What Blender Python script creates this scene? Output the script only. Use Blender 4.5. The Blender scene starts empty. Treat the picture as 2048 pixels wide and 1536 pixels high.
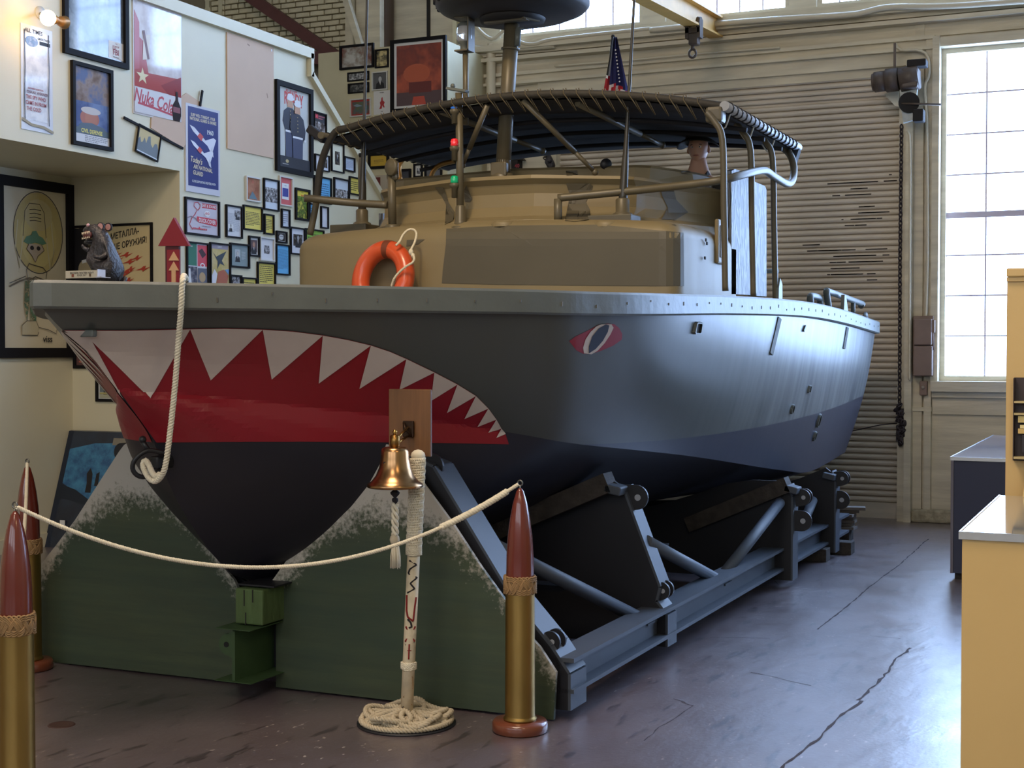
import bpy, bmesh, math, random
from mathutils import Vector, Matrix, noise
from mathutils.bvhtree import BVHTree
from math import sin, cos, pi, radians
random.seed(7)
SC = bpy.context.scene
COL = SC.collection

# ---------------------------------------------------------------- camera
FPX, YAW, PITCH, EYE = 2850.0, radians(24.4), math.atan(68/2850.0), 1.72
cd = bpy.data.cameras.new('camera'); cam = bpy.data.objects.new('camera', cd); COL.objects.link(cam)
cam.location = (0, 0, EYE); cam.rotation_euler = (pi/2-PITCH, 0, YAW)
cd.sensor_width = 36; cd.lens = 36*FPX/2048; cd.clip_end = 100; cd.clip_start = .05
SC.camera = cam
# ---------------------------------------------------------------- world, light, exposure
w = bpy.data.worlds.new('world'); SC.world = w; w.use_nodes = True
w.node_tree.nodes['Background'].inputs[0].default_value = (.62, .74, 1, 1)
w.node_tree.nodes['Background'].inputs[1].default_value = .6
SC.view_settings.view_transform = 'Standard'; SC.view_settings.look = 'None'
SC.view_settings.exposure = 0; SC.view_settings.gamma = 1
SC.view_settings.use_curve_mapping = False
PANE_BACK, PANE_REAR = 14.0, 3.2
def lamp(name, kind, loc, target, power, col, size=.3, spot=60, sizey=None):
    l = bpy.data.lights.new(name, kind); l.energy = power; l.color = col
    if kind == 'AREA':
        l.size = size
        if sizey: l.shape = 'RECTANGLE'; l.size_y = sizey
    else: l.shadow_soft_size = size
    if kind == 'SPOT': l.spot_size = radians(spot); l.spot_blend = .6
    o = bpy.data.objects.new(name, l); COL.objects.link(o); o.location = loc
    o.rotation_euler = (Vector(target)-Vector(loc)).to_track_quat('-Z', 'Y').to_euler()
    return o
lamp('ceiling_spotlight', 'SPOT', (-3.9, 5.2, 6.6), (-3.95, 9.0, 2.75), 300, (1, .74, .36), .08, 36)
lamp('shop_ceiling_lamp', 'AREA', (.6, 2.2, 4.2), (.2, 4.8, .6), 30, (1, .76, .42), .8)
lamp('hall_ceiling_lamp', 'AREA', (-3.2, 3.4, 7.6), (-3.3, 3.9, 0), 330, (1, .80, .62), 2.4)
lamp('hall_front_lamp', 'AREA', (-2.2, .2, 5.6), (-3.6, 5.6, .5), 70, (1, .84, .66), 1.6)

# ---------------------------------------------------------------- view helper: pixel -> point on a plane
_s, _c = sin(YAW), cos(YAW)
FWD = Vector((-_s*cos(PITCH), _c*cos(PITCH), -sin(PITCH))); RT = Vector((_c, _s, 0)); UP = RT.cross(FWD)
ORG = Vector((0, 0, EYE))
def ray(px, py): return FWD+(px-1024)/FPX*RT+(768-py)/FPX*UP
def on(ax, v, px, py):
    d = ray(px, py); return ORG+d*((v-ORG[ax])/d[ax])

# ---------------------------------------------------------------- materials
MATS = {}
def mat(name, col, rough=.6, metal=0, var=0, scale=8, bump=0, bscale=40, emit=0, trans=0, spec=.5, coat=0, stretch=None, alpha=1):
    if name in MATS: return MATS[name]
    m = bpy.data.materials.new(name); m.use_nodes = True; nt = m.node_tree; b = nt.nodes['Principled BSDF']
    c = (*col, 1)
    b.inputs['Base Color'].default_value = c; b.inputs['Roughness'].default_value = rough
    b.inputs['Metallic'].default_value = metal; b.inputs['Specular IOR Level'].default_value = spec
    if coat: b.inputs['Coat Weight'].default_value = coat; b.inputs['Coat Roughness'].default_value = .06
    if trans: b.inputs['Transmission Weight'].default_value = trans
    if emit: b.inputs['Emission Color'].default_value = c; b.inputs['Emission Strength'].default_value = emit
    if var or bump:
        tc = nt.nodes.new('ShaderNodeTexCoord'); mp = nt.nodes.new('ShaderNodeMapping')
        nt.links.new(tc.outputs['Object'], mp.inputs[0])
        if stretch: mp.inputs['Scale'].default_value = stretch
    if var:
        n = nt.nodes.new('ShaderNodeTexNoise'); n.inputs['Scale'].default_value = scale; n.inputs['Detail'].default_value = 6
        nt.links.new(mp.outputs[0], n.inputs[0])
        r = nt.nodes.new('ShaderNodeValToRGB'); r.color_ramp.elements[0].position = .3; r.color_ramp.elements[1].position = .72
        r.color_ramp.elements[0].color = (*[max(0, x*(1-var)) for x in col], 1)
        r.color_ramp.elements[1].color = (*[min(1, x*(1+var)) for x in col], 1)
        nt.links.new(n.outputs[0], r.inputs[0]); nt.links.new(r.outputs[0], b.inputs['Base Color'])
    if bump:
        n2 = nt.nodes.new('ShaderNodeTexNoise'); n2.inputs['Scale'].default_value = bscale; n2.inputs['Detail'].default_value = 5
        nt.links.new(mp.outputs[0], n2.inputs[0])
        bp = nt.nodes.new('ShaderNodeBump'); bp.inputs['Strength'].default_value = bump; bp.inputs['Distance'].default_value = .02
        nt.links.new(n2.outputs[0], bp.inputs['Height']); nt.links.new(bp.outputs[0], b.inputs['Normal'])
    MATS[name] = m; return m
def S(r, g, b):   # display 0-255 -> linear
    f = lambda v: (v/255/12.92 if v/255 <= .04045 else ((v/255+.055)/1.055)**2.4)
    return (f(r), f(g), f(b))
_cc = {}
def flat(r, g, b, rough=.55):
    k = (r, g, b, rough)
    if k not in _cc: _cc[k] = mat('ink_%d_%d_%d_%d' % (r, g, b, int(rough*100)), S(r, g, b), rough)
    return _cc[k]

# ---------------------------------------------------------------- mesh builder
class MB:
    def __init__(s): s.v = []; s.f = []; s.m = []; s.sm = []; s.mats = []
    def mi(s, m):
        if m is None: return 0
        if m not in s.mats: s.mats.append(m)
        return s.mats.index(m)
    def add(s, vs, fs, m=None, smooth=False):
        o = len(s.v); s.v += [tuple(v) for v in vs]; k = s.mi(m)
        for f in fs: s.f.append([i+o for i in f]); s.m.append(k); s.sm.append(smooth)
        return s
    def box(s, c, d, m=None, rot=None, bev=0):
        x, y, z = d[0]/2, d[1]/2, d[2]/2
        if bev:
            bm = bmesh.new(); bmesh.ops.create_cube(bm, size=1)
            for v in bm.verts: v.co = Vector((v.co.x*d[0], v.co.y*d[1], v.co.z*d[2]))
            bmesh.ops.bevel(bm, geom=bm.edges[:], offset=bev, segments=2, affect='EDGES', profile=.5)
            vs = [v.co.copy() for v in bm.verts]; fs = [[v.index for v in f.verts] for f in bm.faces]; bm.free()
        else:
            vs = [Vector((i, j, k)) for i in (-x, x) for j in (-y, y) for k in (-z, z)]
            fs = [(0, 1, 3, 2), (4, 6, 7, 5), (0, 4, 5, 1), (2, 3, 7, 6), (0, 2, 6, 4), (1, 5, 7, 3)]
        if rot is not None: vs = [rot @ v for v in vs]
        return s.add([v+Vector(c) for v in vs], fs, m)
    def b2(s, a, b, m=None, bev=0):   # box from two corners
        a = Vector(a); b = Vector(b); d = b-a
        return s.box((a+b)/2, (abs(d.x), abs(d.y), abs(d.z)), m, None, bev)
    def bar(s, a, b, w, h, m=None):
        a = Vector(a); b = Vector(b); d = b-a; q = d.to_track_quat('Y', 'Z').to_matrix()
        return s.box((a+b)/2, (w, d.length, h), m, q)
    def tube(s, pts, r, seg=10, m=None, closed=False, cap=True):
        pts = [Vector(p) for p in pts]; n = len(pts); vs = []; nrm = None
        for i, p in enumerate(pts):
            if closed: t = pts[(i+1) % n]-pts[i-1]
            else: t = pts[min(i+1, n-1)]-pts[max(i-1, 0)]
            t = t.normalized() if t.length > 1e-9 else Vector((0, 0, 1))
            if nrm is None: nrm = t.orthogonal().normalized()
            nrm = (nrm-t*nrm.dot(t)); nrm = nrm.normalized() if nrm.length > 1e-6 else t.orthogonal().normalized()
            bn = t.cross(nrm); rr = r[i] if isinstance(r, (list, tuple)) else r
            for k in range(seg):
                a = 2*pi*k/seg; vs.append(p+(nrm*cos(a)+bn*sin(a))*rr)
        fs = []
        for i in range(n if closed else n-1):
            j = (i+1) % n
            for k in range(seg): k2 = (k+1) % seg; fs.append((i*seg+k, i*seg+k2, j*seg+k2, j*seg+k))
        s.add(vs, fs, m, True)
        if cap and not closed:
            o = len(s.v)-len(vs); k_ = s.mi(m)
            s.f.append([o+k for k in range(seg)][::-1]); s.m.append(k_); s.sm.append(False)
            s.f.append([o+(n-1)*seg+k for k in range(seg)]); s.m.append(k_); s.sm.append(False)
        return s
    def lathe(s, prof, seg=24, c=(0, 0, 0), axis=None, m=None, smooth=True):
        vs = []; q = Vector(axis).to_track_quat('Z', 'Y').to_matrix() if axis is not None else Matrix.Identity(3)
        for r, z in prof:
            for k in range(seg): a = 2*pi*k/seg; vs.append(q @ Vector((r*cos(a), r*sin(a), z))+Vector(c))
        fs = [(i*seg+k, i*seg+(k+1) % seg, (i+1)*seg+(k+1) % seg, (i+1)*seg+k) for i in range(len(prof)-1) for k in range(seg)]
        return s.add(vs, fs, m, smooth)
    def ext(s, poly, d, m=None):   # planar polygon (3D points) extruded by vector d
        d = Vector(d); n = len(poly); vs = [Vector(p) for p in poly]+[Vector(p)+d for p in poly]
        fs = [list(range(n))[::-1], [n+i for i in range(n)]]+[(i, (i+1) % n, n+(i+1) % n, n+i) for i in range(n)]
        return s.add(vs, fs, m)
    def ball(s, c, r, m=None, seg=12):
        r = r if isinstance(r, (tuple, list)) else (r, r, r); vs = []; rings = seg//2+1
        for i in range(rings):
            t = pi*i/(rings-1)
            for k in range(seg): a = 2*pi*k/seg; vs.append((c[0]+r[0]*sin(t)*cos(a), c[1]+r[1]*sin(t)*sin(a), c[2]+r[2]*cos(t)))
        fs = [(i*seg+k, (i+1)*seg+k, (i+1)*seg+(k+1) % seg, i*seg+(k+1) % seg) for i in range(rings-1) for k in range(seg)]
        return s.add(vs, fs, m, True)
    def rope(s, pts, r, pitch, m=None, strands=3, seg=6, step=None):
        pts = resample(pts, step or pitch/7); n = len(pts); nrm = None; acc = 0; tr = [[] for _ in range(strands)]
        for i, p in enumerate(pts):
            t = (pts[min(i+1, n-1)]-pts[max(i-1, 0)]).normalized()
            if nrm is None: nrm = t.orthogonal().normalized()
            nrm = (nrm-t*nrm.dot(t)).normalized(); bn = t.cross(nrm)
            if i: acc += (p-pts[i-1]).length
            for k in range(strands):
                a = 2*pi*(k/strands+acc/pitch); tr[k].append(p+(nrm*cos(a)+bn*sin(a))*r*.52)
        for q in tr: s.tube(q, r*.53, seg, m)
        return s
def resample(pts, step):
    pts = [Vector(p) for p in pts]; out = [pts[0]]; need = step
    for a, b in zip(pts, pts[1:]):
        L = (b-a).length; pos = 0
        while L-pos >= need: pos += need; out.append(a.lerp(b, pos/L)); need = step
        need -= L-pos
    if (out[-1]-pts[-1]).length > 1e-5: out.append(pts[-1])
    return out
def spline(P, n=8):   # catmull-rom through points
    P = [Vector(p) for p in P]; out = []
    for i in range(len(P)-1):
        a = P[i-1] if i else P[0]*2-P[1]; b, c = P[i], P[i+1]; d = P[i+2] if i+2 < len(P) else P[-1]*2-P[-2]
        for k in range(n):
            t = k/n; out.append(.5*((2*b)+(c-a)*t+(2*a-5*b+4*c-d)*t*t+(3*b-a-3*c+d)*t**3))
    out.append(P[-1]); return out

def obj(name, mb, m=None, parent=None, kind=None, label=None, fix=True):
    me = bpy.data.meshes.new(name); me.from_pydata(mb.v, [], mb.f)
    mats = mb.mats if mb.mats else ([m] if m else [])
    if mb.mats and m and m not in mb.mats: mats = mb.mats
    for x in mats: me.materials.append(x)
    me.polygons.foreach_set('material_index', mb.m); me.polygons.foreach_set('use_smooth', mb.sm)
    if fix:
        bm = bmesh.new(); bm.from_mesh(me); bmesh.ops.recalc_face_normals(bm, faces=bm.faces[:]); bm.to_mesh(me); bm.free()
    me.update()
    o = bpy.data.objects.new(name, me); COL.objects.link(o)
    if parent is not None:
        o.parent = parent; o.matrix_parent_inverse = Matrix.Translation(wloc(parent)).inverted()
    else:
        vs = me.vertices
        if len(vs):
            xs = [v.co.x for v in vs]; ys = [v.co.y for v in vs]; z0 = min(v.co.z for v in vs)
            c = Vector(((min(xs)+max(xs))/2, (min(ys)+max(ys))/2, z0)); me.transform(Matrix.Translation(-c)); o.location = c
    if kind: o['kind'] = kind
    if label: o['label'] = label
    return o
def wloc(o):
    return Vector(o.location) if o.parent is None else Vector((0, 0, 0))
def tag(o, label, cat, group=None):
    o['label'] = label; o['category'] = cat
    if group: o['group'] = group
    return o
def thing(name, loc, label, cat, group=None):
    o = bpy.data.objects.new(name, None); COL.objects.link(o); o.location = loc; o.empty_display_size = .1
    return tag(o, label, cat, group)
def struct(name, mb, m=None, parent=None): return obj(name, mb, m, parent, None if parent else 'structure')
def text_mesh(txt, size, bold=False, shear=0, width=1):
    c = bpy.data.curves.new('lettering', 'FONT'); c.body = txt; c.size = size; c.align_x = 'CENTER'; c.align_y = 'CENTER'
    c.shear = shear; c.resolution_u = 2
    if bold: c.offset = size*.018
    o = bpy.data.objects.new('lettering', c); COL.objects.link(o)
    dg = bpy.context.evaluated_depsgraph_get(); me = bpy.data.meshes.new_from_object(o.evaluated_get(dg))
    vs = [Vector((v.co.x*width, v.co.y, 0)) for v in me.vertices]; fs = [list(p.vertices) for p in me.polygons]
    bpy.data.objects.remove(o); bpy.data.curves.remove(c); bpy.data.meshes.remove(me)
    return vs, fs

# ================================================================ SETTING
m_cream = mat('cream_wall_paint', S(206, 198, 166), .55, var=.06, scale=3, bump=.05, bscale=30)
m_left = mat('cream_partition_paint', S(214, 206, 176), .5, var=.03, scale=2)
m_trim = mat('grey_trim_paint', S(208, 198, 174), .55, var=.16, scale=6, bump=.15, bscale=25, stretch=(.25, 1, 2))
m_slat = mat('roll_door_paint', S(208, 197, 180), .6, var=.2, scale=5, bump=.1, bscale=40, stretch=(.2, 1, 1.5))
m_dark = mat('dark_gap', S(30, 26, 26), .8)
m_pane = mat('frosted_window_glass_daylight', (.42, .62, 1), .4, emit=PANE_BACK)
m_pane2 = mat('rear_window_glass_daylight', (.86, .92, 1), .4, emit=PANE_REAR)
m_munt = mat('window_metal', S(200, 190, 205), .5)
YW = 14.7
def XW(px, py=500): return on(1, YW, px, py).x
def ZW(px, py): return on(1, YW, px, py).z

# floor: one slab material with paint wear, cracks, pits
def floor_mat():
    m = bpy.data.materials.new('painted_concrete'); m.use_nodes = True; nt = m.node_tree; N = nt.nodes; L = nt.links
    b = N['Principled BSDF']; tc = N.new('ShaderNodeTexCoord')
    def noise_(sc, det=6, st=None):
        n = N.new('ShaderNodeTexNoise'); n.inputs['Scale'].default_value = sc; n.inputs['Detail'].default_value = det
        mp = N.new('ShaderNodeMapping'); L.new(tc.outputs['Object'], mp.inputs[0]); L.new(mp.outputs[0], n.inputs[0])
        if st: mp.inputs['Scale'].default_value = st
        return n
    def ramp(src, a, ca_, b_, cb_):
        r = N.new('ShaderNodeValToRGB'); e = r.color_ramp.elements; e[0].position = a; e[0].color = (*ca_, 1); e[1].position = b_; e[1].color = (*cb_, 1)
        L.new(src.outputs[0], r.inputs[0]); return r
    base = ramp(noise_(.9), .3, S(86, 74, 78), .7, S(106, 94, 98))
    fleck = ramp(noise_(26, 8, (1.6, .8, 1)), .655, (0, 0, 0), .70, (1, 1, 1))
    big = ramp(noise_(1.3, 3), .42, (0, 0, 0), .6, (1, 1, 1))
    mul = N.new('ShaderNodeMix'); mul.data_type = 'RGBA'; mul.blend_type = 'MULTIPLY'; mul.inputs[0].default_value = 1
    L.new(fleck.outputs[0], mul.inputs[6]); L.new(big.outputs[0], mul.inputs[7])
    mx = N.new('ShaderNodeMix'); mx.data_type = 'RGBA'; L.new(mul.outputs[2], mx.inputs[0]); L.new(base.outputs[0], mx.inputs[6]); mx.inputs[7].default_value = (*S(165, 152, 148), 1)
    scr = ramp(noise_(7, 10, (2.2, .5, 1)), .34, (.45, .42, .44), .40, (1, 1, 1)); m3 = N.new('ShaderNodeMix'); m3.data_type = 'RGBA'; m3.blend_type = 'MULTIPLY'; m3.inputs[0].default_value = 1
    L.new(mx.outputs[2], m3.inputs[6]); L.new(scr.outputs[0], m3.inputs[7]); L.new(m3.outputs[2], b.inputs['Base Color'])
    rr = ramp(noise_(3.5, 7), .3, (.30,)*3, .75, (.5,)*3); L.new(rr.outputs[0], b.inputs['Roughness'])
    b.inputs['Specular IOR Level'].default_value = .8; b.inputs['Coat Weight'].default_value = 1; b.inputs['Coat Roughness'].default_value = .33
    h1 = noise_(9, 8, (1, .45, 1)); h2 = noise_(45, 5)
    ad = N.new('ShaderNodeMath'); ad.operation = 'MULTIPLY_ADD'; L.new(h2.outputs[0], ad.inputs[0]); ad.inputs[1].default_value = .22; L.new(h1.outputs[0], ad.inputs[2])
    bp = N.new('ShaderNodeBump'); bp.inputs['Strength'].default_value = .35; bp.inputs['Distance'].default_value = .02
    L.new(ad.outputs[0], bp.inputs['Height']); L.new(bp.outputs[0], b.inputs['Normal'])
    return m
mb = MB(); mb.b2((-14, -9, -.2), (9, 15.2, 0)); struct('floor', mb, floor_mat())
# cracks and joints in the slab, thin sunken-looking mortar lines
m_crack = mat('crack_grit', S(58, 52, 58), .9)
def crack(a, b, wid, jit, seed):
    rnd = random.Random(seed); a = on(2, 0, *a); b = on(2, 0, *b); n = max(6, int((b-a).length/.06)); side = (b-a).normalized().cross(Vector((0, 0, 1)))
    mb = MB(); vs = []; off = 0
    for i in range(n+1):
        off += rnd.uniform(-1, 1)*jit; off *= .93; ww = wid*rnd.uniform(.25, 1); p = a.lerp(b, i/n)+side*off
        vs += [p-side*ww/2+Vector((0, 0, .0012)), p+side*ww/2+Vector((0, 0, .0012))]
    mb.add(vs, [(2*i, 2*i+1, 2*i+3, 2*i+2) for i in range(n)]); return mb
FL = bpy.data.objects['floor']
for i, (a, b, wd, jt) in enumerate([((1634, 1259), (1858, 1078), .014, .004), ((1719, 1401), (1822, 1296), .022, .012), ((1560, 1536), (1719, 1401), .02, .01), ((1290, 1482), (1380, 1412), .008, .01),
        ((1345, 1398), (1385, 1412), .02, .01), ((1520, 1140), (1560, 1170), .006, .01), ((1420, 1275), (1540, 1277), .006, .004), ((1740, 1272), (1800, 1278), .008, .006), ((1500, 1345), (1620, 1372), .007, .01)]):
    o = struct('crack', crack(a, b, wd, jt, i), m_crack, FL)
mb = MB(); c = on(2, 0, 123, 1450); mb.lathe([(.0, .002), (.05, .002), (.058, .004), (.062, .0)], 20, c); o = struct('floor_drain', mb, mat('rusty_cover', S(70, 46, 40), .6), FL)

# back wall with openings
DX0, DX1 = XW(1112), XW(1800); DZ = ZW(1612, 165)
W1 = (XW(1880, 400), .75, ZW(1880, 762), ZW(1880, 97))
UZ0 = ZW(1120, 67); UZ1 = 7.6
UW = [(XW(1000, 30), XW(1285, 30)), (XW(1331, 20), XW(1578, 20)), (XW(1633, 5), XW(1822, 5)), (XW(1890, 5), XW(1890, 5)+1.75), (XW(1890, 5)+2.0, XW(1890, 5)+3.7), (XW(1890, 5)+4, XW(1890, 5)+5.7), (XW(1890, 5)+6, XW(1890, 5)+7.7)]
mb = MB()
def wallbox(x0, x1, z0, z1, y0=YW, y1=YW+.25): mb.b2((x0, y0, z0), (x1, y1, z1))
wallbox(-14, DX0, 0, UZ0); wallbox(DX0, DX1, DZ, UZ0); wallbox(DX1, W1[0], 0, UZ0)
wallbox(W1[0], W1[1], 0, W1[2]); wallbox(W1[0], W1[1], W1[3], UZ0)
wallbox(W1[1], 1.6, 0, UZ0); wallbox(1.6, 3.8, 0, 1.4); wallbox(1.6, 3.8, W1[3], UZ0); wallbox(3.8, 4.6, 0, UZ0); wallbox(4.6, 6.8, 0, 1.4); wallbox(4.6, 6.8, W1[3], UZ0); wallbox(6.8, 9, 0, UZ0)
xs = -14
for a, b in UW: wallbox(xs, a, UZ0, UZ1); xs = b
wallbox(xs, 9, UZ0, UZ1); wallbox(-14, 9, UZ1, 8.6)
struct('wall_back', mb, m_trim)
def window(idx, x0, x1, z0, z1, nx, nz, y=YW+.1, panemat=None, thick=None, flip=1, xoff=None):
    root = bpy.data.objects.new('window_%d' % idx, None); COL.objects.link(root); root.location = ((x0+x1)/2, y, z0); root['kind'] = 'structure'
    f = MB(); t = .05
    f.b2((x0, y-.06, z0), (x0+t, y+.06, z1)); f.b2((x1-t, y-.06, z0), (x1, y+.06, z1)); f.b2((x0+t, y-.06, z0), (x1-t, y+.06, z0+t)); f.b2((x0+t, y-.06, z1-t), (x1-t, y+.06, z1))
    obj('window_frame', f, m_trim, root)
    a, b, c_, d = x0+t, x1-t, z0+t, z1-t; pw, ph = (b-a)/nx, (d-c_)/nz
    pm = MB(); pm.b2((0, 0, 0), (pw-.012, .006, ph-.012), panemat or m_pane); me = None
    for i in range(nx):
        for j in range(nz):
            p = Vector((a+i*pw+.006, y, c_+j*ph+.006))
            if me is None: o = obj('window_pane', pm, None, root); me = o
            else: o = me.copy(); COL.objects.link(o)
            o.location = p
    for i in range(1, nx): g = MB(); g.b2((a+i*pw-.0074, y-.018*flip, c_), (a+i*pw+.0074, y+.004, d)); obj('muntin', g, m_munt, root)
    for j in range(1, nz):
        h = .03 if thick == j else .0074; g = MB(); g.b2((a, y-.022*flip, c_+j*ph-h), (b, y+.004, c_+j*ph+h)); obj('muntin', g, m_munt, root)
window(1, *W1, 7, 8, thick=4)
for i, (a, b) in enumerate(UW): window(2+i, a, b, UZ0, UZ1, 5, 5)
window(9, 1.6, 3.8, 1.4, W1[3], 6, 8); window(10, 4.6, 6.8, 1.4, W1[3], 6, 8)
# rest of the hall shell
mb = MB(); mb.b2((-14, -9, 8.6), (9, 15.2, 8.8)); struct('ceiling', mb, mat('ceiling_paint', S(150, 145, 130), .8))
mb = MB(); mb.b2((9, -9, 0), (9.2, 15.2, 8.6)); struct('wall_right', mb, m_cream)
mb = MB(); mb.b2((-14.2, -9, 0), (-14, 15.2, 8.6)); struct('wall_left_hall', mb, m_cream)
mb = MB()
for a, b, c_, d in [(-14, 9, 0, 3.4), (-14, 9, 7.2, 8.6), (-14, -11, 3.4, 7.2), (-6, -5, 3.4, 7.2), (0, 1, 3.4, 7.2), (6, 9, 3.4, 7.2)]: mb.b2((a, -9.2, c_), (b, -9, d))
struct('wall_front', mb, m_cream)
for i, (a, b) in enumerate([(-11, -6), (-5, 0), (1, 6)]): window(11+i, a, b, 3.4, 7.2, 5, 4, y=-9.1, panemat=m_pane2, flip=-1)

# horizontal boards over the roll door: (name, px at x=1350: top, bottom, projection)
TX0, TX1 = XW(930), 1.6
def zrow(py): return on(1, YW-.05, 1350, py).z
ti = 0
for top, bot, pr in [(47, 62, .16), (62, 74, .22), (74, 82, .12), (86, 94, .17), (94, 117, .03), (117, 124, .10), (124, 137, .05), (137, 143, .11), (143, 168, .05)]:
    ti += 1; mb = MB(); x1 = TX1 if bot < 118 else XW(1872, 100)
    mb.b2((TX0 if bot < 165 else DX0-.2, YW-pr, zrow(bot)), (x1, YW, zrow(top)), None)
    struct('trim_%d' % ti, mb, m_trim)
# ledge crumbs: chipped paint along the header ledge
# jambs right of door and between door and window
for a, b, z0, z1, pr, mm in [(1800, 1815, 0, DZ, .10, m_trim), (1815, 1829, 0, DZ+.1, .16, m_trim), (1829, 1847, 0, DZ+.5, .043, m_trim), (1852, 1866, 0, W1[3]+.1, .08, m_trim), (1866, 1880, W1[2]-.1, W1[3]+.1, .13, m_trim)]:
    ti += 1; mb = MB(); mb.b2((XW(a), YW-pr, z0), (XW(b), YW, z1)); struct('trim_%d' % ti, mb, mm)
for (a, b, z0, z1, pr) in [(1868, 2200, W1[2]-.1, W1[2], .18), (1868, 2200, W1[2]-.16, W1[2]-.1, .1), (1868, 2200, W1[2]-.33, W1[2]-.16, .04), (1868, 2200, W1[3], W1[3]+.09, .1), (1829, 1867, W1[2]-.3, W1[2]-.26, .07)]:
    ti += 1; mb = MB(); mb.b2((XW(a), YW-pr, z0), (XW(b), YW, z1)); struct('trim_%d' % ti, mb, m_trim)
ti += 1; mb = MB(); mb.b2((XW(1829), YW-.12, 0), (3, YW, .13), None, .02); struct('trim_%d' % ti, mb, mat('crumbling_base', S(176, 166, 140), .9, var=.3, scale=14, bump=.8, bscale=22))

# roll-up door
root = bpy.data.objects.new('door_1', None); COL.objects.link(root); root.location = ((DX0+DX1)/2, YW+.06, 0); root['kind'] = 'structure'
slat = MB(); P_ = .0625; W_ = DX1-DX0
prof = [(.03, 0), (.0, .002), (-.018, .010), (-.028, .024), (-.028, .036), (-.018, .048), (.0, .0555), (.03, .0575), (.03, .0625)]
vs = []; fs = []
for x in (DX0, DX1): vs += [(x, y, z) for y, z in prof]
n = len(prof); fs = [(i, i+1, n+i+1, n+i) for i in range(n-1)]; slat.add(vs, fs, None)
zz = .16; first = None; zc_top = ZW(1612, 205)
mbb = MB(); mbb.b2((DX0, YW+.10, 0), (DX1, YW+.15, .16)); obj('bottom_bar', mbb, m_slat, root)
while zz < zc_top:
    if first is None: first = obj('slat', slat, m_slat, root); o = first
    else: o = first.copy(); COL.objects.link(o)
    o.location = Vector((0, YW+.14, zz))
    zz += P_
# coiled part of the curtain under the header
R_ = .27; cz = zc_top+.255
for k in range(12):
    th = radians(-80)+k*.0625/R_; o = first.copy(); COL.objects.link(o)
    o.rotation_euler = (-th, 0, 0); o.location = Vector((0, YW+.30-R_*cos(th), cz+R_*sin(th)))
mb = MB(); mb.tube([(DX0, YW+.30, cz), (DX1, YW+.30, cz)], R_-.035, 16); obj('drum', mb, m_dark, root)
mb = MB(); mb.b2((DX0-.05, YW+.18, 0), (DX1+.05, YW+.2, DZ-.25)); mb.b2((DX0, YW+.45, 0), (DX1, YW+.5, 5)); obj('backing', mb, m_dark, root)
# worn dark scrapes on the slats
m_scr = mat('scraped_metal', S(52, 42, 38), .7); mb = MB(); rnd = random.Random(3)
for cx, cy, sx, n_ in [(1700, 372, 50, 16), (1740, 366, 40, 10), (1700, 390, 45, 8), (1650, 500, 60, 14), (1700, 512, 60, 22), (1730, 520, 50, 14), (1690, 535, 40, 12), (1700, 555, 60, 18), (1740, 425, 35, 10), (1735, 436, 35, 12), (1710, 450, 45, 8)]:
    for _ in range(n_):
        x = XW(cx+rnd.gauss(0, sx*.5), cy)
        if x > DX1-.03: continue
        z = ZW(cx, cy+rnd.gauss(0, 3)); z = .16+round((z-.16)/P_)*P_+.029; l = rnd.uniform(.02, .12)
        mb.b2((x-l/2, YW+.109, z-.007), (x+l/2, YW+.114, z+.004))
obj('scuff_marks', mb, m_scr, root)['kind'] = 'stuff'

# pipes and conduits on the back wall
m_pipe = mat('painted_conduit', S(210, 200, 176), .45)
def pipe(name, pts, r, label, cat='pipe', m=None, y=YW-.1, parent=None, seg=8):
    P = [on(1, (p[2] if len(p) > 2 else y), p[0], p[1]) for p in pts]
    mb = MB(); mb.tube(resample(spline(P, 6), .05), r, seg); o = obj(name, mb, m or m_pipe, parent)
    return tag(o, label, cat) if parent is None else o
pipe('vertical_pipe', [(983, 350), (982, 130), (984, 88)], .055, 'thick cream vertical pipe on the back wall behind the mast', y=YW-.12)
pipe('wall_pipe', [(940, 95), (985, 100), (1040, 96), (1110, 90)], .04, 'cream pipe running from the thick vertical pipe to the header beam', y=YW-.16)
pipe('conduit', [(945, 40), (960, 62), (985, 78), (1010, 60), (1035, 48), (1060, 45)], .022, 'thin cream conduit looping under the radar dome', 'conduit', y=YW-.2)
pipe('conduit', [(1020, 62), (1040, 84), (1070, 88), (1110, 78), (1300, 57)], .02, 'thin cream conduit bending right below the dome', 'conduit', y=YW-.22)
pipe('conduit', [(945, 100), (950, 150), (965, 168), (1000, 172), (1110, 160)], .012, 'thin grey cable curving along the wall under the long pipe', 'conduit', y=YW-.06)
pipe('conduit', [(1110, 132), (1250, 121), (1400, 107), (1560, 95)], .012, 'thin straight conduit pinned along the header board', 'conduit', y=YW-.14)
pipe('conduit', [(1300, 60), (1500, 42), (1690, 30), (1730, 24), (1780, 14), (1900, 12), (2048, 2)], .03, 'long painted conduit running under the upper windows', 'conduit', y=YW-.26)
pipe('conduit', [(1790, 86), (1800, 100), (1835, 100), (1855, 112), (1858, 150), (1850, 175), (1854, 260), (1855, 500), (1852, 632)], .014, 'bent conduit dropping beside the large window to the switch box', 'conduit', y=YW-.14)
pipe('conduit', [(1815, 262), (1820, 290), (1820, 480), (1819, 760)], .012, 'bright straight conduit down the door jamb', 'conduit', y=YW-.19)
mb = MB(); P = on(1, YW-.08, 1090, 150)
mb = MB(); mb.b2(on(1, YW-.07, 1088, 146), on(1, YW-.05, 1240, 124)); tag(obj('wall_board', mb, m_trim), 'flat painted board screwed to the wall at the left end of the header', 'board')

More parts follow.
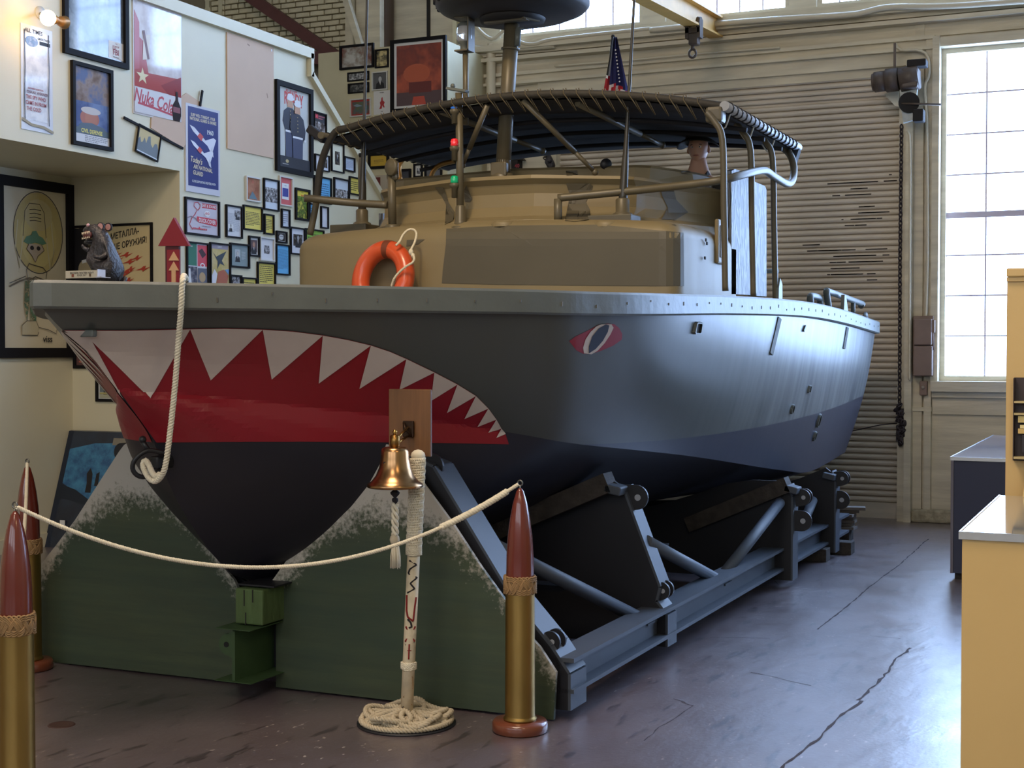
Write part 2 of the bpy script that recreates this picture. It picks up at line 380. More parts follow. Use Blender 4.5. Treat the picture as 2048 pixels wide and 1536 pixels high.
# switch boxes
m_box = mat('brown_box_paint', S(126, 104, 92), .5, var=.1, scale=6)
def pbox(px0, py0, px1, py1, y0, y1):
    a = on(1, y0, px0, py0); b = on(1, y0, px1, py1); return (a.x, y0, b.z), (b.x, y1, a.z)
t = thing('switch_box', on(1, YW, 1846, 690), 'brown steel safety switch box with lever on the wall beside the large window', 'switch box')
for nm, q in [('lid', (1827, 638, 1863, 690)), ('lid', (1826, 692, 1864, 752))]:
    mb = MB(); mb.b2(*pbox(*q, YW-.22, YW-.16), None, .01); obj(nm, mb, m_box, t)
mb = MB(); mb.b2(*pbox(1826, 632, 1866, 753, YW-.16, YW), None, .008); obj('body', mb, m_box, t)
mb = MB(); mb.b2(*pbox(1864, 640, 1869, 665, YW-.2, YW-.1)); mb.tube([on(1, YW-.18, 1866, 660), on(1, YW-.18, 1867, 700)], .008, 6); obj('lever', mb, m_box, t)
t = thing('push_button', on(1, YW, 1846, 776), 'small brown door push button station under the switch box', 'button box')
mb = MB(); mb.b2(*pbox(1839, 762, 1854, 791, YW-.14, YW-.07), None, .008); obj('body', mb, m_box, t)
mb = MB(); mb.ball(on(1, YW-.145, 1846, 775), .018, seg=10); obj('button', mb, mat('grey_button', S(160, 150, 140), .4), t)

# door operator
m_mot = mat('greasy_motor_paint', S(84, 72, 64), .5, var=.25, scale=9)
t = thing('door_operator', on(1, YW-.3, 1800, 200), 'old brown chain hoist motor of the roll door on its upper right corner', 'motor')
Y0 = YW-.42
a, b = on(1, Y0, 1745, 165), on(1, Y0, 1800, 158)
mb = MB(); d = (b-a); L = d.length
for r0, t0, t1 in [(.085, 0, .1), (.10, .08, .55), (.115, .5, .95)]: mb.tube([a+d*t0, a+d*t1], r0, 20)
obj('motor', mb, m_mot, t)
mb = MB(); mb.tube([on(1, Y0, 1800, 160), on(1, Y0, 1838, 152)], .12, 18); mb.box(on(1, Y0, 1822, 158), (.16, .2, .2), None, None, .02); obj('gearbox', mb, m_mot, t)
mb = MB(); mb.box(on(1, Y0, 1835, 128), (.18, .16, .07), None, None, .01); mb.tube([on(1, Y0, 1820, 122), on(1, Y0, 1822, 140)], .03, 8); obj('brake', mb, m_dark, t)
mb = MB(); mb.b2(on(1, YW-.35, 1787, 86), on(1, YW-.33, 1792, 170)); mb.b2(on(1, YW-.5, 1785, 150), on(1, YW-.3, 1796, 172)); obj('bracket', mb, m_mot, t)
mb = MB(); c = on(1, Y0, 1808, 210); mb.ext([on(1, Y0, 1799, 180), on(1, Y0, 1836, 168), on(1, Y0, 1826, 240), on(1, Y0, 1806, 246)], (0, .05, 0)); obj('side_plate', mb, mat('worn_plate', S(170, 178, 178), .35, var=.3, scale=12), t)
mb = MB(); mb.tube([on(1, Y0-.04, 1818, 205), on(1, Y0+.02, 1818, 205)], .1, 20); obj('chain_wheel', mb, m_dark, t)
mb = MB(); mb.box(on(1, Y0, 1838, 232), (.1, .14, .12), None, None, .01); obj('limit_box', mb, m_dark, t)
mb = MB(); mb.tube([on(1, Y0-.05, 1803, 207), on(1, Y0-.05, 1882, 209)], .01, 6); obj('lever', mb, m_mot, t)
mb = MB(); mb.ext([on(1, YW-.2, 1768, 188), on(1, YW-.2, 1797, 180), on(1, YW-.2, 1797, 213), on(1, YW-.2, 1790, 212)], (0, .1, 0)); obj('guide_plate', mb, m_trim, t)
# hand chain
m_chain = mat('dark_chain_steel', S(70, 62, 66), .5, .6)
t = thing('hand_chain', on(1, YW-.1, 1800, 1030), 'long dark hand chain hanging down the right edge of the roll door', 'chain')
def chain(P, r, wire, name='chain_links', parent=None):
    P = resample(P, r*1.55); mb = MB()
    for i in range(len(P)-1):
        c = (P[i]+P[i+1])/2; d = (P[i+1]-P[i]).normalized(); s1 = d.orthogonal().normalized(); s1 = Matrix.Rotation(pi/2*(i % 2), 3, d) @ s1
        ring = [c+d*(cos(a)*r)+s1*(sin(a)*r*.62) for a in [2*pi*k/8 for k in range(8)]]; mb.tube(ring, wire, 4, closed=True)
    o = obj(name, mb, m_chain, parent, fix=False); o['kind'] = 'stuff'; return o
chain([on(1, YW-.12, 1803, 250), on(1, YW-.12, 1800, 520), on(1, YW-.12, 1799, 830)], .028, .008, parent=t)
rnd = random.Random(5); P = []
for i in range(70): P.append(on(1, YW-.13-rnd.random()*.05, 1801+rnd.gauss(0, 5), 818+i+rnd.gauss(0, 5)))
chain(P, .026, .009, 'chain_bundle', t)
mb = MB(); P = [on(1, YW-.05, 1797, 846), on(1, YW-.05, 1760, 850), on(1, YW-.05, 1705, 862)]; mb.tube(P, .006, 5); obj('loose_wire', mb, m_chain, t)

# hoist beam with trolley and hook
m_yel = mat('yellow_beam_paint', S(206, 160, 82), .5, var=.1, scale=5)
t = thing('hoist_beam', on(1, YW, 1440, 85), 'yellow steel jib beam reaching out from the header above the roll door', 'beam')
e1 = on(1, YW, 1438, 58); hk = on(1, YW-1.3, 1386, 30); e0 = e1+(hk-e1)*2.6
for nm, dz, ww, hh in [('top_flange', .10, .15, .02), ('web', 0, .02, .2), ('bottom_flange', -.10, .15, .02)]:
    mb = MB(); mb.bar(e0+Vector((0, 0, dz)), e1+Vector((0, 0, dz)), ww, hh); obj(nm, mb, m_yel, t)
t = thing('trolley_hook', on(1, YW-1.3, 1385, 80), 'rusty trolley with a swivel hook hanging from the yellow beam', 'hook')
hy = YW-1.3; mb = MB(); mb.b2(*pbox(1370, 38, 1377, 76, hy-.05, hy+.05)); mb.b2(*pbox(1394, 36, 1400, 74, hy-.05, hy+.05)); mb.b2(*pbox(1370, 56, 1398, 64, hy-.05, hy+.05)); obj('side_plate', mb, m_mot, t)
mb = MB(); mb.b2(*pbox(1376, 66, 1395, 88, hy-.05, hy+.05), None, .015); obj('block', mb, m_mot, t)
for px in (1373, 1398):
    mb = MB(); mb.tube([on(1, hy-.03, px-4, 44), on(1, hy-.03, px+4, 44)], .05, 12); obj('wheel', mb, m_mot, t)
mb = MB(); mb.tube([on(1, hy, 1385, 88), on(1, hy, 1385, 100)], .018, 8)
c = on(1, hy, 1385, 107); mb.tube([c+Vector((.035*cos(a), 0, .04*sin(a))) for a in [2*pi*k/14 for k in range(14)]], .013, 6, closed=True); obj('hook_eye', mb, m_mot, t)

# brick infill far behind, upper left
m_brk = mat('cream_painted_brick', S(216, 206, 176), .75, var=.12, scale=6, bump=.4, bscale=30)
m_mort = mat('dark_mortar', S(140, 130, 110), .9)
YB = YW-.06
bx0, bx1, bz0, bz1 = on(1, YB, 425, 100).x, on(1, YB, 700, 60).x, on(1, YB, 600, 120).z, on(1, YB, 600, -60).z
WB = bpy.data.objects['wall_back']
mb = MB(); mb.b2((-13, YB+.02, 4.2), (bx1, YB+.06, 7)); struct('trim_40', mb, m_mort)
BW = bpy.data.objects['trim_40']; rnd = random.Random(11); protos = []
for k in range(3):
    for L_ in (.205, .1):
        bb = MB(); bb.box((0, 0, 0), (L_-.012-rnd.random()*.006, .06, .056-rnd.random()*.004), None, Matrix.Rotation(rnd.uniform(-.02, .02), 3, 'Y'), .009); protos.append((L_, bb))
bmeshes = []
z = bz0; row = 0; nb = 0
while z < bz1 and nb < 300:
    x = bx0-(.1 if row % 2 else 0); L_ = .1 if row % 6 == 5 else .205
    while x < bx1-.08 and nb < 300:
        k = rnd.randrange(3)*2+(0 if L_ > .15 else 1)
        hit = [q for q in bmeshes if q[0] == k]
        if hit: o = hit[0][1].copy(); COL.objects.link(o)
        else: o = obj('brick', protos[k][1], m_brk, BW); bmeshes.append((k, o))
        o.location = Vector((x+L_/2, YB-rnd.random()*.008, z)); x += L_; nb += 1
    z += .066; row += 1
m_red = mat('oxide_red_steel', S(98, 58, 56), .55, var=.1)
def beam(name, a, b, w_, h_, m, label, y=YW-.3, y2=None):
    mb = MB(); mb.bar(on(1, y, *a), on(1, y2 or y, *b), w_, h_); return tag(obj(name, mb, m), label, 'beam')
beam('diagonal_brace', (480, -20), (672, 112), .1, .13, m_red, 'dark red diagonal steel brace crossing the painted brick wall')
beam('steel_beam', (600, 118), (700, 116), .12, .15, m_red, 'dark red horizontal steel beam end below the diagonal brace', YW-.34)
mb = MB(); mb.b2(*pbox(690, -80, 706, 245, YW-.4, YW-.3)); mb.b2(*pbox(712, -80, 732, 245, YW-.35, YW-.2)); mb.b2(*pbox(735, -80, 760, 245, YW-.4, YW-.3)); mb.b2(*pbox(706, -80, 735, 245, YW-.2, YW-.15)); struct('trim_41', mb, m_trim)
beam('timber_brace', (690, -10), (722, 95), .07, .07, m_trim, 'grey angled strut in front of the column beside the brick', YW-.5)
mb = MB(); mb.b2(*pbox(762, -80, 771, 240, YW-.3, YW-.1)); struct('trim_42', mb, mat('brown_post', S(80, 62, 50), .6))
mb = MB(); mb.b2(*pbox(853, -80, 857, 100, YW-.05, YW)); struct('trim_43', mb, m_dark)
for i, px in enumerate((905, 925, 410, 436)):
    mb = MB(); mb.b2(*pbox(px, -80, px+8, 300 if i < 2 else 60, YW-.1, YW)); struct('trim_%d' % (44+i), mb, m_left)

# poster wall, alcove
XU, YA, XL = -7.67, 10.0, -8.86
zt = on(0, XU, 615, 107).z; zs = on(0, XU, 362, 342.5).z
yt = on(0, XU, 615, 107).y
s1 = on(0, XU, 617, 148); s2 = on(0, XU, 750, 375); dirn = (s2-s1)/(s2.y-s1.y); s3 = s1+dirn*(YW-.3-s1.y)
poly = [(XU, -2, zs), (XU, YA, zs), (XU, YA, 0), (XU, YW-.3, 0), (XU, YW-.3, max(.9, s3.z)), tuple(s1), (XU, s1.y, zt), (XU, -2, zt)]
mb = MB(); mb.ext(poly, (-.12, 0, 0)); struct('wall_left', mb, m_left)
def capline(a, b, t, wd, nm):
    a, b = Vector(a), Vector(b); mb = MB(); mb.bar(a+Vector((-.07, 0, 0)), b+Vector((-.07, 0, 0)), wd, t); struct(nm, mb, m_left)
capline((XU, -2, zt), (XU, s1.y+.03, zt), .1, .24, 'trim_50'); capline((XU, s1.y, zt), (XU, s1.y, s1.z-.03), .05, .24, 'trim_51')
capline((XU, s1.y, s1.z), (XU, YW-.35, s1.z+dirn.z*(YW-.35-s1.y)), .06, .24, 'trim_52')
off = Vector((.036, 0, -.075))
capline(Vector((XU, -2, zt))+off, Vector((XU, s1.y-.08, zt))+off, .012, .012, 'trim_53'); capline(Vector((XU, s1.y-.1, s1.z-.03))+off, Vector((XU, YW-.45, s1.z+dirn.z*(YW-.35-s1.y)-.05))+off, .012, .012, 'trim_54')
mb = MB(); mb.b2((XL-.3, -2, zs), (XU-.12, YA+.1, zs+.1)); struct('ceiling_alcove', mb, m_left)
mb = MB(); mb.b2((XL-.15, -2, 0), (XL, YA, zs)); struct('wall_alcove_side', mb, m_left)
mb = MB(); mb.b2((XL, YA, 0), (XU-.12, YA+.12, zs)); struct('wall_alcove_back', mb, m_left)
mb = MB(); mb.b2((XL, -2, 0), (XL+.02, YA, .12)); struct('baseboard_left', mb, m_left)
# boxed partition at the back with the big red print
YC = 13.7; xr = on(1, YC, 895, 200).x; zb = on(1, YC, 838, 87).z
mb = MB(); mb.b2((xr-1.62, YC, 0), (xr, YW, zb)); struct('wall_partition', mb, m_cream)
mb = MB(); mb.b2((-13, 12.9, 0), (xr-1.62, 13.0, on(1, 12.9, 640, 230).z)); struct('wall_mezzanine', mb, m_cream)
mb = MB(); a = on(1, 12.85, 620, 228); mb.b2((-13, 12.82, a.z-.05), (xr-1.62, 12.9, a.z+.03)); struct('trim_55', mb, m_left)

# ================================================================ PATROL BOAT
XC = -4.2
m_hull = mat('hull_grey_green_paint', S(84, 88, 88), .34, var=.10, scale=2.2, bump=.10, bscale=3, stretch=(1, .6, 1))
def hull_paint():
    m = mat('hull_side_paint', S(88, 92, 90), .36, bump=.12, bscale=3); nt = m.node_tree; N = nt.nodes; L = nt.links; b = N['Principled BSDF']
    tc = N.new('ShaderNodeTexCoord'); sp = N.new('ShaderNodeSeparateXYZ'); L.new(tc.outputs['Object'], sp.inputs[0])
    # streaked weathering that grows towards the stern (real dirt on the paint)
    mp = N.new('ShaderNodeMapping'); mp.inputs['Scale'].default_value = (1, 3.2, .35); mp.inputs['Rotation'].default_value = (radians(-10), 0, 0); L.new(tc.outputs['Object'], mp.inputs[0])
    n = N.new('ShaderNodeTexNoise'); n.inputs['Scale'].default_value = 2.4; n.inputs['Detail'].default_value = 7; L.new(mp.outputs[0], n.inputs[0])
    r = N.new('ShaderNodeValToRGB'); e = r.color_ramp.elements; e[0].position = .34; e[0].color = (*S(78, 82, 84), 1); e[1].position = .68; e[1].color = (*S(124, 126, 124), 1); L.new(n.outputs[0], r.inputs[0])
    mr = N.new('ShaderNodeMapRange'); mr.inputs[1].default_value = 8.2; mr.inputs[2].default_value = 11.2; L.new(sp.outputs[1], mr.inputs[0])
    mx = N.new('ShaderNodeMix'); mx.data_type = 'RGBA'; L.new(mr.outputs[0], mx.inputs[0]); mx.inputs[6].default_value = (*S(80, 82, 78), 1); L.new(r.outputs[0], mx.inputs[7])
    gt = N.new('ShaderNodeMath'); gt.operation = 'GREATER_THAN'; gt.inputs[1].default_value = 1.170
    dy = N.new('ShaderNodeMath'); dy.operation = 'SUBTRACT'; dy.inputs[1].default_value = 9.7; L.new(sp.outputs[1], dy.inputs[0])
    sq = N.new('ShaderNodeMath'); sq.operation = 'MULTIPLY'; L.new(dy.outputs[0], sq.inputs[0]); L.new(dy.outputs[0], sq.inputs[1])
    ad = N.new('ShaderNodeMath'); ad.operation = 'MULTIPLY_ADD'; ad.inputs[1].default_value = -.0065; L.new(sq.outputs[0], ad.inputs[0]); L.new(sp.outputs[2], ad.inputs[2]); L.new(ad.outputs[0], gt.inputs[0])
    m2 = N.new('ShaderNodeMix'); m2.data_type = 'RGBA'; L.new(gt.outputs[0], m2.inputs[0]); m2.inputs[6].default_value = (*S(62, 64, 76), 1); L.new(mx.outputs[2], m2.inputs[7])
    L.new(m2.outputs[2], b.inputs['Base Color']); return m
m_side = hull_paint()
m_black = mat('bottom_black_paint', S(30, 30, 40), .5, bump=.05, bscale=4)
m_rail = mat('rub_rail_paint', S(94, 98, 94), .45, var=.08, scale=5, bump=.15, bscale=12)
m_tan = mat('cabin_tan_paint', S(128, 114, 84), .5, var=.05, scale=3, bump=.06, bscale=8)
m_camo = mat('cabin_dark_camo_paint', S(84, 78, 64), .5, var=.05, scale=3)
m_tube = mat('olive_tube_paint', S(92, 84, 66), .4, var=.08, scale=10)
m_steel = mat('cradle_grey_blue_steel', S(66, 72, 82), .58, var=.06, scale=4)
m_blk = mat('cradle_black_steel', S(24, 24, 30), .5)
m_white = mat('mouth_white_paint', S(206, 192, 182), .45, var=.04, scale=8)
m_mouth = mat('mouth_red_paint', S(142, 22, 36), .4, var=.03, scale=3)
m_navy = mat('eye_dark_blue_paint', S(26, 26, 46), .4)

R0 = on(0, XC, 65, 563)
def P_at(px, py, b): return on(0, XC+b, px, py)
rail = [(4.555+i*.985, b, 2.008) for i, b in [(0, 0), (.29, .255), (.59, .525), (.89, .795), (1.19, 1.05), (1.49, 1.29), (1.74, 1.46), (2.03, 1.60)]]+[(p.y, b, p.z) for b, p in [(b, P_at(px, py, b)) for px, py, b in [(1300, 587, 1.75), (1460, 592, 1.77), (1600, 603, 1.76), (1680, 620, 1.75), (1750, 643, 1.72)]]]
def bspl(P, n=10): return spline([Vector((b, y, z)) for y, b, z in P], n)
Rc = bspl(rail)
def cr(px, py, b): p = P_at(px, py, b); return (p.y, b, p.z)
chine = [(5.02, 0, 1.545), (5.30, .20, 1.515), (5.55, .40, 1.48), (5.80, .60, 1.44), (6.05, .80, 1.40), (6.35, 1.02, 1.35), (6.65, 1.22, 1.29), (7.0, 1.38, 1.225), cr(1280, 901, 1.49), cr(1400, 915, 1.52), cr(1560, 940, 1.5), cr(1622, 942, 1.49), cr(1690, 905, 1.45)]
Cc = bspl(chine)
stem = [on(0, XC, *p) for p in [(246, 793), (300, 870), (335, 960), (365, 1020), (400, 1075), (440, 1125), (480, 1155), (505, 1170)]]
keel = [(5.02, 0, 1.545), (stem[1].y, 0, stem[1].z), (stem[2].y, 0, stem[2].z), (stem[3].y, 0, stem[3].z), (stem[4].y, 0, stem[4].z), (stem[5].y, 0, stem[5].z), (stem[6].y, 0, stem[6].z), (6.35, 0, .50), (7.3, 0, .47), (9, 0, .46), (11, 0, .46), (12.4, 0, .46), (13.75, 0, .48)]
Kc = bspl(keel)
# below the rub rail the hull starts at the stem top
RAILH = .118
stemtop = [on(0, XC, *p) for p in [(78, 622), (120, 665), (185, 715), (246, 793)]]
def hull_mesh():
    N_ = len(Rc); side = []; bot = []
    NS, NB = 8, 8
    for i in range(N_):
        a = Rc[i].copy(); a.z -= RAILH-.01; b = Cc[i]; col_ = []
        u = i/(N_-1)
        w_ = max(0, 1-i/55)   # flare near the bow: follow the raked stem profile
        for k in range(NS+1):
            t = k/NS; p = a.lerp(b, t)
            bul = .05*sin(pi*t)*(1-w_)-.10*sin(pi*t)*w_*min(1, i/12)
            p.x += bul*.8
            if w_ > 0:   # bend the ruling so that at the stem it passes through the traced profile
                tz = t*3; j = min(2, int(tz)); q = stemtop[j].lerp(stemtop[j+1], tz-j)
                lin = stemtop[0].lerp(stemtop[3], t); p.y += (q.y-lin.y)*w_*w_; p.z += (q.z-lin.z)*w_*w_
            col_.append(p)
        side.append(col_)
        c_ = []; K = Kc[i]
        for k in range(NB+1):
            t = k/NB; p = b.lerp(K, t); p.z -= .07*sin(pi*t)*min(1, i/30); p.x += .16*sin(pi*t)*(1-t)*min(1, i/12)*max(0, min(1, (90-i)/25)); c_.append(p)
        bot.append(c_)
    return side, bot
side, bot = hull_mesh()
def both(grids, m):
    mb = MB()
    for sg in (1, -1):
        for G in grids:
            n, k = len(G), len(G[0]); vs = [(XC+sg*p.x, p.y, p.z) for c in G for p in c]
            mb.add(vs, [(i*k+j, (i+1)*k+j, (i+1)*k+j+1, i*k+j+1) for i in range(n-1) for j in range(k-1)], m, True)
    return mb
boat = thing('patrol_boat', (XC, 9.2, 0), 'large grey river patrol boat with painted shark mouth and dark canopy on a steel cradle', 'boat')
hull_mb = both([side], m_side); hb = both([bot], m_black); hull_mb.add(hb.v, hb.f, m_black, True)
# transom
tr = [p for p in side[-1]]+bot[-1][1:]
poly = [(XC+p.x, p.y, p.z) for p in tr]+[(XC-p.x, p.y, p.z) for p in tr[::-1][1:]]
hull_mb.add(poly, [list(range(len(poly)))], m_side)
hull = obj('hull', hull_mb, None, boat)
# deck and rub rail
mb = MB(); n = len(Rc); vs = [(XC+p.x-.01, p.y+.005, p.z-.03) for p in Rc]+[(XC-p.x+.01, p.y+.005, p.z-.03) for p in Rc]
mb.add(vs, [(i, n+i, n+i+1, i+1) for i in range(n-1)]); obj('deck', mb, m_rail, boat)
for sg in (1, -1):
    mb = MB(); vs = []; cross = [(-.10, 0), (.035, 0), (.045, -.012), (.045, -RAILH+.01), (.035, -RAILH), (-.03, -RAILH)]
    for i, p in enumerate(Rc):
        t = (Rc[min(i+1, n-1)]-Rc[max(i-1, 0)]); t.z = 0; t.normalize(); nn = Vector((t.y, -t.x, 0))
        if i == 0: nn = Vector((0, -1, 0))
        for o_, h in cross:
            q = p+nn*o_; vs.append((XC+sg*max(q.x, 0), q.y, q.z+h))
    k = len(cross); fs = [(i*k+j, (i+1)*k+j, (i+1)*k+(j+1) % k, i*k+(j+1) % k) for i in range(n-1) for j in range(k)]+[[(n-1)*k+j for j in range(k)]]
    mb.add(vs, fs); obj('rub_rail', mb, m_rail, boat)
# fastener marks along the rail
mb = MB(); rnd = random.Random(2); rs = resample([Vector((p.x, p.y, p.z)) for p in Rc], .24)
for i in range(3, len(rs)-1):
    t = rs[i+1]-rs[i-1]; t.z = 0; t.normalize(); nn = Vector((t.y, -t.x, 0))
    p = rs[i]+nn*.045; mb.box((XC+p.x, p.y, p.z-.04-rnd.random()*.035), (.007, .007, rnd.uniform(.01, .022)), None)
o = obj('rail_dents', mb, m_camo, boat); o['kind'] = 'stuff'

# paint shapes: real thin skins laid on the surface they are painted on
def bvh(objs):
    vs = []; fs = []
    for o in objs:
        k = len(vs); M = (Matrix.Translation(o.location) if o.parent is None else Matrix.Identity(4)); vs += [M @ v.co for v in o.data.vertices]; fs += [[i+k for i in p.vertices] for p in o.data.polygons]
    return BVHTree.FromPolygons(vs, fs)
def skin(name, poly, tree, m, parent, off=.003, grid=14, mirror=None, stem=False, label=None, kind=None):
    bm = bmesh.new(); vs = [bm.verts.new((x, y, 0)) for x, y in poly]; f = bm.faces.new(vs)
    bmesh.ops.triangulate(bm, faces=[f])
    x0, x1 = min(p[0] for p in poly), max(p[0] for p in poly); y0, y1 = min(p[1] for p in poly), max(p[1] for p in poly)
    for ax, a, b in ((0, x0, x1), (1, y0, y1)):
        v = a+grid
        while v < b:
            nn = Vector((1, 0, 0)) if ax == 0 else Vector((0, 1, 0)); co = nn*v
            bmesh.ops.bisect_plane(bm, geom=bm.verts[:]+bm.edges[:]+bm.faces[:], plane_co=co, plane_no=nn); v += grid
    bmesh.ops.remove_doubles(bm, verts=bm.verts[:], dist=.01)
    out = []
    for v in bm.verts:
        d = ray(v.co.x, v.co.y).normalized(); h, nr, i_, ds = tree.ray_cast(ORG, d)
        if h is None or (stem and (ds > 9 or h.x < XC)) or (stem == 2 and abs(h.x-XC) > .12):
            if stem: q = on(0, XC, v.co.x, v.co.y)
            else: q = ORG+d*9
            h, nr, i_, ds = tree.find_nearest(q)
            if stem and h.x < XC: h = Vector((XC, h.y, h.z))
        if nr.dot(d) > 0: nr = -nr
        h = h+nr*off; out.append(h)
    fs = [[v.index for v in f.verts] for f in bm.faces]; bm.verts.ensure_lookup_table(); bm.free()
    fs = [f for f in fs if max((out[a]-out[b]).length for a, b in zip(f, f[1:]+f[:1])) < (.5 if name == 'camouflage_patch' else .16)]
    mb = MB(); mb.add(out, fs, None)
    if mirror is not None:
        m2 = MB(); m2.add([(2*mirror-p.x, p.y, p.z) for p in out], [f[::-1] for f in fs], None); obj(name, m2, m, parent, kind)
    return obj(name, mb, m, parent, kind, label, fix=True)
HT = bvh([hull])
arc = [(128, 659), (250, 659), (380, 656), (450, 655), (525, 657), (585, 661), (645, 669), (695, 678), (741, 689), (780, 702), (812, 716), (868, 743), (914, 767), (951, 790), (976, 815), (992, 837), (1002, 855), (1010, 867), (1017, 888)]
mouth = arc+[(900, 886), (750, 884), (600, 883), (450, 883), (313, 884), (300, 866), (234, 774), (183, 706), (150, 682)]
skin('mouth', mouth, HT, m_mouth, boat, .004, 8, XC, True)
def between(a, b):
    ia, ib = arc.index(a), arc.index(b); return arc[ia:ib+1]
T = [(between((128, 659), (380, 656)), [(300, 796), (184, 681), (150, 672)]), (between((380, 656), (525, 657)), [(421, 759)]), (between((525, 657), (645, 669)), [(543, 757)]), (between((645, 669), (741, 689)), [(637, 765)]),
     (between((741, 689), (812, 716)), [(718, 776)]), (between((812, 716), (868, 743)), [(798, 778)]), (between((868, 743), (914, 767)), [(861, 800)]), (between((914, 767), (951, 790)), [(893, 824)]), (between((951, 790), (976, 815)), [(928, 836)]),
     (between((976, 815), (992, 837)), [(954, 852)]), (between((992, 837), (1002, 855)), [(975, 865)]), (between((1002, 855), (1010, 867)), [(991, 875)])]
for a, b in T: skin('tooth', a+b, HT, m_white, boat, .008, 9, XC, True)
skin('stem_stripe', [(122, 660), (150, 667), (184, 681), (234, 774), (248, 797), (232, 776), (185, 715), (140, 678)], HT, m_white, boat, .0085, 6, XC, 2)
# eye
skin('eye_patch', [(1138, 682), (1150, 673), (1175, 661), (1196, 650), (1214, 647), (1228, 648), (1238, 656), (1244, 668), (1243, 679), (1226, 691), (1200, 702), (1180, 708), (1165, 707), (1152, 700)], HT, m_mouth, boat, .002, 12, XC)
skin('eye_white', [(1167, 706), (1165, 695), (1170, 678), (1180, 663), (1192, 652), (1202, 648), (1222, 648), (1226, 655), (1220, 668), (1208, 686), (1194, 701), (1182, 708)], HT, m_white, boat, .004, 12, XC)
skin('eye_pupil', [(1176, 706), (1176, 692), (1183, 672), (1196, 656), (1210, 648), (1217, 650), (1214, 663), (1204, 681), (1190, 697)], HT, m_navy, boat, .006, 12, XC)
# hull fittings
m_hole = mat('hull_opening_dark', S(14, 12, 14), .8)
def fitting(px, py, wd, ht, name, ring=True, sq=False):
    d = ray(px, py).normalized(); h, nr, i_, ds = HT.ray_cast(ORG, d)
    if nr.dot(d) > 0: nr = -nr
    tY = Vector((0, 1, 0)); tY = (tY-nr*tY.dot(nr)).normalized(); tZ = nr.cross(tY)
    if tZ.z < 0: tZ = -tZ
    q = Matrix((tY, tZ, nr)).transposed()
    def shape(k, off): 
        if sq: r_ = [(-1, -.7), (-.8, -1), (.8, -1), (1, -.8), (1, .8), (.8, 1), (-.6, 1), (-.85, .8)]
        else: r_ = [(cos(a), sin(a)) for a in [2*pi*i/18 for i in range(18)]]
        return [h+q @ Vector((x*wd*k, y*ht*k, off)) for x, y in r_]
    o = MB(); A, B, C = shape(1.25, 0), shape(1.15, .018), shape(.9, .018); n = len(A)
    o.add(A+B+C, [(i, (i+1) % n, n+(i+1) % n, n+i) for i in range(n)]+[(n+i, n+(i+1) % n, 2*n+(i+1) % n, 2*n+i) for i in range(n)]); r = obj(name, o, m_rail if ring else m_side, boat)
    c = MB(); c.add(shape(.95, .006), [list(range(n))]); obj('opening', c, m_hole, r)
fitting(1393, 656, .055, .03, 'hawse_hole', sq=True)
fitting(1583, 818, .03, .032, 'through_hull_fitting'); fitting(1636, 841, .035, .05, 'through_hull_fitting'); fitting(1628, 872, .03, .035, 'through_hull_fitting'); fitting(1617, 778, .028, .025, 'through_hull_fitting', sq=True)
for (a, b, wd) in [((1557, 636), (1540, 708), .022), ((1609, 652), (1605, 662), .008), ((1693, 655), (1686, 697), .016)]:
    h0 = HT.ray_cast(ORG, ray(*a).normalized())[0]; h1 = HT.ray_cast(ORG, ray(*b).normalized())[0]
    mb = MB(); mb.bar(h0+Vector((.004, 0, 0)), h1+Vector((.004, 0, 0)), .02, wd*2); obj('drain_strip', mb, m_rail, boat)
# vent louvre in the mouth, near the stem, and dark mark under the rail
d = HT.ray_cast(ORG, ray(175, 667).normalized())[0]
if d: mb = MB(); mb.box(d+Vector((0, -.01, 0)), (.10, .03, .03), None, None, .006); obj('bow_vent', mb, m_rail, boat)

# ---- cabin
def loft(levels, m, name, parent, cap=True, smooth=False):
    mb = MB(); n = len(levels[0]); vs = [p for L_ in levels for p in L_]
    fs = [(i*n+j, i*n+(j+1) % n, (i+1)*n+(j+1) % n, (i+1)*n+j) for i in range(len(levels)-1) for j in range(n)]
    mb.add(vs, fs, m, smooth)
    if cap: mb.add(levels[-1], [list(range(n))], m)
    return obj(name, mb, None, parent)
CX = -4.18
def plan(pts, z, dz=None):   # half plan (dx from centre, y), mirrored
    r = [(CX+x, y, z+(dz(x) if dz else 0)) for x, y in pts]; l = [(CX-x, y, z+(dz(x) if dz else 0)) for x, y in pts[::-1] if x > 1e-6]
    return r+l
YB2 = 9.86
def t1(z, ins, crown=0):
    r = .12; pts = [(0, 8.6+ins), (.5, 8.6+ins), (1.0, 8.6+ins), (1.43-ins-r, 8.6+ins)]
    for k in range(1, 7): a = radians(90*k/6); pts.append((1.43-ins-r+r*sin(a), 8.6+ins+r*(1-cos(a))))
    pts += [(1.45-ins, 9.3), (1.45-ins, YB2)]
    return plan(pts, z, lambda x: crown*(1-(x/1.45)**2))
lv = [t1(1.95, 0)]+[t1(2.43+.1*sin(radians(a)), .1*(1-cos(radians(a))), .06*a/90) for a in (0, 18, 36, 54, 72, 90)]
cab1 = loft(lv, m_tan, 'cabin_trunk', boat, True, True)
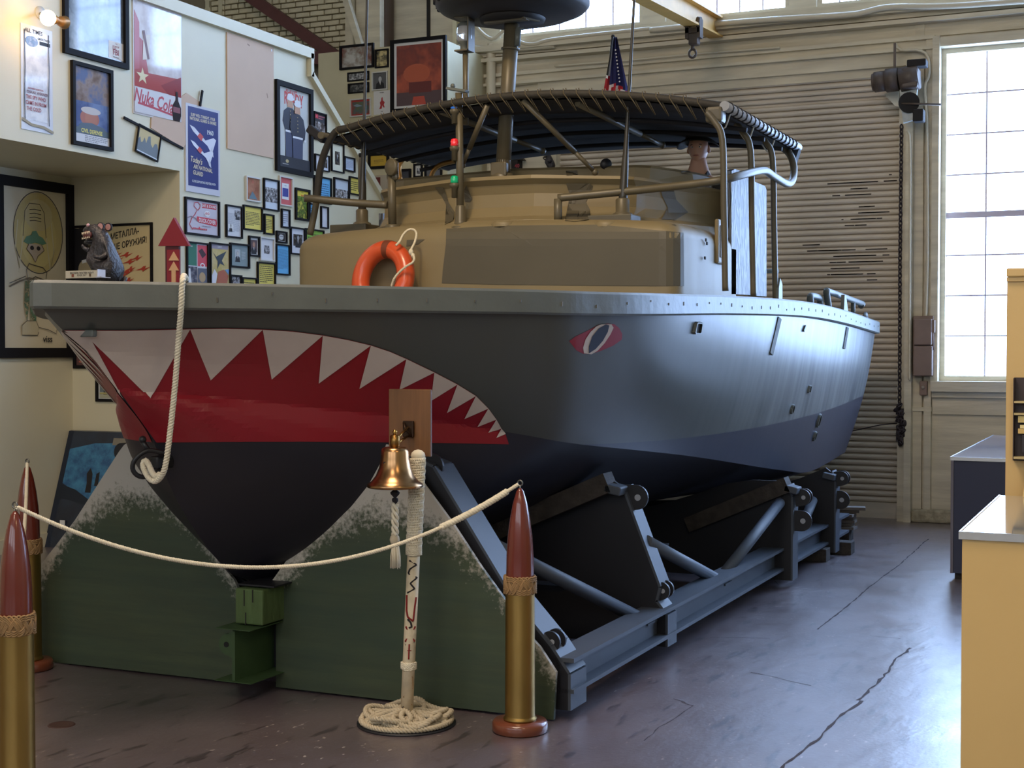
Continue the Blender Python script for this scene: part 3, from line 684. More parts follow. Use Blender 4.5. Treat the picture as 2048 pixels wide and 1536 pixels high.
# upper tier: facetted, concave screen rising from the trunk top
def t2(z, ins, crown=0):
    pts = [(0, 8.80+ins), (.30, 8.80+ins), (.34, 8.81+ins), (.90, 8.95+ins), (.97, 8.99+ins), (1.04-ins*.3, 9.08+ins*.9), (1.30-ins*.5, 9.60+ins*.2), (1.38-ins*.3, YB2)]
    return plan(pts, z, lambda x: crown*(1-(x/1.38)**2))
lv = [t2(2.5, -.10), t2(2.575, -.06, .02), t2(2.60, .05, .03), t2(2.66, .11, .04), t2(2.74, .12, .05), t2(2.80, .10, .05), t2(2.835, .06, .05), t2(2.85, .07, .06), t2(2.862, .30, .07)]
cab2 = loft(lv, m_tan, 'windscreen_coaming', boat, True, False)
def t3(z, ins): return plan([(0, 9.25+ins), (.9, 9.25+ins), (1.0, 9.28+ins), (1.22-ins, 9.6+ins), (1.28-ins, YB2)], z, lambda x: .05*(1-(x/1.3)**2))
cab3 = loft([t3(2.85, 0), t3(2.945, .02), t3(2.965, .05)], m_tan, 'cockpit_coaming', boat, True, False)
# side screens made of grained plywood painted grey
def grain():
    m = mat('grained_plywood_paint', S(120, 118, 112), .5); nt = m.node_tree; N = nt.nodes; L = nt.links; b = N['Principled BSDF']
    tc = N.new('ShaderNodeTexCoord'); mp = N.new('ShaderNodeMapping'); mp.inputs['Scale'].default_value = (4, 4, 1.2); L.new(tc.outputs['Object'], mp.inputs[0])
    wv = N.new('ShaderNodeTexWave'); wv.inputs['Scale'].default_value = 2.2; wv.inputs['Distortion'].default_value = 16; wv.inputs['Detail'].default_value = 2; wv.inputs['Detail Scale'].default_value = 1.2; L.new(mp.outputs[0], wv.inputs[0])
    r = N.new('ShaderNodeValToRGB'); e = r.color_ramp.elements; e[0].position = .25; e[0].color = (*S(70, 74, 80), 1); e[1].position = .6; e[1].color = (*S(126, 128, 132), 1); L.new(wv.outputs[0], r.inputs[0]); L.new(r.outputs[0], b.inputs['Base Color'])
    bp = N.new('ShaderNodeBump'); bp.inputs['Strength'].default_value = .35; bp.inputs['Distance'].default_value = .01; L.new(wv.outputs[0], bp.inputs['Height']); L.new(bp.outputs[0], b.inputs['Normal'])
    return m
m_ply = grain(); XS = CX+1.45
def sidepanel(q, x, name='side_screen'):
    P = [on(0, x, *p) for p in q]; mb = MB(); mb.ext(P, (-.04, 0, 0)); return obj(name, mb, m_ply, boat)
sidepanel([(1463, 588), (1463, 342), (1470, 338), (1502, 350), (1503, 590)], XS)
sidepanel([(1506, 591), (1506, 362), (1530, 372), (1533, 380), (1533, 593)], XS-.02)
mb = MB(); mb.b2((2*CX-XS, YB2, 2.0), (2*CX-XS+.04, 10.75, 2.8)); obj('side_screen', mb, m_ply, boat)
mb = MB(); mb.b2((CX-1.4, YB2, 1.6), (CX+1.36, 13.6, 1.64)); obj('cockpit_deck', mb, m_blk, boat)
# hatch handle on the cabin side
P = on(0, CX+1.46, 1441, 484); mb = MB(); mb.box(P, (.03, .20, .30), None, None, .012); h = obj('side_hatch', mb, m_tan, boat); mb = MB(); mb.box(P+Vector((.012, 0, 0)), (.02, .14, .22), None, None, .009); obj('hatch_recess', mb, m_camo, h)
mb = MB(); 
for q in [(1412, 480), (1414, 487), (1410, 516), (1450, 500)]: mb.box(on(0, CX+1.455, *q), (.008, .02, .02))
obj('screw_hole', mb, m_hole, boat)
# camouflage patches painted on the cabin
CT = bvh([cab1, cab2, cab3])
for q in [[(893, 458), (1000, 452), (1200, 450), (1366, 466), (1367, 572), (1200, 571), (1000, 569), (884, 566), (886, 540), (892, 490)],
          [(1132, 366), (1180, 366), (1186, 372), (1178, 392), (1172, 404), (1180, 420), (1178, 440), (1150, 444), (1130, 442), (1155, 420), (1156, 404), (1140, 390)],
          [(1318, 370), (1345, 372), (1352, 400), (1376, 425), (1340, 446), (1322, 440), (1335, 415), (1325, 395)],
          [(870, 374), (886, 374), (892, 384), (898, 405), (910, 425), (906, 442), (890, 450), (902, 430), (893, 410), (884, 392)],
          [(928, 380), (933, 370), (945, 398), (941, 404), (930, 404)],
          [(662, 398), (690, 390), (712, 396), (716, 420), (700, 434), (664, 436)],
          [(1132, 342), (1155, 341), (1156, 350), (1133, 351)], [(1360, 331), (1412, 329), (1412, 343), (1388, 350), (1362, 347)]]:
    skin('camouflage_patch', q, CT, m_camo, boat, .004, 14)
# long lip line at the roof edge is the coaming itself; deck pads
for (px, py, rr, hh) in [(1010, 449, .085, .018), (1215, 449, .085, .018)]:
    P = on(1, 8.72, px, py); mb = MB(); mb.lathe([(0, hh), (rr, hh), (rr*1.15, 0), (rr*1.15, -.02)], 20, P); obj('deck_pad', mb, m_tan, boat)
# ---- rails, posts, canopy
XR, XLf = -2.47, -5.40
def tubeobj(name, pts, r, m=None, parent=boat, seg=10, smooth=5):
    mb = MB(); mb.tube(resample(spline(pts, smooth), .03) if smooth else pts, r, seg); return obj(name, mb, m or m_tube, parent)
yP = [on(0, XR, px, 580).y for px in (1451, 1507, 1550)]
zTop = on(0, XR, 1450, 240).z
for i, (px, bot_, top_) in enumerate([(1451, 582, 262), (1507, 592, 282), (1551, 600, 300)]):
    b_ = on(0, XR, px, bot_); t_ = on(0, XR, px-6, top_)
    tubeobj('canopy_post', [b_, b_.lerp(t_, .5), t_+Vector((0, 0, -.06)), t_+Vector((-.05, 0, .06)), t_+Vector((-.10, 0, .12))], .021, parent=boat)
mb = MB(); P = on(0, XR+.01, 1555, 590); mb.ext([P+Vector((0, -.05, -.1)), P+Vector((0, .07, -.1)), P+Vector((0, .06, .08)), P+Vector((0, .0, .12)), P+Vector((0, -.04, .05))], (.02, 0, 0)); obj('post_bracket', mb, m_rail, boat)
tubeobj('hand_rail', [on(0, -3.64, 1116, 452), on(0, -3.64, 1116, 398)], .028, smooth=0); 
hr = [on(0, -3.64, 1116, 396), on(0, -3.2, 1250, 383), on(0, -2.75, 1380, 369), on(0, XR-.06, 1448, 359), on(0, XR+.02, 1490, 348), on(0, XR+.03, 1527, 341), on(0, XR+.03, 1545, 351), on(0, XR+.03, 1572, 367), on(0, XR+.03, 1584, 362), on(0, XR+.02, 1588, 340), on(0, XR, 1584, 318), on(0, XR-.05, 1575, 303), on(0, XR-.1, 1560, 292)]
tubeobj('hand_rail', hr, .027)
for P in (on(0, -3.64, 1116, 452), on(1, 8.78, 785, 455)): mb = MB(); mb.lathe([(.0, .02), (.05, .02), (.055, 0), (.055, -.02)], 16, P); obj('rail_foot', mb, m_tube, boat)
# left hand rail and its round-headed stanchion
a = on(1, 8.78, 785, 452); b_ = on(1, 8.78, 783, 345); tubeobj('stanchion', [a, b_], .03, smooth=0)
c = on(1, 8.76, 784, 335); mb = MB(); mb.lathe([(0, 0), (.055, 0), (.06, .006), (.06, .024), (.055, .03), (0, .03)], 20, c+Vector((0, -.03, 0)), (.35, 1, 0)); q = obj('clamp_head', mb, m_tube, boat); mb = MB(); mb.box(c+Vector((0, .01, -.02)), (.09, .03, .14), None, None, .02); obj('clamp_plate', mb, m_tube, q)
tubeobj('hand_rail', [on(1, 8.78, 775, 410), on(1, 8.72, 700, 405), on(1, 8.62, 640, 399), on(1, 8.55, 608, 396)], .027)
# canopy: cloth shell over a bowed pipe frame
yf, yb = on(0, XR, 1452, 228).y, on(0, XR, 1594, 295).y
def cz_(u):   # u 0..1 left to right, height of the canopy bow
    e = abs(u*2-1); return 3.235, .175*(1-e**1.9)
def cpt(u, v, dz=0, sag=.0):
    x = XLf+(XR-XLf)*u+.02*0; y = yf+(yb-yf)*v
    b0, cr_ = cz_(u); return Vector((x, y, b0+cr_*(1-.5*v)+dz))
m_cloth = mat('black_canvas', S(34, 33, 38), .8, bump=.2, bscale=9); m_cedge = mat('olive_canvas_hem', S(58, 52, 44), .8, bump=.25, bscale=18)
mb = MB(); NU, NV = 34, 12
for dz in (0, .012):
    vs = []
    for i in range(NU+1):
        for j in range(NV+1):
            u, v = i/NU, j/NV; p = cpt(.01+.98*u, .015+.97*v, -.03+dz); p.z -= .02*abs(sin(v*pi*4))*sin(pi*u)+.012*noise.noise(Vector((u*9, v*3, 0))); vs.append(p)
    mb.add(vs, [(i*(NV+1)+j, (i+1)*(NV+1)+j, (i+1)*(NV+1)+j+1, i*(NV+1)+j+1) for i in range(NU) for j in range(NV)], None, True)
can = obj('canopy', mb, m_cloth, boat)
for v in (0, 1):
    pts = [cpt(i/30, v) for i in range(31)]
    if v == 0: pts = [on(1, yf+.02, 634, 400), on(1, yf+.02, 640, 340), on(1, yf+.01, 652, 298)]+pts[1:]
    tubeobj('frame_bow', pts, .026, mat('dark_hemmed_bow', S(46, 42, 36), .7, bump=.3, bscale=20, var=.2, scale=9) if v == 0 else m_tube)
for v in (.26, .5, .76): tubeobj('frame_bow', [cpt(i/20, v, -.075) for i in range(21)], .016, m_cloth, can)
m_edge = mat('grey_edge_pipe', S(150, 152, 156), .4)
tubeobj('edge_pipe', [cpt(1, -.02), cpt(1, 1.02)], .032, m_edge, smooth=0); tubeobj('edge_pipe', [cpt(0, -.02), cpt(0, 1.02)], .026, smooth=0)
# lashing cords
m_cord = mat('lashing_cord', S(92, 82, 62), .8)
mb = MB(); rnd = random.Random(9)
for k in range(30):
    u = .04+k*.031; p = cpt(u, 0); q = cpt(u+.02, 0, -.10); q.y += .06
    mb.tube([p+Vector((0, -.02, .03)), p+Vector((.005, -.033, 0)), q, p+Vector((.03, .0, -.02)), p+Vector((.012, -.01, .035))], .0045, 4)
mbs = MB()
for k in range(18):
    u = k/17
    if u > .97: break
    p = cpt(1, .03+u*.95); mbs.tube([p+Vector((.034*cos(a), 0, .034*sin(a))) for a in [2*pi*i/8 for i in range(8)]], .008, 4, closed=True)
    p2 = cpt(0, .03+u*.95); mbs.tube([p2+Vector((.03*cos(a), 0, .03*sin(a))) for a in [2*pi*i/8 for i in range(8)]], .006, 4, closed=True)
obj('lashing', mb, m_cord, can)['kind'] = 'stuff'; obj('side_lashing', mbs, m_cloth, can)['kind'] = 'stuff'
for k in range(3):
    p = cpt(1, .05+k*.3); tubeobj('lashing_cord', [p+Vector((0, 0, -.03)), p+Vector((-.05, .03, -.12)), p+Vector((-.10, .02, -.06))], .005, mat('pale_cord', S(190, 186, 176), .7), can)
mb = MB(); mb.b2(cpt(1, 0, -.10)+Vector((-.12, -.06, 0)), cpt(1, 0, .0)+Vector((-.01, .05, 0)), None, .02); obj('corner_clamp', mb, m_tube, boat)
mb = MB(); mb.bar(cpt(1, .93, -.13), cpt(1, 1.0, -.02), .05, .05); obj('corner_clamp', mb, m_cloth, boat)
# bent pipes at the left of the canopy seen under it
m_brass = mat('varnished_tube', S(176, 128, 66), .25, .4)
tubeobj('rear_stay', [on(1, 10.1, 801, 362), on(1, 10.1, 798, 340), on(1, 10.1, 801, 325), on(1, 10.1, 812, 312)], .02, m_brass)
tubeobj('rear_stay', [on(1, 10.1, 860, 368), on(1, 10.1, 865, 345), on(1, 10.1, 880, 330), on(1, 10.1, 910, 322)], .02, m_brass)
tubeobj('canopy_post', [on(1, yf+.02, 620, 470), on(1, yf+.02, 628, 430), on(1, yf+.02, 634, 398)], .024)
tubeobj('canopy_post', [on(1, 9.5, 722, 384), on(1, 9.5, 722, 330), on(1, 9.5, 727, 310), on(1, 9.5, 738, 298)], .022)
mb = MB(); mb.box(on(1, yf, 634, 268), (.16, .06, .06), None, Matrix.Rotation(radians(35), 3, 'Y'), .01); obj('corner_clamp', mb, m_cloth, boat)
# diagonal braces
for nm, A_, B_, rr in [('brace_strut', (1045, 200, 8.7), (1190, 344, 9.1), .02), ('brace_strut', (975, 210, 8.7), (925, 330, 8.85), .02), ('brace_strut', (880, 222, 8.75), (1086, 302, 9.6), .022), ('brace_strut', (1155, 207, 8.75), (1325, 290, 9.8), .022)]:
    a, b_ = on(1, A_[2], *A_[:2]), on(1, B_[2], *B_[:2]); mb = MB(); mb.tube([a, a.lerp(b_, .72)], rr, 10); mb.tube([a.lerp(b_, .7), b_], rr*.78, 10); mb.ball(b_, .026, seg=8); obj(nm, mb, m_tube, boat)
# spotlight on the coaming
P = on(1, 9.3, 1210, 335); mb = MB(); mb.tube([P+Vector((0, 0, -.06)), P+Vector((0, 0, .02))], .012, 8); mb.lathe([(.0, -.03), (.03, -.02), (.04, .02), (.04, .03), (0, .03)], 16, P+Vector((0, 0, .02)), (.8, -1, 0)); obj('search_light', mb, m_blk, boat)
# mast and radar dome
yM = 9.05; a = on(1, yM, 1005, 352); b_ = on(1, yM, 1024, 48)
mb = MB(); mb.tube([a, b_], .052, 20); mast = obj('mast', mb, m_tube, boat)
def mp_(py): return on(1, yM, 1005+(352-py)*19/304, py)
for py, rr, hh in [(198, .075, .05), (98, .066, .02)]: c = mp_(py); mb = MB(); mb.lathe([(rr*.8, -hh/2), (rr, -hh/2+.005), (rr, hh/2-.005), (rr*.8, hh/2)], 20, c, b_-a); obj('collar', mb, m_tube, mast)
mb = MB(); mb.lathe([(.052, .11), (.052, .02), (.07, .02), (.085, .0), (.085, -.04)], 20, a, b_-a); mb.box(a+Vector((0, -.05, .04)), (.12, .05, .1), None, None, .01); obj('mast_foot', mb, m_tube, mast)
mb = MB(); mb.b2(a+Vector((-.2, -.12, -.1)), a+Vector((.2, .3, -.03)), None, .02); obj('mast_step', mb, m_tan, boat)
mb = MB(); mb.tube([mp_(95)+Vector((.06, -.02, 0)), mp_(60)+Vector((.06, -.02, 0))], .022, 10); mb.tube([mp_(60)+Vector((.06, -.02, 0)), mp_(60)+Vector((.09, 0, .0))], .01, 6); obj('cable_gland', mb, m_rail, mast)
dc = mp_(33); R_ = .535; mb = MB()
mb.lathe([(0, .0), (.15, .002), (.18, .012), (.42, .035), (R_-.03, .07), (R_, .10), (R_, .20), (R_-.03, .235), (.4, .27), (0, .30)], 48, dc+Vector((0, 0, -.03))); dome = obj('radar_dome', mb, mat('radar_dome_paint', S(54, 50, 48), .55, var=.08, scale=5), boat)
mb = MB(); mb.lathe([(.0, -.02), (.22, -.015), (.23, .012)], 32, dc+Vector((0, 0, -.03))); obj('dome_base', mb, mat('dome_base_paint', S(38, 36, 36), .6), dome)
mb = MB(); mb.bar(dc+Vector((-.16, -.10, -.05)), dc+Vector((.16, -.10, -.05)), .05, .02); mb.bar(dc+Vector((.14, -.14, -.05)), dc+Vector((.2, .0, -.05)), .02, .012); obj('dome_bracket', mb, m_tube, dome)
rnd = random.Random(4); mb = MB()
for k in range(40):
    a_ = radians(150+k*3); z_ = .10+.1*rnd.random(); mb.ball(dc+Vector((R_*cos(a_), R_*sin(a_), z_-.03)), (.02, .02, .02), seg=6)
obj('dome_seam', mb, m_cloth, dome)['kind'] = 'stuff'
# lantern on its pole
yl = 8.95; a, b_ = on(1, yl, 932, 250), on(1, yl, 931, 104); tubeobj('lantern_pole', [a, b_], .021, smooth=0)
L0 = on(1, yl, 929, 104); mb = MB(); mb.b2(L0+Vector((-.055, -.05, 0)), L0+Vector((.055, .05, .01))); mb.b2(L0+Vector((.045, -.05, 0)), L0+Vector((.055, .05, .24))); mb.b2(L0+Vector((-.055, -.05, .23)), L0+Vector((.055, .05, .24))); lan = obj('lantern_frame', mb, m_tube, boat)
mb = MB(); mb.lathe([(.03, .01), (.03, .05), (.045, .06), (.045, .07)], 18, L0); mb.lathe([(.05, .175), (.05, .19), (.02, .21), (0, .21)], 18, L0); obj('lantern_cap', mb, m_rail, lan)
m_glass = mat('lantern_glass', S(225, 225, 228), .08, trans=.6); mb = MB(); mb.lathe([(.045, .07), (.056, .085), (.056, .16), (.045, .175)], 20, L0); obj('lantern_glass', mb, m_glass, lan)
# signal light mast with blue, red and green lamps
ys = 8.72; a, b_ = on(1, ys, 921, 452), on(1, ys, 918, 186); mb = MB(); mb.tube([a, b_], .026, 14); sm = obj('signal_mast', mb, m_tube, boat)
mb = MB(); mb.lathe([(.026, .16), (.034, .15), (.038, .05), (.055, .02), (.08, .01), (.085, -.03)], 20, a+Vector((0, 0, -.02))); obj('mast_foot', mb, m_tube, sm)
p = on(1, ys, 915, 180); mb = MB(); mb.box(p, (.15, .06, .016), None, Matrix.Rotation(radians(12), 3, 'Y')); mb.ball(p+Vector((-.035, 0, .03)), .018, seg=10); obj('cross_plate', mb, m_rail, sm)
for col, px, py in [((40, 110, 220), 909, 212), ((226, 40, 52), 909, 286), ((10, 160, 110), 909, 360)]:
    p = on(1, ys-.03, px, py); br = MB(); br.lathe([(.012, -.12), (.02, -.12), (.02, -.055), (.03, -.05), (.034, -.03), (.028, -.022), (0, -.022)], 14, p); br.tube([p+Vector((0, 0, -.09)), p+Vector((.03, .03, -.09))], .008, 6); l = obj('signal_lamp', br, m_tube, sm)
    mb = MB(); mb.lathe([(.022, -.022), (.029, -.014), (.026, -.004), (.029, .006), (.026, .016), (.024, .024), (.012, .03), (0, .032)], 14, p)
    o = obj('lens', mb, mat('lens_%d' % col[0], S(*[min(255, int(c*1.15)) for c in col]), .12, coat=.6), boat, None, {40: 'blue glass lens', 226: 'red glass lens', 10: 'green glass lens'}[col[0]])
# whip antennas
for px0, py0, px1, py1, bx, yy in [(724, 440, 735, -30, 706, 9.0), (1245, 420, 1270, -30, 1242, 8.85)]:
    a = on(1, yy, px0, py0-2); b_ = on(1, yy, px1, py1); t_ = MB(); n = 16; pts = [a.lerp(b_, i/n) for i in range(n+1)]
    t_.tube(pts, [.032, .030, .027, .024, .019, .016, .014, .013, .012, .012, .011, .011, .010, .010, .009, .009, .009], 10); an = obj('whip_antenna', t_, mat('antenna_dark', S(56, 52, 46), .3, .2), boat)
    mb = MB(); mb.lathe([(.07, -.05), (.065, -.03), (.045, -.02), (.045, .06), (.036, .07)], 16, a); obj('antenna_socket', mb, m_tube, an)
    mb = MB(); mb.box(a+Vector((-.05, -.02, -.09)), (.30, .20, .09), None, None, .006); obj('antenna_base', mb, m_camo, boat)
# stern rail
for q, x in [([(1657, 612), (1653, 585), (1660, 584), (1720, 606), (1724, 608), (1722, 612)], -2.55), ([(1622, 610), (1620, 594), (1626, 592), (1640, 597), (1640, 610)], -2.6)]:
    tubeobj('stern_rail', [on(0, x, *p) for p in q], .028, m_rail, smooth=2)
tubeobj('stern_rail', [on(0, -2.55, 1706, 626), on(0, -2.55, 1706, 604)], .02, m_rail, smooth=0)
mb = MB(); P = on(0, -2.5, 1686, 618); mb.ext([P+Vector((0, -.12, -.08)), P+Vector((0, .12, -.08)), P+Vector((0, -.02, .12)), P+Vector((0, -.08, .12))], (.03, 0, 0)); obj('stern_bracket', mb, m_rail, boat)
tubeobj('bow_chock', [on(0, -2.5, 1728, 636), on(0, -2.5, 1731, 628), on(0, -2.5, 1733, 640)], .02, m_rail, smooth=0)
mb = MB(); mb.tube([Vector((XC-1.1, 13.0, 2.45)), Vector((XC+1.0, 13.0, 2.45))], .02, 8); obj('cross_rail', mb, m_rail, boat)
# bow shackle
P = on(0, XC+.03, 318, 925); m_shk = mat('black_shackle', S(24, 24, 28), .45)
mb = MB(); mb.box(P+Vector((0, .02, 0)), (.05, .12, .06), None, None, .01); be = obj('bow_eye', mb, m_shk, boat)
c = P+Vector((0, -.07, 0)); mb = MB(); mb.tube(spline([c+Vector((.05, .05, .045)), c+Vector((0, -.01, .06)), c+Vector((-.04, -.05, .02)), c+Vector((-.05, -.05, -.03)), c+Vector((-.02, -.02, -.06)), c+Vector((.03, .05, -.035))], 4), .011, 8); mb.tube([c+Vector((.0, .0, .055)), c+Vector((-.02, -.02, .1))], .012, 8); mb.ball(c+Vector((-.02, -.02, .11)), .018, seg=8); obj('shackle', mb, m_shk, boat)

# ================================================================ CRADLE
cr_t = thing('boat_cradle', (XC, 9, 0), 'blue grey steel cradle with ribs, tubes and long beams under the patrol boat', 'cradle')
for sg in (1, -1):
    x = XC+sg*1.66
    for z, hh, ww, nm in [(.275, .02, .16, 'beam_top_flange'), (.13, .02, .16, 'beam_bottom_flange'), (.20, .13, .02, 'beam_web')]:
        mb = MB(); mb.bar((x, 6.12, z), (x, 12.6, z), ww, hh); obj(nm, mb, m_steel, cr_t)
def rib(y, prof, fw):
    inner = [(1.30, 1.0), (.75, .70), (.12, .44), (-.12, .44), (-.75, .70), (-1.30, 1.0)]
    return inner
def hull_z(y, b):   # underside height of the hull at half breadth b
    h = HT.ray_cast(Vector((XC+b, y, 0)), Vector((0, 0, 1)))
    return h[0].z if h[0] else 1.2
def make_rib(y, out, fl, lf=1):
    top = []
    bt = out[0][0]-.04
    for k in range(9): b = bt*(1-k/8); top.append((b, min(hull_z(y, max(b, .01))-.05, out[0][1]+.03)))
    half = [(dx, z) for dx, z in out[::-1]]+top
    pts = [(XC+dx, y, z) for dx, z in half]+[(XC-dx*(lf if i > 8 else 1), y, z) for i, (dx, z) in enumerate(half[::-1][1:])]
    mb = MB(); mb.ext(pts, (0, .02, 0)); obj('rib_plate', mb, m_blk, cr_t)
    for sg in (1, -1):
        mb = MB(); P = [Vector((XC+sg*dx*(lf if sg < 0 else 1), y, z)) for dx, z in out]
        for a, b_ in zip(P, P[1:]):
            t = (b_-a).normalized(); nn = Vector((-t.z, 0, t.x))
            mb.add([a, b_, b_+Vector((0, fl, 0)), a+Vector((0, fl, 0)), a+nn*.014, b_+nn*.014, b_+nn*.014+Vector((0, fl, 0)), a+nn*.014+Vector((0, fl, 0))], [(0, 1, 2, 3), (4, 5, 6, 7), (0, 1, 5, 4), (1, 2, 6, 5), (2, 3, 7, 6), (3, 0, 4, 7)])
        obj('rib_flange', mb, m_steel, cr_t)
def lug(x, y, z, r, ang, n=2, gap=.07, dirx=1):
    for k in range(n):
        yy = y+k*gap; pts = []
        for i in range(13): a = radians(ang-90+i*15); pts.append((x+r*cos(a)*dirx, yy, z+r*sin(a)))
        a = radians(ang); bx = -cos(a)*r*.9*dirx; bz = -sin(a)*r*.9
        pts += [(pts[-1][0]+bx, yy, pts[-1][2]+bz), (pts[0][0]+bx, yy, pts[0][2]+bz)]
        mb = MB(); mb.ext(pts, (0, .016, 0)); l = obj('lifting_lug', mb, m_blk, cr_t)
        mb = MB(); mb.tube([(x+.01*dirx, yy-.003, z), (x+.01*dirx, yy+.019, z)], r*.26, 12); obj('lug_hole', mb, mat('lug_hole_rim', S(150, 155, 165), .5), l)
ribs = [(6.12, [(.72, 1.24), (1.0, 1.15), (1.42, .54), (1.62, .33), (1.71, .21), (1.71, .04)], .20), (7.53, [(1.46, .95), (1.68, .40), (1.66, .32), (1.72, .25), (1.72, .07)], .16),
        (10.2, [(1.76, .74), (1.79, .66), (1.79, .05)], .16), (11.75, [(1.75, .72), (1.78, .64), (1.78, .05)], .16)]
for y, o_, fl in ribs: make_rib(y, o_, fl, .84 if y < 7 else 1)
for sg in (1,):
    for (px, py, y, r, ang, n) in [(862, 933, 6.16, .065, -10, 1), (1100, 1284, 6.14, .05, 30, 2), (1272, 995, 7.56, .07, 0, 1), (1322, 1182, 7.56, .05, 20, 2), (1604, 995, 10.22, .06, 10, 2), (1603, 1042, 10.25, .075, 0, 1), (1682, 957, 11.78, .06, 10, 2), (1681, 1000, 11.8, .075, 0, 1)]:
        p = on(1, y, px, py); lug(p.x, y, p.z, r, ang, n)
for q in [(1232, 978, 7.5), (1585, 978, 10.2), (1660, 952, 11.75)]:
    p = on(1, q[2], *q[:2]); mb = MB(); mb.box(p, (.10, .14, .05), None, Matrix.Rotation(radians(12), 3, 'Y'), .008); obj('pad_plate', mb, m_steel, cr_t)
# round braces between ribs and beams
for a, b_ in [((935, 1065, 6.3), (1285, 1240)), ((1292, 1083, 7.6), (1440, 1162)), ((1560, 1005, 10.1), (1448, 1148)), ((1626, 1000, 11.6), (1600, 1062))]:
    P = on(1, a[2], a[0], a[1]); Q = on(0, XC+1.62, *b_)
    for sg in (1, -1):
        f = (lambda v: v) if sg == 1 else (lambda v: Vector((2*XC-v.x, v.y, v.z)))
        mb = MB(); mb.tube([f(P), f(Q)], .038, 14); obj('diagonal_tube', mb, m_steel, cr_t)
        mb = MB(); mb.box(f(Q)+Vector((-.02*sg, 0, -.01)), (.16, .16, .012)); obj('tube_foot', mb, m_steel, cr_t)
for y, z in [(6.9, .45), (8.6, .45), (10.9, .4)]:
    mb = MB(); mb.b2((XC-1.35, y, z), (XC+1.35, y+.12, z+.03)); obj('cross_member', mb, m_blk, cr_t)
for y in (6.35, 7.53, 10.2, 11.75):
    mb = MB(); mb.b2((XC-.1, y-.12, 0), (XC+.1, y+.12, .45)); obj('keel_block', mb, m_blk, cr_t)
m_log = mat('weathered_timber', S(60, 54, 50), .85, var=.4, scale=10, bump=.6, bscale=20, stretch=(1, .3, 1))
for (px, py, y) in [(1222, 963, 7.5), (1578, 968, 10.2)]:
    p = on(1, y, px, py); mb = MB(); q = p+Vector((-.75, 0, -.33)); mb.bar(q, p, .14, .11); obj('support_timber', mb, m_log, cr_t)
# floor packing under the beams
for i, (a, l) in enumerate([((1640, 1112), 'square timber block under the rear end of the cradle beam'), ((1690, 1098), 'small timber block behind the last cradle rib')]):
    p = on(2, .05, *a); mb = MB(); mb.b2((p.x-.5, p.y, 0), (p.x+.05, p.y+.16, .105), None, .006); tag(obj('timber_block', mb, m_log), l, 'timber block')
m_pln = mat('grey_planks', S(120, 112, 104), .8, var=.25, scale=8, stretch=(1, 6, 1)); t = None
rnd = random.Random(8); p0 = on(2, 0, 1680, 1092); mb = MB(); mb.b2((p0.x-.5, p0.y+.30, 0), (p0.x+.02, p0.y+.50, .105), None, .006); tag(obj('timber_block', mb, m_log), 'timber block carrying the pile of planks behind the cradle', 'timber block')
WD = ['bottom', 'second lowest', 'third', 'fourth', 'fifth', 'sixth', 'topmost']
for k in range(7):
    mb = MB(); mb.box((0, 0, .014), (.66+rnd.uniform(-.05, .05), .13, .026), None, None, .003)
    o = obj('plank', mb, m_pln); o.location = (p0.x-.28+rnd.uniform(-.03, .03)+(.07 if k > 4 else 0), p0.y+.40+(k % 2)*.03, .105+k*.0285); o.rotation_euler = (0, 0, rnd.uniform(-.12, .12)+(.25 if k > 4 else 0))
    tag(o, '%s grey plank of the pile lying behind the cradle near the roll door' % WD[k], 'plank', 'planks piled behind the cradle')
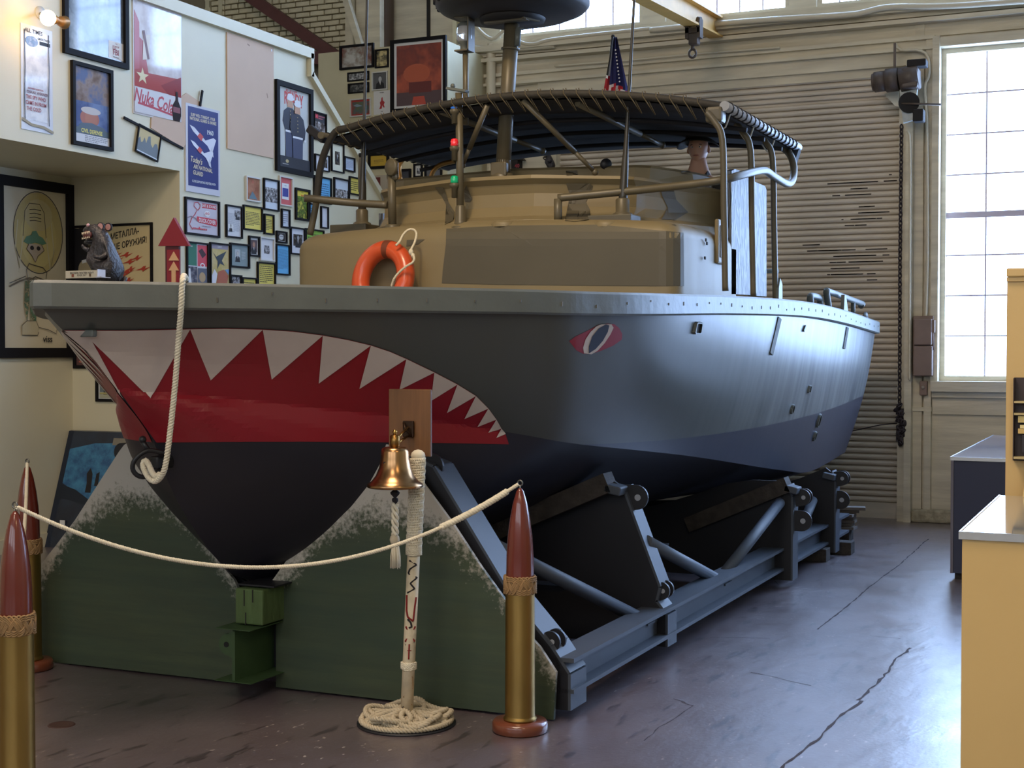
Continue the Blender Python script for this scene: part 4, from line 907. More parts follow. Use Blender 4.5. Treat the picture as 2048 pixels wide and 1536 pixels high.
# ---- green painted wave boards at the bow
def wave_mat(name, x0, z0, k_):
    m = mat(name, S(52, 60, 44), .6); nt = m.node_tree; N = nt.nodes; L = nt.links; b = N['Principled BSDF']
    tc = N.new('ShaderNodeTexCoord'); sp = N.new('ShaderNodeSeparateXYZ'); L.new(tc.outputs['Object'], sp.inputs[0])
    def math_(op, a, b_, c_=None):
        n = N.new('ShaderNodeMath'); n.operation = op
        for i, v in enumerate((a, b_, c_)):
            if v is None: continue
            if isinstance(v, (int, float)): n.inputs[i].default_value = v
            else: L.new(v, n.inputs[i])
        return n.outputs[0]
    def nz(sc, st=(1, 1, 1), det=8):
        mp = N.new('ShaderNodeMapping'); mp.inputs['Scale'].default_value = st; L.new(tc.outputs['Object'], mp.inputs[0])
        n = N.new('ShaderNodeTexNoise'); n.inputs['Scale'].default_value = sc; n.inputs['Detail'].default_value = det; n.inputs['Roughness'].default_value = .7; L.new(mp.outputs[0], n.inputs[0]); return n.outputs[0]
    dx = math_('SUBTRACT', sp.outputs[0], x0); d2 = math_('MULTIPLY', dx, dx)
    f = math_('MULTIPLY_ADD', d2, k_, sp.outputs[2])            # height above the foam edge
    f = math_('SUBTRACT', f, z0); n1 = nz(38); n0 = nz(7, det=3)
    g = math_('MULTIPLY_ADD', math_('SUBTRACT', n1, .5), .45, f); g = math_('MULTIPLY_ADD', math_('SUBTRACT', n0, .5), .22, g)
    r = N.new('ShaderNodeMapRange'); r.inputs[1].default_value = -.03; r.inputs[2].default_value = .09; L.new(g, r.inputs[0])
    gr = N.new('ShaderNodeValToRGB'); e = gr.color_ramp.elements; e[0].position = .35; e[0].color = (*S(60, 64, 42), 1); e[1].position = .65; e[1].color = (*S(78, 84, 54), 1); L.new(nz(3, (.35, 1, 5)), gr.inputs[0])
    tl = N.new('ShaderNodeMix'); tl.data_type = 'RGBA'; L.new(nz(1.6, (.6, 1, 2), 4), tl.inputs[0]); L.new(gr.outputs[0], tl.inputs[6]); tl.inputs[7].default_value = (*S(46, 66, 54), 1)
    mx = N.new('ShaderNodeMix'); mx.data_type = 'RGBA'; L.new(r.outputs[0], mx.inputs[0]); L.new(tl.outputs[2], mx.inputs[6]); mx.inputs[7].default_value = (*S(178, 172, 160), 1)
    L.new(mx.outputs[2], b.inputs['Base Color']); return m
YPL = 6.05
def board(name, px, m, label, y=YPL):
    P = [on(1, y, *p) for p in px]; c = Vector((sum(p.x for p in P)/len(P), y, min(p.z for p in P)))
    mb = MB(); mb.ext(P, (0, .02, 0)); me = obj(name, mb, m); me.data.transform(Matrix.Translation(me.location)); me.location = (0, 0, 0)
    return tag(me, label, 'painted board')
lp = [(66, 1148), (110, 1093), (150, 1040), (200, 962), (238, 903), (248, 890), (262, 880), (282, 878), (300, 886), (322, 930), (360, 1010), (400, 1075), (435, 1120), (468, 1160), (476, 1178), (476, 1366), (430, 1360), (107, 1324), (62, 1318)]
rp = [(552, 1374), (552, 1178), (527, 1176), (545, 1160), (575, 1118), (610, 1065), (650, 1000), (683, 938), (705, 903), (722, 890), (745, 886), (775, 889), (800, 905), (822, 930), (846, 967), (907, 1050), (962, 1134), (1010, 1200), (1062, 1275), (1080, 1295), (1112, 1345), (1107, 1440), (1010, 1427)]
board('wave_board', lp, wave_mat('left_wave_paint', on(1, YPL, 275, 1000).x, on(1, YPL, 275, 1003).z, 1.15), 'left green wave board with white foam crest, left of the keel block')
board('wave_board', rp, wave_mat('right_wave_paint', on(1, YPL, 775, 1035).x, on(1, YPL, 775, 1040).z, .95), 'right green wave board with white foam crest behind the bell stand')
mb = MB(); mb.b2((on(1, 6.1, 110, 1300).x, 6.2, 0), (XC+1.4, 6.23, .12)); obj('kick_board', mb, mat('dark_maroon_board', S(58, 40, 48), .7), cr_t)
# ---- green keel stand
m_grn = mat('green_steel_paint', S(58, 80, 48), .5, var=.12, scale=8); m_gwd = mat('green_painted_timber', S(78, 98, 56), .7, var=.18, scale=14, bump=.5, bscale=18, stretch=(1, 1, .3))
ks = thing('keel_stand', on(2, 0, 500, 1380), 'green steel beam stub with a cracked green timber block under the keel', 'stand')
yk = 5.86
def kb(x0, y0p, x1, y1p, ya, yb_, nm, m, bev=0, parent=ks):
    a = on(1, ya, x0, y0p); b_ = on(1, ya, x1, y1p); mb = MB(); mb.b2((a.x, ya, a.z), (b_.x, yb_, b_.z), None, bev); return obj(nm, mb, m, parent)
tb = kb(470, 1176, 525, 1252, yk, yk+.36, 'timber_block', m_gwd, .008)
kb(476, 1167, 548, 1176, yk+.03, yk+.30, 'rubber_pad', m_blk)
for q in [(487, 1180, 489, 1212), (504, 1180, 506, 1205), (490, 1225, 492, 1250)]: kb(*q, yk-.002, yk+.01, 'timber_crack', m_dark, 0, tb)
kb(430, 1257, 500, 1262, yk-.1, yk+.5, 'top_flange', m_grn, .003)
kb(464, 1262, 470, 1362, yk-.08, yk+.5, 'web', m_grn)
kb(428, 1361, 502, 1368, yk-.1, yk+.5, 'bottom_flange', m_grn, .003)
p = on(1, yk-.06, 463, 1290); 
pts = [(p.x+.02, yk-.06, p.z+.08)]+[(p.x-.02-.055*sin(radians(a)), yk-.06, p.z+.055*cos(radians(a))*1.0-.0) for a in range(0, 181, 20)]+[(p.x+.02, yk-.06, p.z-.075)]
mb = MB(); mb.ext(pts, (0, .02, 0)); l = obj('lug', mb, m_grn, ks); mb = MB(); mb.tube([(p.x-.03, yk-.064, p.z), (p.x-.03, yk-.038, p.z)], .014, 12); obj('lug_hole', mb, m_hole, l)

# ================================================================ BARRIER POSTS AND ROPES
m_brz = mat('aged_brass', S(156, 126, 72), .42, 1, var=.2, scale=4, stretch=(1, 1, .4)); m_mah = mat('varnished_maroon_wood', S(104, 42, 30), .25, coat=.6, var=.08, scale=6)
m_wb = mat('varnished_base_wood', S(108, 56, 36), .3, coat=.5, var=.1, scale=5); m_rope = mat('natural_rope', S(222, 212, 188), .85, var=.08, scale=30); m_tanrope = mat('tan_cord', S(148, 116, 76), .8, var=.1, scale=30)
def turk(c, r, h, strands, waves, wire, m, ply=3):
    mb = MB()
    for sgn in (1, -1):
        for s_ in range(strands):
            for q in range(ply):
                dz = (q-(ply-1)/2)*wire*2.0; P = []
                for k in range(72):
                    a = 2*pi*k/72; P.append((c[0]+(r+wire*.9*sgn*cos(a*waves*2+s_))*cos(a), c[1]+(r+wire*.9*sgn*cos(a*waves*2+s_))*sin(a), c[2]+h/2*sin(a*waves*sgn+2*pi*s_/strands)*.8+dz))
                mb.tube(P, wire, 5, closed=True)
    return mb
def shell_post(x, y, label):
    t = thing('barrier_post', (x, y, 0), label, 'post', 'barrier posts made of large brass shells with wooden noses')
    c = (x, y, 0)
    mb = MB(); mb.lathe([(0, 0), (.118, 0), (.126, .008), (.126, .04), (.118, .052), (0, .052)], 40, c); obj('base', mb, m_wb, t)
    mb = MB(); mb.lathe([(.0, .052), (.075, .052), (.076, .062), (.069, .068), (.068, .075), (.066, .62), (.064, .66), (0, .66)], 40, c); obj('brass_case', mb, m_brz, t)
    mb = MB(); mb.lathe([(.062, .64), (.0625, .72), (.061, .80), (.056, .88), (.046, .96), (.033, 1.03), (.017, 1.085), (.006, 1.10), (0, 1.10)], 36, c); obj('wooden_nose', mb, m_mah, t)
    obj('rope_knot', turk((x, y, .665), .069, .075, 3, 4, .0042, m_tanrope, 3), m_tanrope, t)
    mb = MB(); mb.tube([(x, y, 1.09), (x, y, 1.112)], .004, 8); R = .012; mb.tube([(x+R*cos(a), y, 1.122+R*sin(a)) for a in [2*pi*k/14 for k in range(14)]], .0035, 6, closed=True); obj('eye_ring', mb, mat('ring_steel', S(120, 118, 112), .3, .9), t)
    return t
pr = on(2, 0, 1040, 1462); pf = on(2, 0, 58, 1338); pn = Vector((-4.0, 4.2, 0)); 
tp = ray(30, 1014); kx = (1.115-EYE)/tp.z; pn = ORG+tp*kx; pn.z = 0
shell_post(pr.x, pr.y, 'brass shell barrier post in front of the right wave board, beside the bell stand')
shell_post(pn.x, pn.y, 'nearest brass shell barrier post, cut by the left edge of the picture')
shell_post(pf.x, pf.y, 'far barrier post half hidden behind the nearest post at the left')
def sag(a, b, s, n=40): return [a.lerp(b, i/n)+Vector((0, 0, -4*s*(i/n)*(1-i/n))) for i in range(n+1)]
A = Vector((pn.x+.01, pn.y, 1.115)); B = Vector((pr.x-.01, pr.y, 1.115)); cv = sag(A, B, .30)
br = thing('barrier_rope', tuple(A.lerp(B, .5)), 'cream rope sagging between the nearest shell post and the right shell post', 'rope')
mb = MB(); mb.rope(cv, .0092, .03, None, 3, 5); obj('rope', mb, m_rope, br)
mb = MB(); mb.rope(cv[-8:-1], .0155, .04, None, 3, 6); obj('spliced_end', mb, m_rope, br)
mb = MB(); mb.tube([cv[-2], cv[-1]], .003, 6); mb.tube([cv[1], cv[0]], .003, 6); obj('snap_hook', mb, m_chain, br)
A2 = Vector((pf.x, pf.y, 1.11)); B2 = Vector((pn.x-.01, pn.y+.02, 1.11)); cv = sag(A2, B2, .26)
mb = MB(); mb.rope(cv, .0095, .03, None, 3, 5); tag(obj('barrier_rope', mb, m_rope), 'cream rope hanging from the far shell post towards the nearest post at the left', 'rope')

# ================================================================ BELL STAND
pb = on(2, 0, 813, 1447); bs = thing('bell_stand', (pb.x, pb.y, 0), 'rope wrapped bell stand with coiled rope foot and wooden back board', 'bell stand')
mb = MB(); mb.lathe([(0, 0), (.228, 0), (.228, .008), (0, .008)], 48, pb); obj('base_disc', mb, m_blk, bs)
m_rope2 = mat('grey_rope', S(188, 174, 148), .85, var=.1, scale=25)
rnd = random.Random(6); mb = MB(); P = []
for k in range(0, 780, 6):
    f = k/780; a = radians(k*2.3); r = .205-.06*f; P.append(pb+Vector((r*cos(a), r*sin(a), .022+.004*sin(a*3)+.02*f)))
for k in range(15):
    a0 = 2*pi*k/15; rr_ = .118 if k % 2 else .105; c = pb+Vector((rr_*cos(a0), rr_*sin(a0), .028+.011*(k % 3))); ring = []
    for q in range(31):
        a = 2*pi*q/30+a0; ring.append(c+Vector((.088*cos(a), .088*sin(a), .012*sin(2*a+k)+.006*(k % 2))))
    m2 = MB(); m2.rope(ring, .0135, .05, None, 3, 5); obj('rope_loop', m2, m_rope2, bs)
for r_, z_ in ((.208, .022), (.182, .022), (.156, .024), (.09, .03), (.062, .036)):
    m2 = MB(); m2.rope([pb+Vector((r_*cos(a), r_*sin(a), z_)) for a in [2*pi*k/40 for k in range(41)]], .0135, .05, None, 3, 5); obj('rope_coil', m2, m_rope2, bs)
pt = on(1, pb.y, 836, 912); b0 = Vector((pb.x, pb.y, .03))
def ax_(z): return b0.lerp(pt, (z-.03)/(pt.z-.03))
m_canv = mat('aged_canvas_wrap', S(214, 198, 168), .8, var=.12, scale=18, bump=.2, bscale=40)
mb = MB(); mb.tube([ax_(.03), ax_(.78)], .029, 20); mb.tube([ax_(.78), ax_(pt.z)], .027, 20); pole = obj('pole', mb, m_canv, bs)
mb = MB(); hel = []
z = .80
while z < pt.z-.01:
    a = (z-.80)/.0118*2*pi; c = ax_(z); hel.append(c+Vector((.031*cos(a), .031*sin(a), 0))); z += .0118/14
mb.tube(hel, .0062, 5)
hel2 = []
for i, p in enumerate(hel): pass
obj('cord_wrapping', mb, m_rope, bs)
mb = MB()
for k in range(26):   # vertical stitches over the wrapping
    a = 2*pi*k/26
    mb.tube([ax_(.80+(pt.z-.81)*i/36)+Vector(((.0345+.0022*sin(i*2.2+k))*cos(a+.2*sin(i*.35)), (.0345+.0022*sin(i*2.2+k))*sin(a+.2*sin(i*.35)), 0)) for i in range(37)], .0026, 4)
o = obj('hitching', mb, m_rope, bs); o['kind'] = 'stuff'
for z, hh in ((.27, .03), (.80, .035)): c = ax_(z); obj('turks_head_knot', turk(c, .032, hh, 3, 3, .0036, m_rope, 2), m_rope, bs)
mb = MB(); c = ax_(pt.z); mb.ball(c, (.034, .034, .03), seg=12); obj('top_knot', mb, m_rope, bs)
# dark and red cord lashings spelled up the pole
def polemark(pts, m, r=.0045):
    P = []
    for u, z in pts: a = radians(-61+u); c = ax_(z); P.append(c+Vector((.0305*cos(a), .0305*sin(a), 0)))
    mb = MB(); mb.tube(resample(P, .006), r, 5); obj('cord_mark', mb, m, bs)
m_bk = mat('black_cord', S(34, 28, 30), .8); m_rd = mat('red_cord', S(132, 28, 26), .8)
polemark([(-40, .76), (30, .74), (-30, .72), (-45, .70), (40, .68), (-20, .655), (20, .63), (-45, .61)], m_bk); polemark([(-50, .60), (-45, .53), (-30, .50), (20, .48), (30, .55), (40, .59)], m_rd)
polemark([(-30, .49), (0, .475), (10, .455), (-15, .45)], m_bk); polemark([(-45, .455), (45, .385)], m_rd); polemark([(45, .455), (-45, .385)], m_rd)
polemark([(-5, .375), (-5, .305)], m_rd, .0035); polemark([(-20, .345), (15, .345)], m_rd, .002); polemark([(-45, .37), (45, .38)], m_bk, .002)
polemark([(-50, .25), (40, .22), (50, .17), (-40, .13), (50, .09)], m_tanrope, .002); polemark([(-50, .08), (-30, .085)], m_bk, .002)
# back board, bracket, bell
yb_ = pb.y+.045; a = on(1, yb_, 777, 778); b_ = on(1, yb_, 861, 914); mb = MB(); mb.b2((a.x, yb_, b_.z), (b_.x, yb_+.018, a.z), None, .004)
mw = mat('oiled_oak', S(112, 76, 44), .45, var=.2, scale=7, stretch=(6, 1, .5)); bd = obj('back_board', mb, mw, bs)
p = on(1, yb_-.012, 817, 858); mb = MB(); mb.box(p, (.055, .016, .075), None, None, .004); mb.tube([p+Vector((-.02, -.01, .03)), p+Vector((.0, -.03, .0)), p+Vector((.02, -.01, -.03))], .005, 6); br_ = obj('bracket_plate', mb, mat('dark_bronze', S(60, 44, 32), .4, .7), bs)
cbl = on(1, pb.y-.14, 790, 935); cbl.x = on(1, pb.y-.14, 790, 930).x
yB = pb.y-.14; zt = on(1, yB, 790, 894).z; zm = on(1, yB, 790, 975).z; cx = on(1, yB, 790, 935).x; hB = zt-zm; rm = .124
m_bell = mat('polished_bell_bronze', S(176, 134, 92), .26, 1, var=.12, scale=5)
prof = [(.0, hB), (.045, hB), (.058, hB-.006), (.062, hB-.02), (.064, hB*.72), (.071, hB*.5), (.086, hB*.30), (.106, hB*.16), (rm, hB*.09), (rm+.002, hB*.02), (rm-.004, 0), (rm-.014, .003), (.09, hB*.25), (.06, hB*.5), (.052, hB*.9)]
bell = MB(); bell.lathe(prof, 48, (cx, yB, zm)); bl = thing('brass_bell', (cx, yB, zm), 'polished brass ship bell hanging in front of the wooden board', 'bell'); obj('bell_body', bell, m_bell, bl)
mb = MB(); mb.lathe([(.018, 0), (.022, .004), (.022, .05), (.015, .055), (.0, .055)], 20, (cx, yB, zt)); obj('hanger', mb, mat('brass_hanger', S(150, 112, 62), .3, 1), bl)
mb = MB(); mb.lathe([(.006, .055), (.010, .062), (.011, .07), (.006, .078), (.0, .08)], 14, (cx, yB, zt)); mb.tube([(cx, yB, zt+.03), p+Vector((0, 0, .01))], .006, 8); mb.tube([(cx, yB, zt+.01), p+Vector((.0, 0, -.03))], .006, 8); obj('hanger_arm', mb, mat('bright_brass', S(190, 150, 84), .25, 1), bl)
q = on(1, yB-.062, 775, 930); vs, fs = text_mesh('FD', .035, True); mb = MB(); mb.add([Vector((v.x+q.x, yB-.066-.0+abs(v.x)*.1, v.y+q.z)) for v in vs], fs); obj('engraving', mb, m_bk, bl)
mb = MB(); mb.lathe([(.006, -.075), (.014, -.06), (.014, -.05), (.006, -.045), (.02, -.03), (.022, -.022), (.01, -.012), (.008, .02)], 16, (cx, yB, zm)); obj('clapper', mb, m_bk, bl)
tz = zm-.07; mb = MB()
for k in range(3): mb.tube([Vector((cx+.011*cos(i*.55+k*2.1), yB+.011*sin(i*.55+k*2.1), tz-i*.008)) for i in range(19)], .0075, 6)
rp_ = obj('bell_rope', mb, m_rope, bl)
mb = MB(); mb.ball((cx-.002, yB, tz-.165), (.023, .023, .028), seg=12); obj('rope_knot', mb, m_rope2, rp_)
mb = MB(); rnd = random.Random(12)
for k in range(46):
    a = rnd.uniform(0, 2*pi); r = rnd.uniform(.004, .016); w_ = rnd.uniform(1.2, 1.8)
    mb.tube([(cx+r*cos(a), yB+r*sin(a), tz-.185), (cx+r*w_*cos(a), yB+r*w_*sin(a), tz-.24), (cx+r*w_*1.05*cos(a), yB+r*w_*1.05*sin(a), tz-.285-rnd.random()*.01)], .0022, 4)
o = obj('tassel', mb, m_rope, rp_); o['kind'] = 'stuff'

# ================================================================ LIFE RING, RAT, SIGNS ON THE BOAT
m_or = mat('orange_ring_plastic', S(206, 82, 42), .3, coat=.3, var=.08, scale=5)
lr = thing('life_ring', on(1, 8.5, 766, 570), 'glossy orange life ring leaning against the tan cabin front', 'life ring')
c = on(1, 8.44, 766, 558); rng = Matrix.Rotation(radians(-12), 3, 'X') @ Matrix.Rotation(radians(-6), 3, 'Z'); mb = MB(); R, r = .185, .062
P = [c+rng @ Vector((R*cos(a), 0, R*1.12*sin(a))) for a in [2*pi*k/48 for k in range(48)]]; mb.tube(P, r, 20, closed=True); obj('ring', mb, m_or, lr)
for k in (11, 37):
    mb = MB(); mb.tube([P[k-1], P[k], P[k+1]], r*1.02, 20, cap=False); obj('worn_band', mb, mat('worn_orange', S(120, 60, 38), .5, var=.3, scale=10), lr)
rp = [on(1, y, *q) for q, y in [((792, 491), 8.38), ((800, 482), 8.40), ((806, 470), 8.46), ((816, 460), 8.5), ((827, 459), 8.5), ((833, 468), 8.5), ((829, 486), 8.46), ((822, 502), 8.38), ((828, 514), 8.36), ((826, 524), 8.35), ((812, 533), 8.34), ((798, 545), 8.34), ((788, 558), 8.34), ((783, 572), 8.35)]]
mb = MB(); mb.rope(spline(rp, 5), .0085, .028, None, 3, 5); obj('grab_rope', mb, m_rope, lr)
mb = MB(); mb.ball(on(1, 8.37, 822, 504), (.017, .017, .022), seg=10); mb.ball(on(1, 8.37, 826, 511), (.014, .014, .016), seg=10); obj('knot', mb, m_rope, lr)

# skinned figures
def skinned(name, V, E_, m, parent, sub=2):
    me = bpy.data.meshes.new(name); me.from_pydata([v[:3] for v in V], E_, []); me.materials.append(m)
    o = bpy.data.objects.new(name, me); COL.objects.link(o)
    sk = o.modifiers.new('skin', 'SKIN'); me.skin_vertices or None
    bm = bmesh.new(); bm.from_mesh(me); ly = bm.verts.layers.skin.verify(); bm.verts.ensure_lookup_table()
    for i, v in enumerate(bm.verts):
        r = V[i][3]; v[ly].radius = r if isinstance(r, tuple) else (r, r)
    bm.verts[0][ly].use_root = True; bm.to_mesh(me); bm.free()
    if sub: s_ = o.modifiers.new('sub', 'SUBSURF'); s_.levels = sub; s_.render_levels = sub
    sk.use_smooth_shade = True
    dg = bpy.context.evaluated_depsgraph_get(); m2 = bpy.data.meshes.new_from_object(o.evaluated_get(dg)); o.modifiers.clear(); o.data = m2
    if not m2.materials: m2.materials.append(m)
    if parent is not None: o.parent = parent; o.matrix_parent_inverse = Matrix.Translation(wloc(parent)).inverted()
    return o
m_rat = mat('dark_rat_rubber', S(40, 35, 38), .42, var=.3, scale=40, bump=.4, bscale=60); m_pk = mat('pink_ear', S(176, 130, 126), .5); m_tth = mat('rat_teeth', S(226, 208, 178), .4); m_gum = mat('dark_gums', S(86, 40, 38), .4)
def rat(base, s, label, full=True, fx=-1):
    t = thing('rat_statue', base, label, 'statue'); b = Vector(base)
    q = lambda x, y, z: tuple(b+Vector((x*s*(-fx), y*s, z*s)))
    V = [(*q(.01, 0, .045), (.078*s, .07*s)), (*q(.012, 0, .10), (.074*s, .066*s)), (*q(.0, 0, .155), (.062*s, .056*s)), (*q(-.018, 0, .20), (.045*s, .042*s)), (*q(-.034, 0, .240), (.040*s, .038*s)),
         (*q(-.058, -.005, .252), (.042*s, .040*s)), (*q(-.088, -.01, .252), (.030*s, .026*s)), (*q(-.108, -.012, .244), (.018*s, .016*s)), (*q(.05, .02, .03), (.035*s, .03*s)), (*q(.02, -.04, .018), (.02*s, .016*s)),
         (*q(.0, -.062, .012), (.012*s, .010*s)), (*q(.035, -.03, .145), (.016*s, .016*s)), (*q(.02, -.06, .13), (.011*s, .011*s)), (*q(-.01, -.068, .137), (.008*s, .008*s)), (*q(-.045, -.03, .16), (.014*s, .014*s)), (*q(-.07, -.05, .172), (.009*s, .009*s)), (*q(-.085, -.055, .19), (.007*s, .007*s))]
    E_ = [(0, 1), (1, 2), (2, 3), (3, 4), (4, 5), (5, 6), (6, 7), (0, 8), (0, 9), (9, 10), (2, 11), (11, 12), (12, 13), (2, 14), (14, 15), (15, 16)]
    skinned('body', V, E_, m_rat, t)
    J = MB(); J.ball(q(-.074, -.008, .205), (.030*s, .026*s, .012*s), seg=12); J.ball(q(-.095, -.01, .203), (.012*s, .014*s, .009*s), seg=8); obj('jaw', J, m_rat, t)
    g = MB(); g.ball(q(-.066, -.040, .232), (.026*s, .010*s, .019*s), seg=12); gm = obj('mouth', g, m_gum, t)
    for i in range(5):
        for up_ in (0, 1):
            m_ = MB(); x = -.047-.0092*i; z = .2475-(.0 if up_ else .029)-.0012*i; d_ = -.012 if up_ else .010
            m_.add([q(x-.004, -.0505, z), q(x+.004, -.0505, z), q(x, -.0525, z+d_), q(x, -.044, z)], [(0, 1, 2), (0, 2, 3), (1, 3, 2), (0, 3, 1)]); obj('tooth', m_, m_tth, gm)
    for sx in (-.006,): m_ = MB(); m_.add([q(-.094, -.02, .232), q(-.086, -.02, .232), q(-.09, -.02, .205), q(-.09, -.012, .232)], [(0, 1, 2), (0, 2, 3), (1, 3, 2), (0, 3, 1)]); obj('fang', m_, m_tth, t)
    e = MB(); e.ball(q(-.060, -.042, .274), .0075*s, seg=10); obj('eye', e, mat('pink_eye', S(196, 150, 156), .2, coat=.5), t)
    for (x, y, z, a) in [(-.030, -.012, .272, 35), (-.024, .03, .270, 20)]:
        m_ = MB(); rr = Matrix.Rotation(radians(a), 3, 'Y'); cc = Vector(q(x, y, z)); pts = [cc+rr @ Vector((.020*s*cos(k)*1.0+.012*s, 0, .019*s*sin(k)+.004*s)) for k in [2*pi*i/14 for i in range(14)]]
        m_.ext(pts, (0, .004*s, 0)); er = obj('ear', m_, m_rat, t); m2 = MB(); m2.ext([cc+(p_-cc)*.72+Vector((.003*s, -.0015, 0)) for p_ in pts], (0, .001, 0)); obj('inner_ear', m2, m_pk, er)
    tl = MB(); P_ = spline([Vector(q(.05, .03, .02)), Vector(q(.085, .02, .045)), Vector(q(.10, .0, .03)), Vector(q(.095, -.04, .008)), Vector(q(.06, -.07, .006))], 6); tl.tube(P_, [max(.003, .012-.0004*i)*s for i in range(len(P_))], 8); obj('tail', tl, m_rat, t)
    for i in range(3): m_ = MB(); a = Vector(q(-.002+.008*i, -.07, .008)); m_.tube([a, a+Vector((-.004, -.014, -.004))*s], [.003*s, .001*s], 5); obj('claw', m_, m_tth, t)
    return t
zdk = 2.0
pr_ = on(1, 4.98, 212, 556); rat((pr_.x, 4.98, zdk-.012), 1.02, 'dark snarling rat statue sitting on the bow of the boat')
# desk sign in clear stand
a = on(1, 4.86, 131, 557); b_ = on(1, 4.86, 197, 540); t = thing('name_sign', (a.x, 4.86, zdk), 'small white printed sign in a clear stand beside the rat', 'sign')
mb = MB(); mb.b2((a.x, 4.86, a.z), (b_.x, 4.866, b_.z)); card = obj('card', mb, flat(176, 168, 150), t)
mb = MB(); mb.b2((b_.x, 4.85, a.z), (b_.x+.004, 4.90, b_.z+.003)); mb.b2((b_.x, 4.84, a.z-.001), (b_.x+.032, 4.90, a.z+.003)); obj('stand_edge', mb, mat('acrylic_edge', S(225, 225, 235), .1, trans=.5), t)
def wtext(txt, c, size, m, parent, right=Vector((1, 0, 0)), up=Vector((0, 0, 1)), bold=True, width=1, shear=0, name='lettering'):
    vs, fs = text_mesh(txt, size, bold, shear, width); mb = MB(); mb.add([Vector(c)+right*v.x+up*v.y for v in vs], fs); return obj(name, mb, m, parent, fix=False)
cc = (a+b_)/2
wtext('BROWN WATER NAVY', (cc.x, 4.8592, b_.z-.011), .0125, flat(60, 56, 50), card); wtext('RIVER RAT', (cc.x, 4.8592, a.z+.012), .011, flat(90, 84, 76), card)
mb = MB(); mb.box((cc.x-.05, 4.8592, a.z+.012), (.012, .001, .012)); obj('emblem', mb, flat(120, 60, 40), card); mb = MB(); mb.box((cc.x+.045, 4.8592, a.z+.012), (.010, .001, .012)); obj('emblem', mb, flat(90, 70, 50), card)
# red arrow sign
ya = 6.3; A_ = lambda px, py, y=ya: on(1, y, px, py)
t = thing('arrow_sign', A_(347, 566), 'dark red upward arrow sign standing on the bow behind the rope', 'sign')
m_ar = flat(122, 22, 36); mb = MB(); mb.ext([A_(347, 435), A_(378, 492), A_(316, 492)], (0, .02, 0)); obj('arrow_head', mb, m_ar, t)
mb = MB(); mb.b2(A_(331, 575, ya+.004), A_(361, 492, ya+.02)); obj('shaft', mb, flat(66, 14, 26), t); sh = MB(); sh.b2(A_(334, 575, ya), A_(361, 499, ya+.01)); s_ = obj('shaft_face', sh, m_ar, t)
for y0 in (503, 523): mb = MB(); mb.ext([A_(347, y0, ya-.004), A_(357, y0+18, ya-.004), A_(337, y0+18, ya-.004)], (0, .004, 0)); obj('small_arrow', mb, flat(190, 150, 112), s_)
mb = MB(); mb.b2(A_(343, 575, ya-.004), A_(352, 541, ya)); obj('small_arrow', mb, flat(190, 150, 112), s_)
# mooring rope over the bow
P = [on(1, 5.2, 372, 558), on(1, 5.02, 368, 552), on(1, 4.93, 366, 558), on(1, 4.92, 364, 575), on(1, 4.93, 362, 620), on(1, 4.97, 357, 680), on(1, 5.0, 351, 760), on(1, 5.02, 344, 830), on(1, 5.03, 337, 890), on(1, 5.04, 331, 930), on(1, 5.05, 324, 950), on(1, 5.07, 312, 962), on(1, 5.1, 300, 958), on(1, 5.12, 291, 945), on(1, 5.14, 286, 930), on(1, 5.15, 290, 921), on(1, 5.13, 297, 928), on(1, 5.1, 304, 944), on(1, 5.08, 312, 953), on(1, 5.06, 320, 948)]
mb = MB(); mb.rope(spline(P, 6), .0135, .042, None, 3, 6); tag(obj('mooring_rope', mb, m_rope), 'thick white twisted rope hanging over the bow rail to the shackle', 'rope')

# ---- helmsman mannequin
m_sk = mat('mannequin_skin', S(206, 156, 128), .5); m_shirt = mat('dark_olive_shirt', S(44, 42, 38), .8, var=.15, scale=12, bump=.2)
hp = on(1, 10.04, 1397, 297); z0 = 1.64; X, Y = hp.x, 10.04; hz = hp.z
ps = thing('person', (X, Y, z0), 'mannequin in a dark floppy bush hat standing at the helm under the canopy', 'person')
V = [(X, Y, hz-.82, (.15, .11)), (X, Y, hz-.62, (.14, .10)), (X, Y, hz-.40, (.17, .11)), (X, Y, hz-.25, (.13, .09)), (X, Y, hz-.19, (.07, .07)), (X, Y+.005, hz-.03, (.054, .054)),
     (X-.19, Y, hz-.30, (.06, .06)), (X-.24, Y-.03, hz-.56, (.045, .045)), (X-.20, Y-.22, hz-.72, (.036, .036)), (X-.18, Y-.30, hz-.74, (.03, .03)), (X+.19, Y, hz-.30, (.06, .06)), (X+.24, Y-.03, hz-.56, (.045, .045)), (X+.20, Y-.22, hz-.72, (.036, .036)), (X+.18, Y-.30, hz-.74, (.03, .03)),
     (X-.10, Y, hz-.92, (.09, .09)), (X-.11, Y-.02, hz-1.15, (.065, .065)), (X-.11, Y, z0+.08, (.045, .045)), (X-.11, Y-.12, z0+.05, (.04, .035)), (X+.10, Y, hz-.92, (.09, .09)), (X+.11, Y-.02, hz-1.15, (.065, .065)), (X+.11, Y, z0+.08, (.045, .045)), (X+.11, Y-.12, z0+.05, (.04, .035))]
E_ = [(0, 1), (1, 2), (2, 3), (3, 4), (4, 5), (3, 6), (6, 7), (7, 8), (8, 9), (3, 10), (10, 11), (11, 12), (12, 13), (0, 14), (14, 15), (15, 16), (16, 17), (0, 18), (18, 19), (19, 20), (20, 21)]
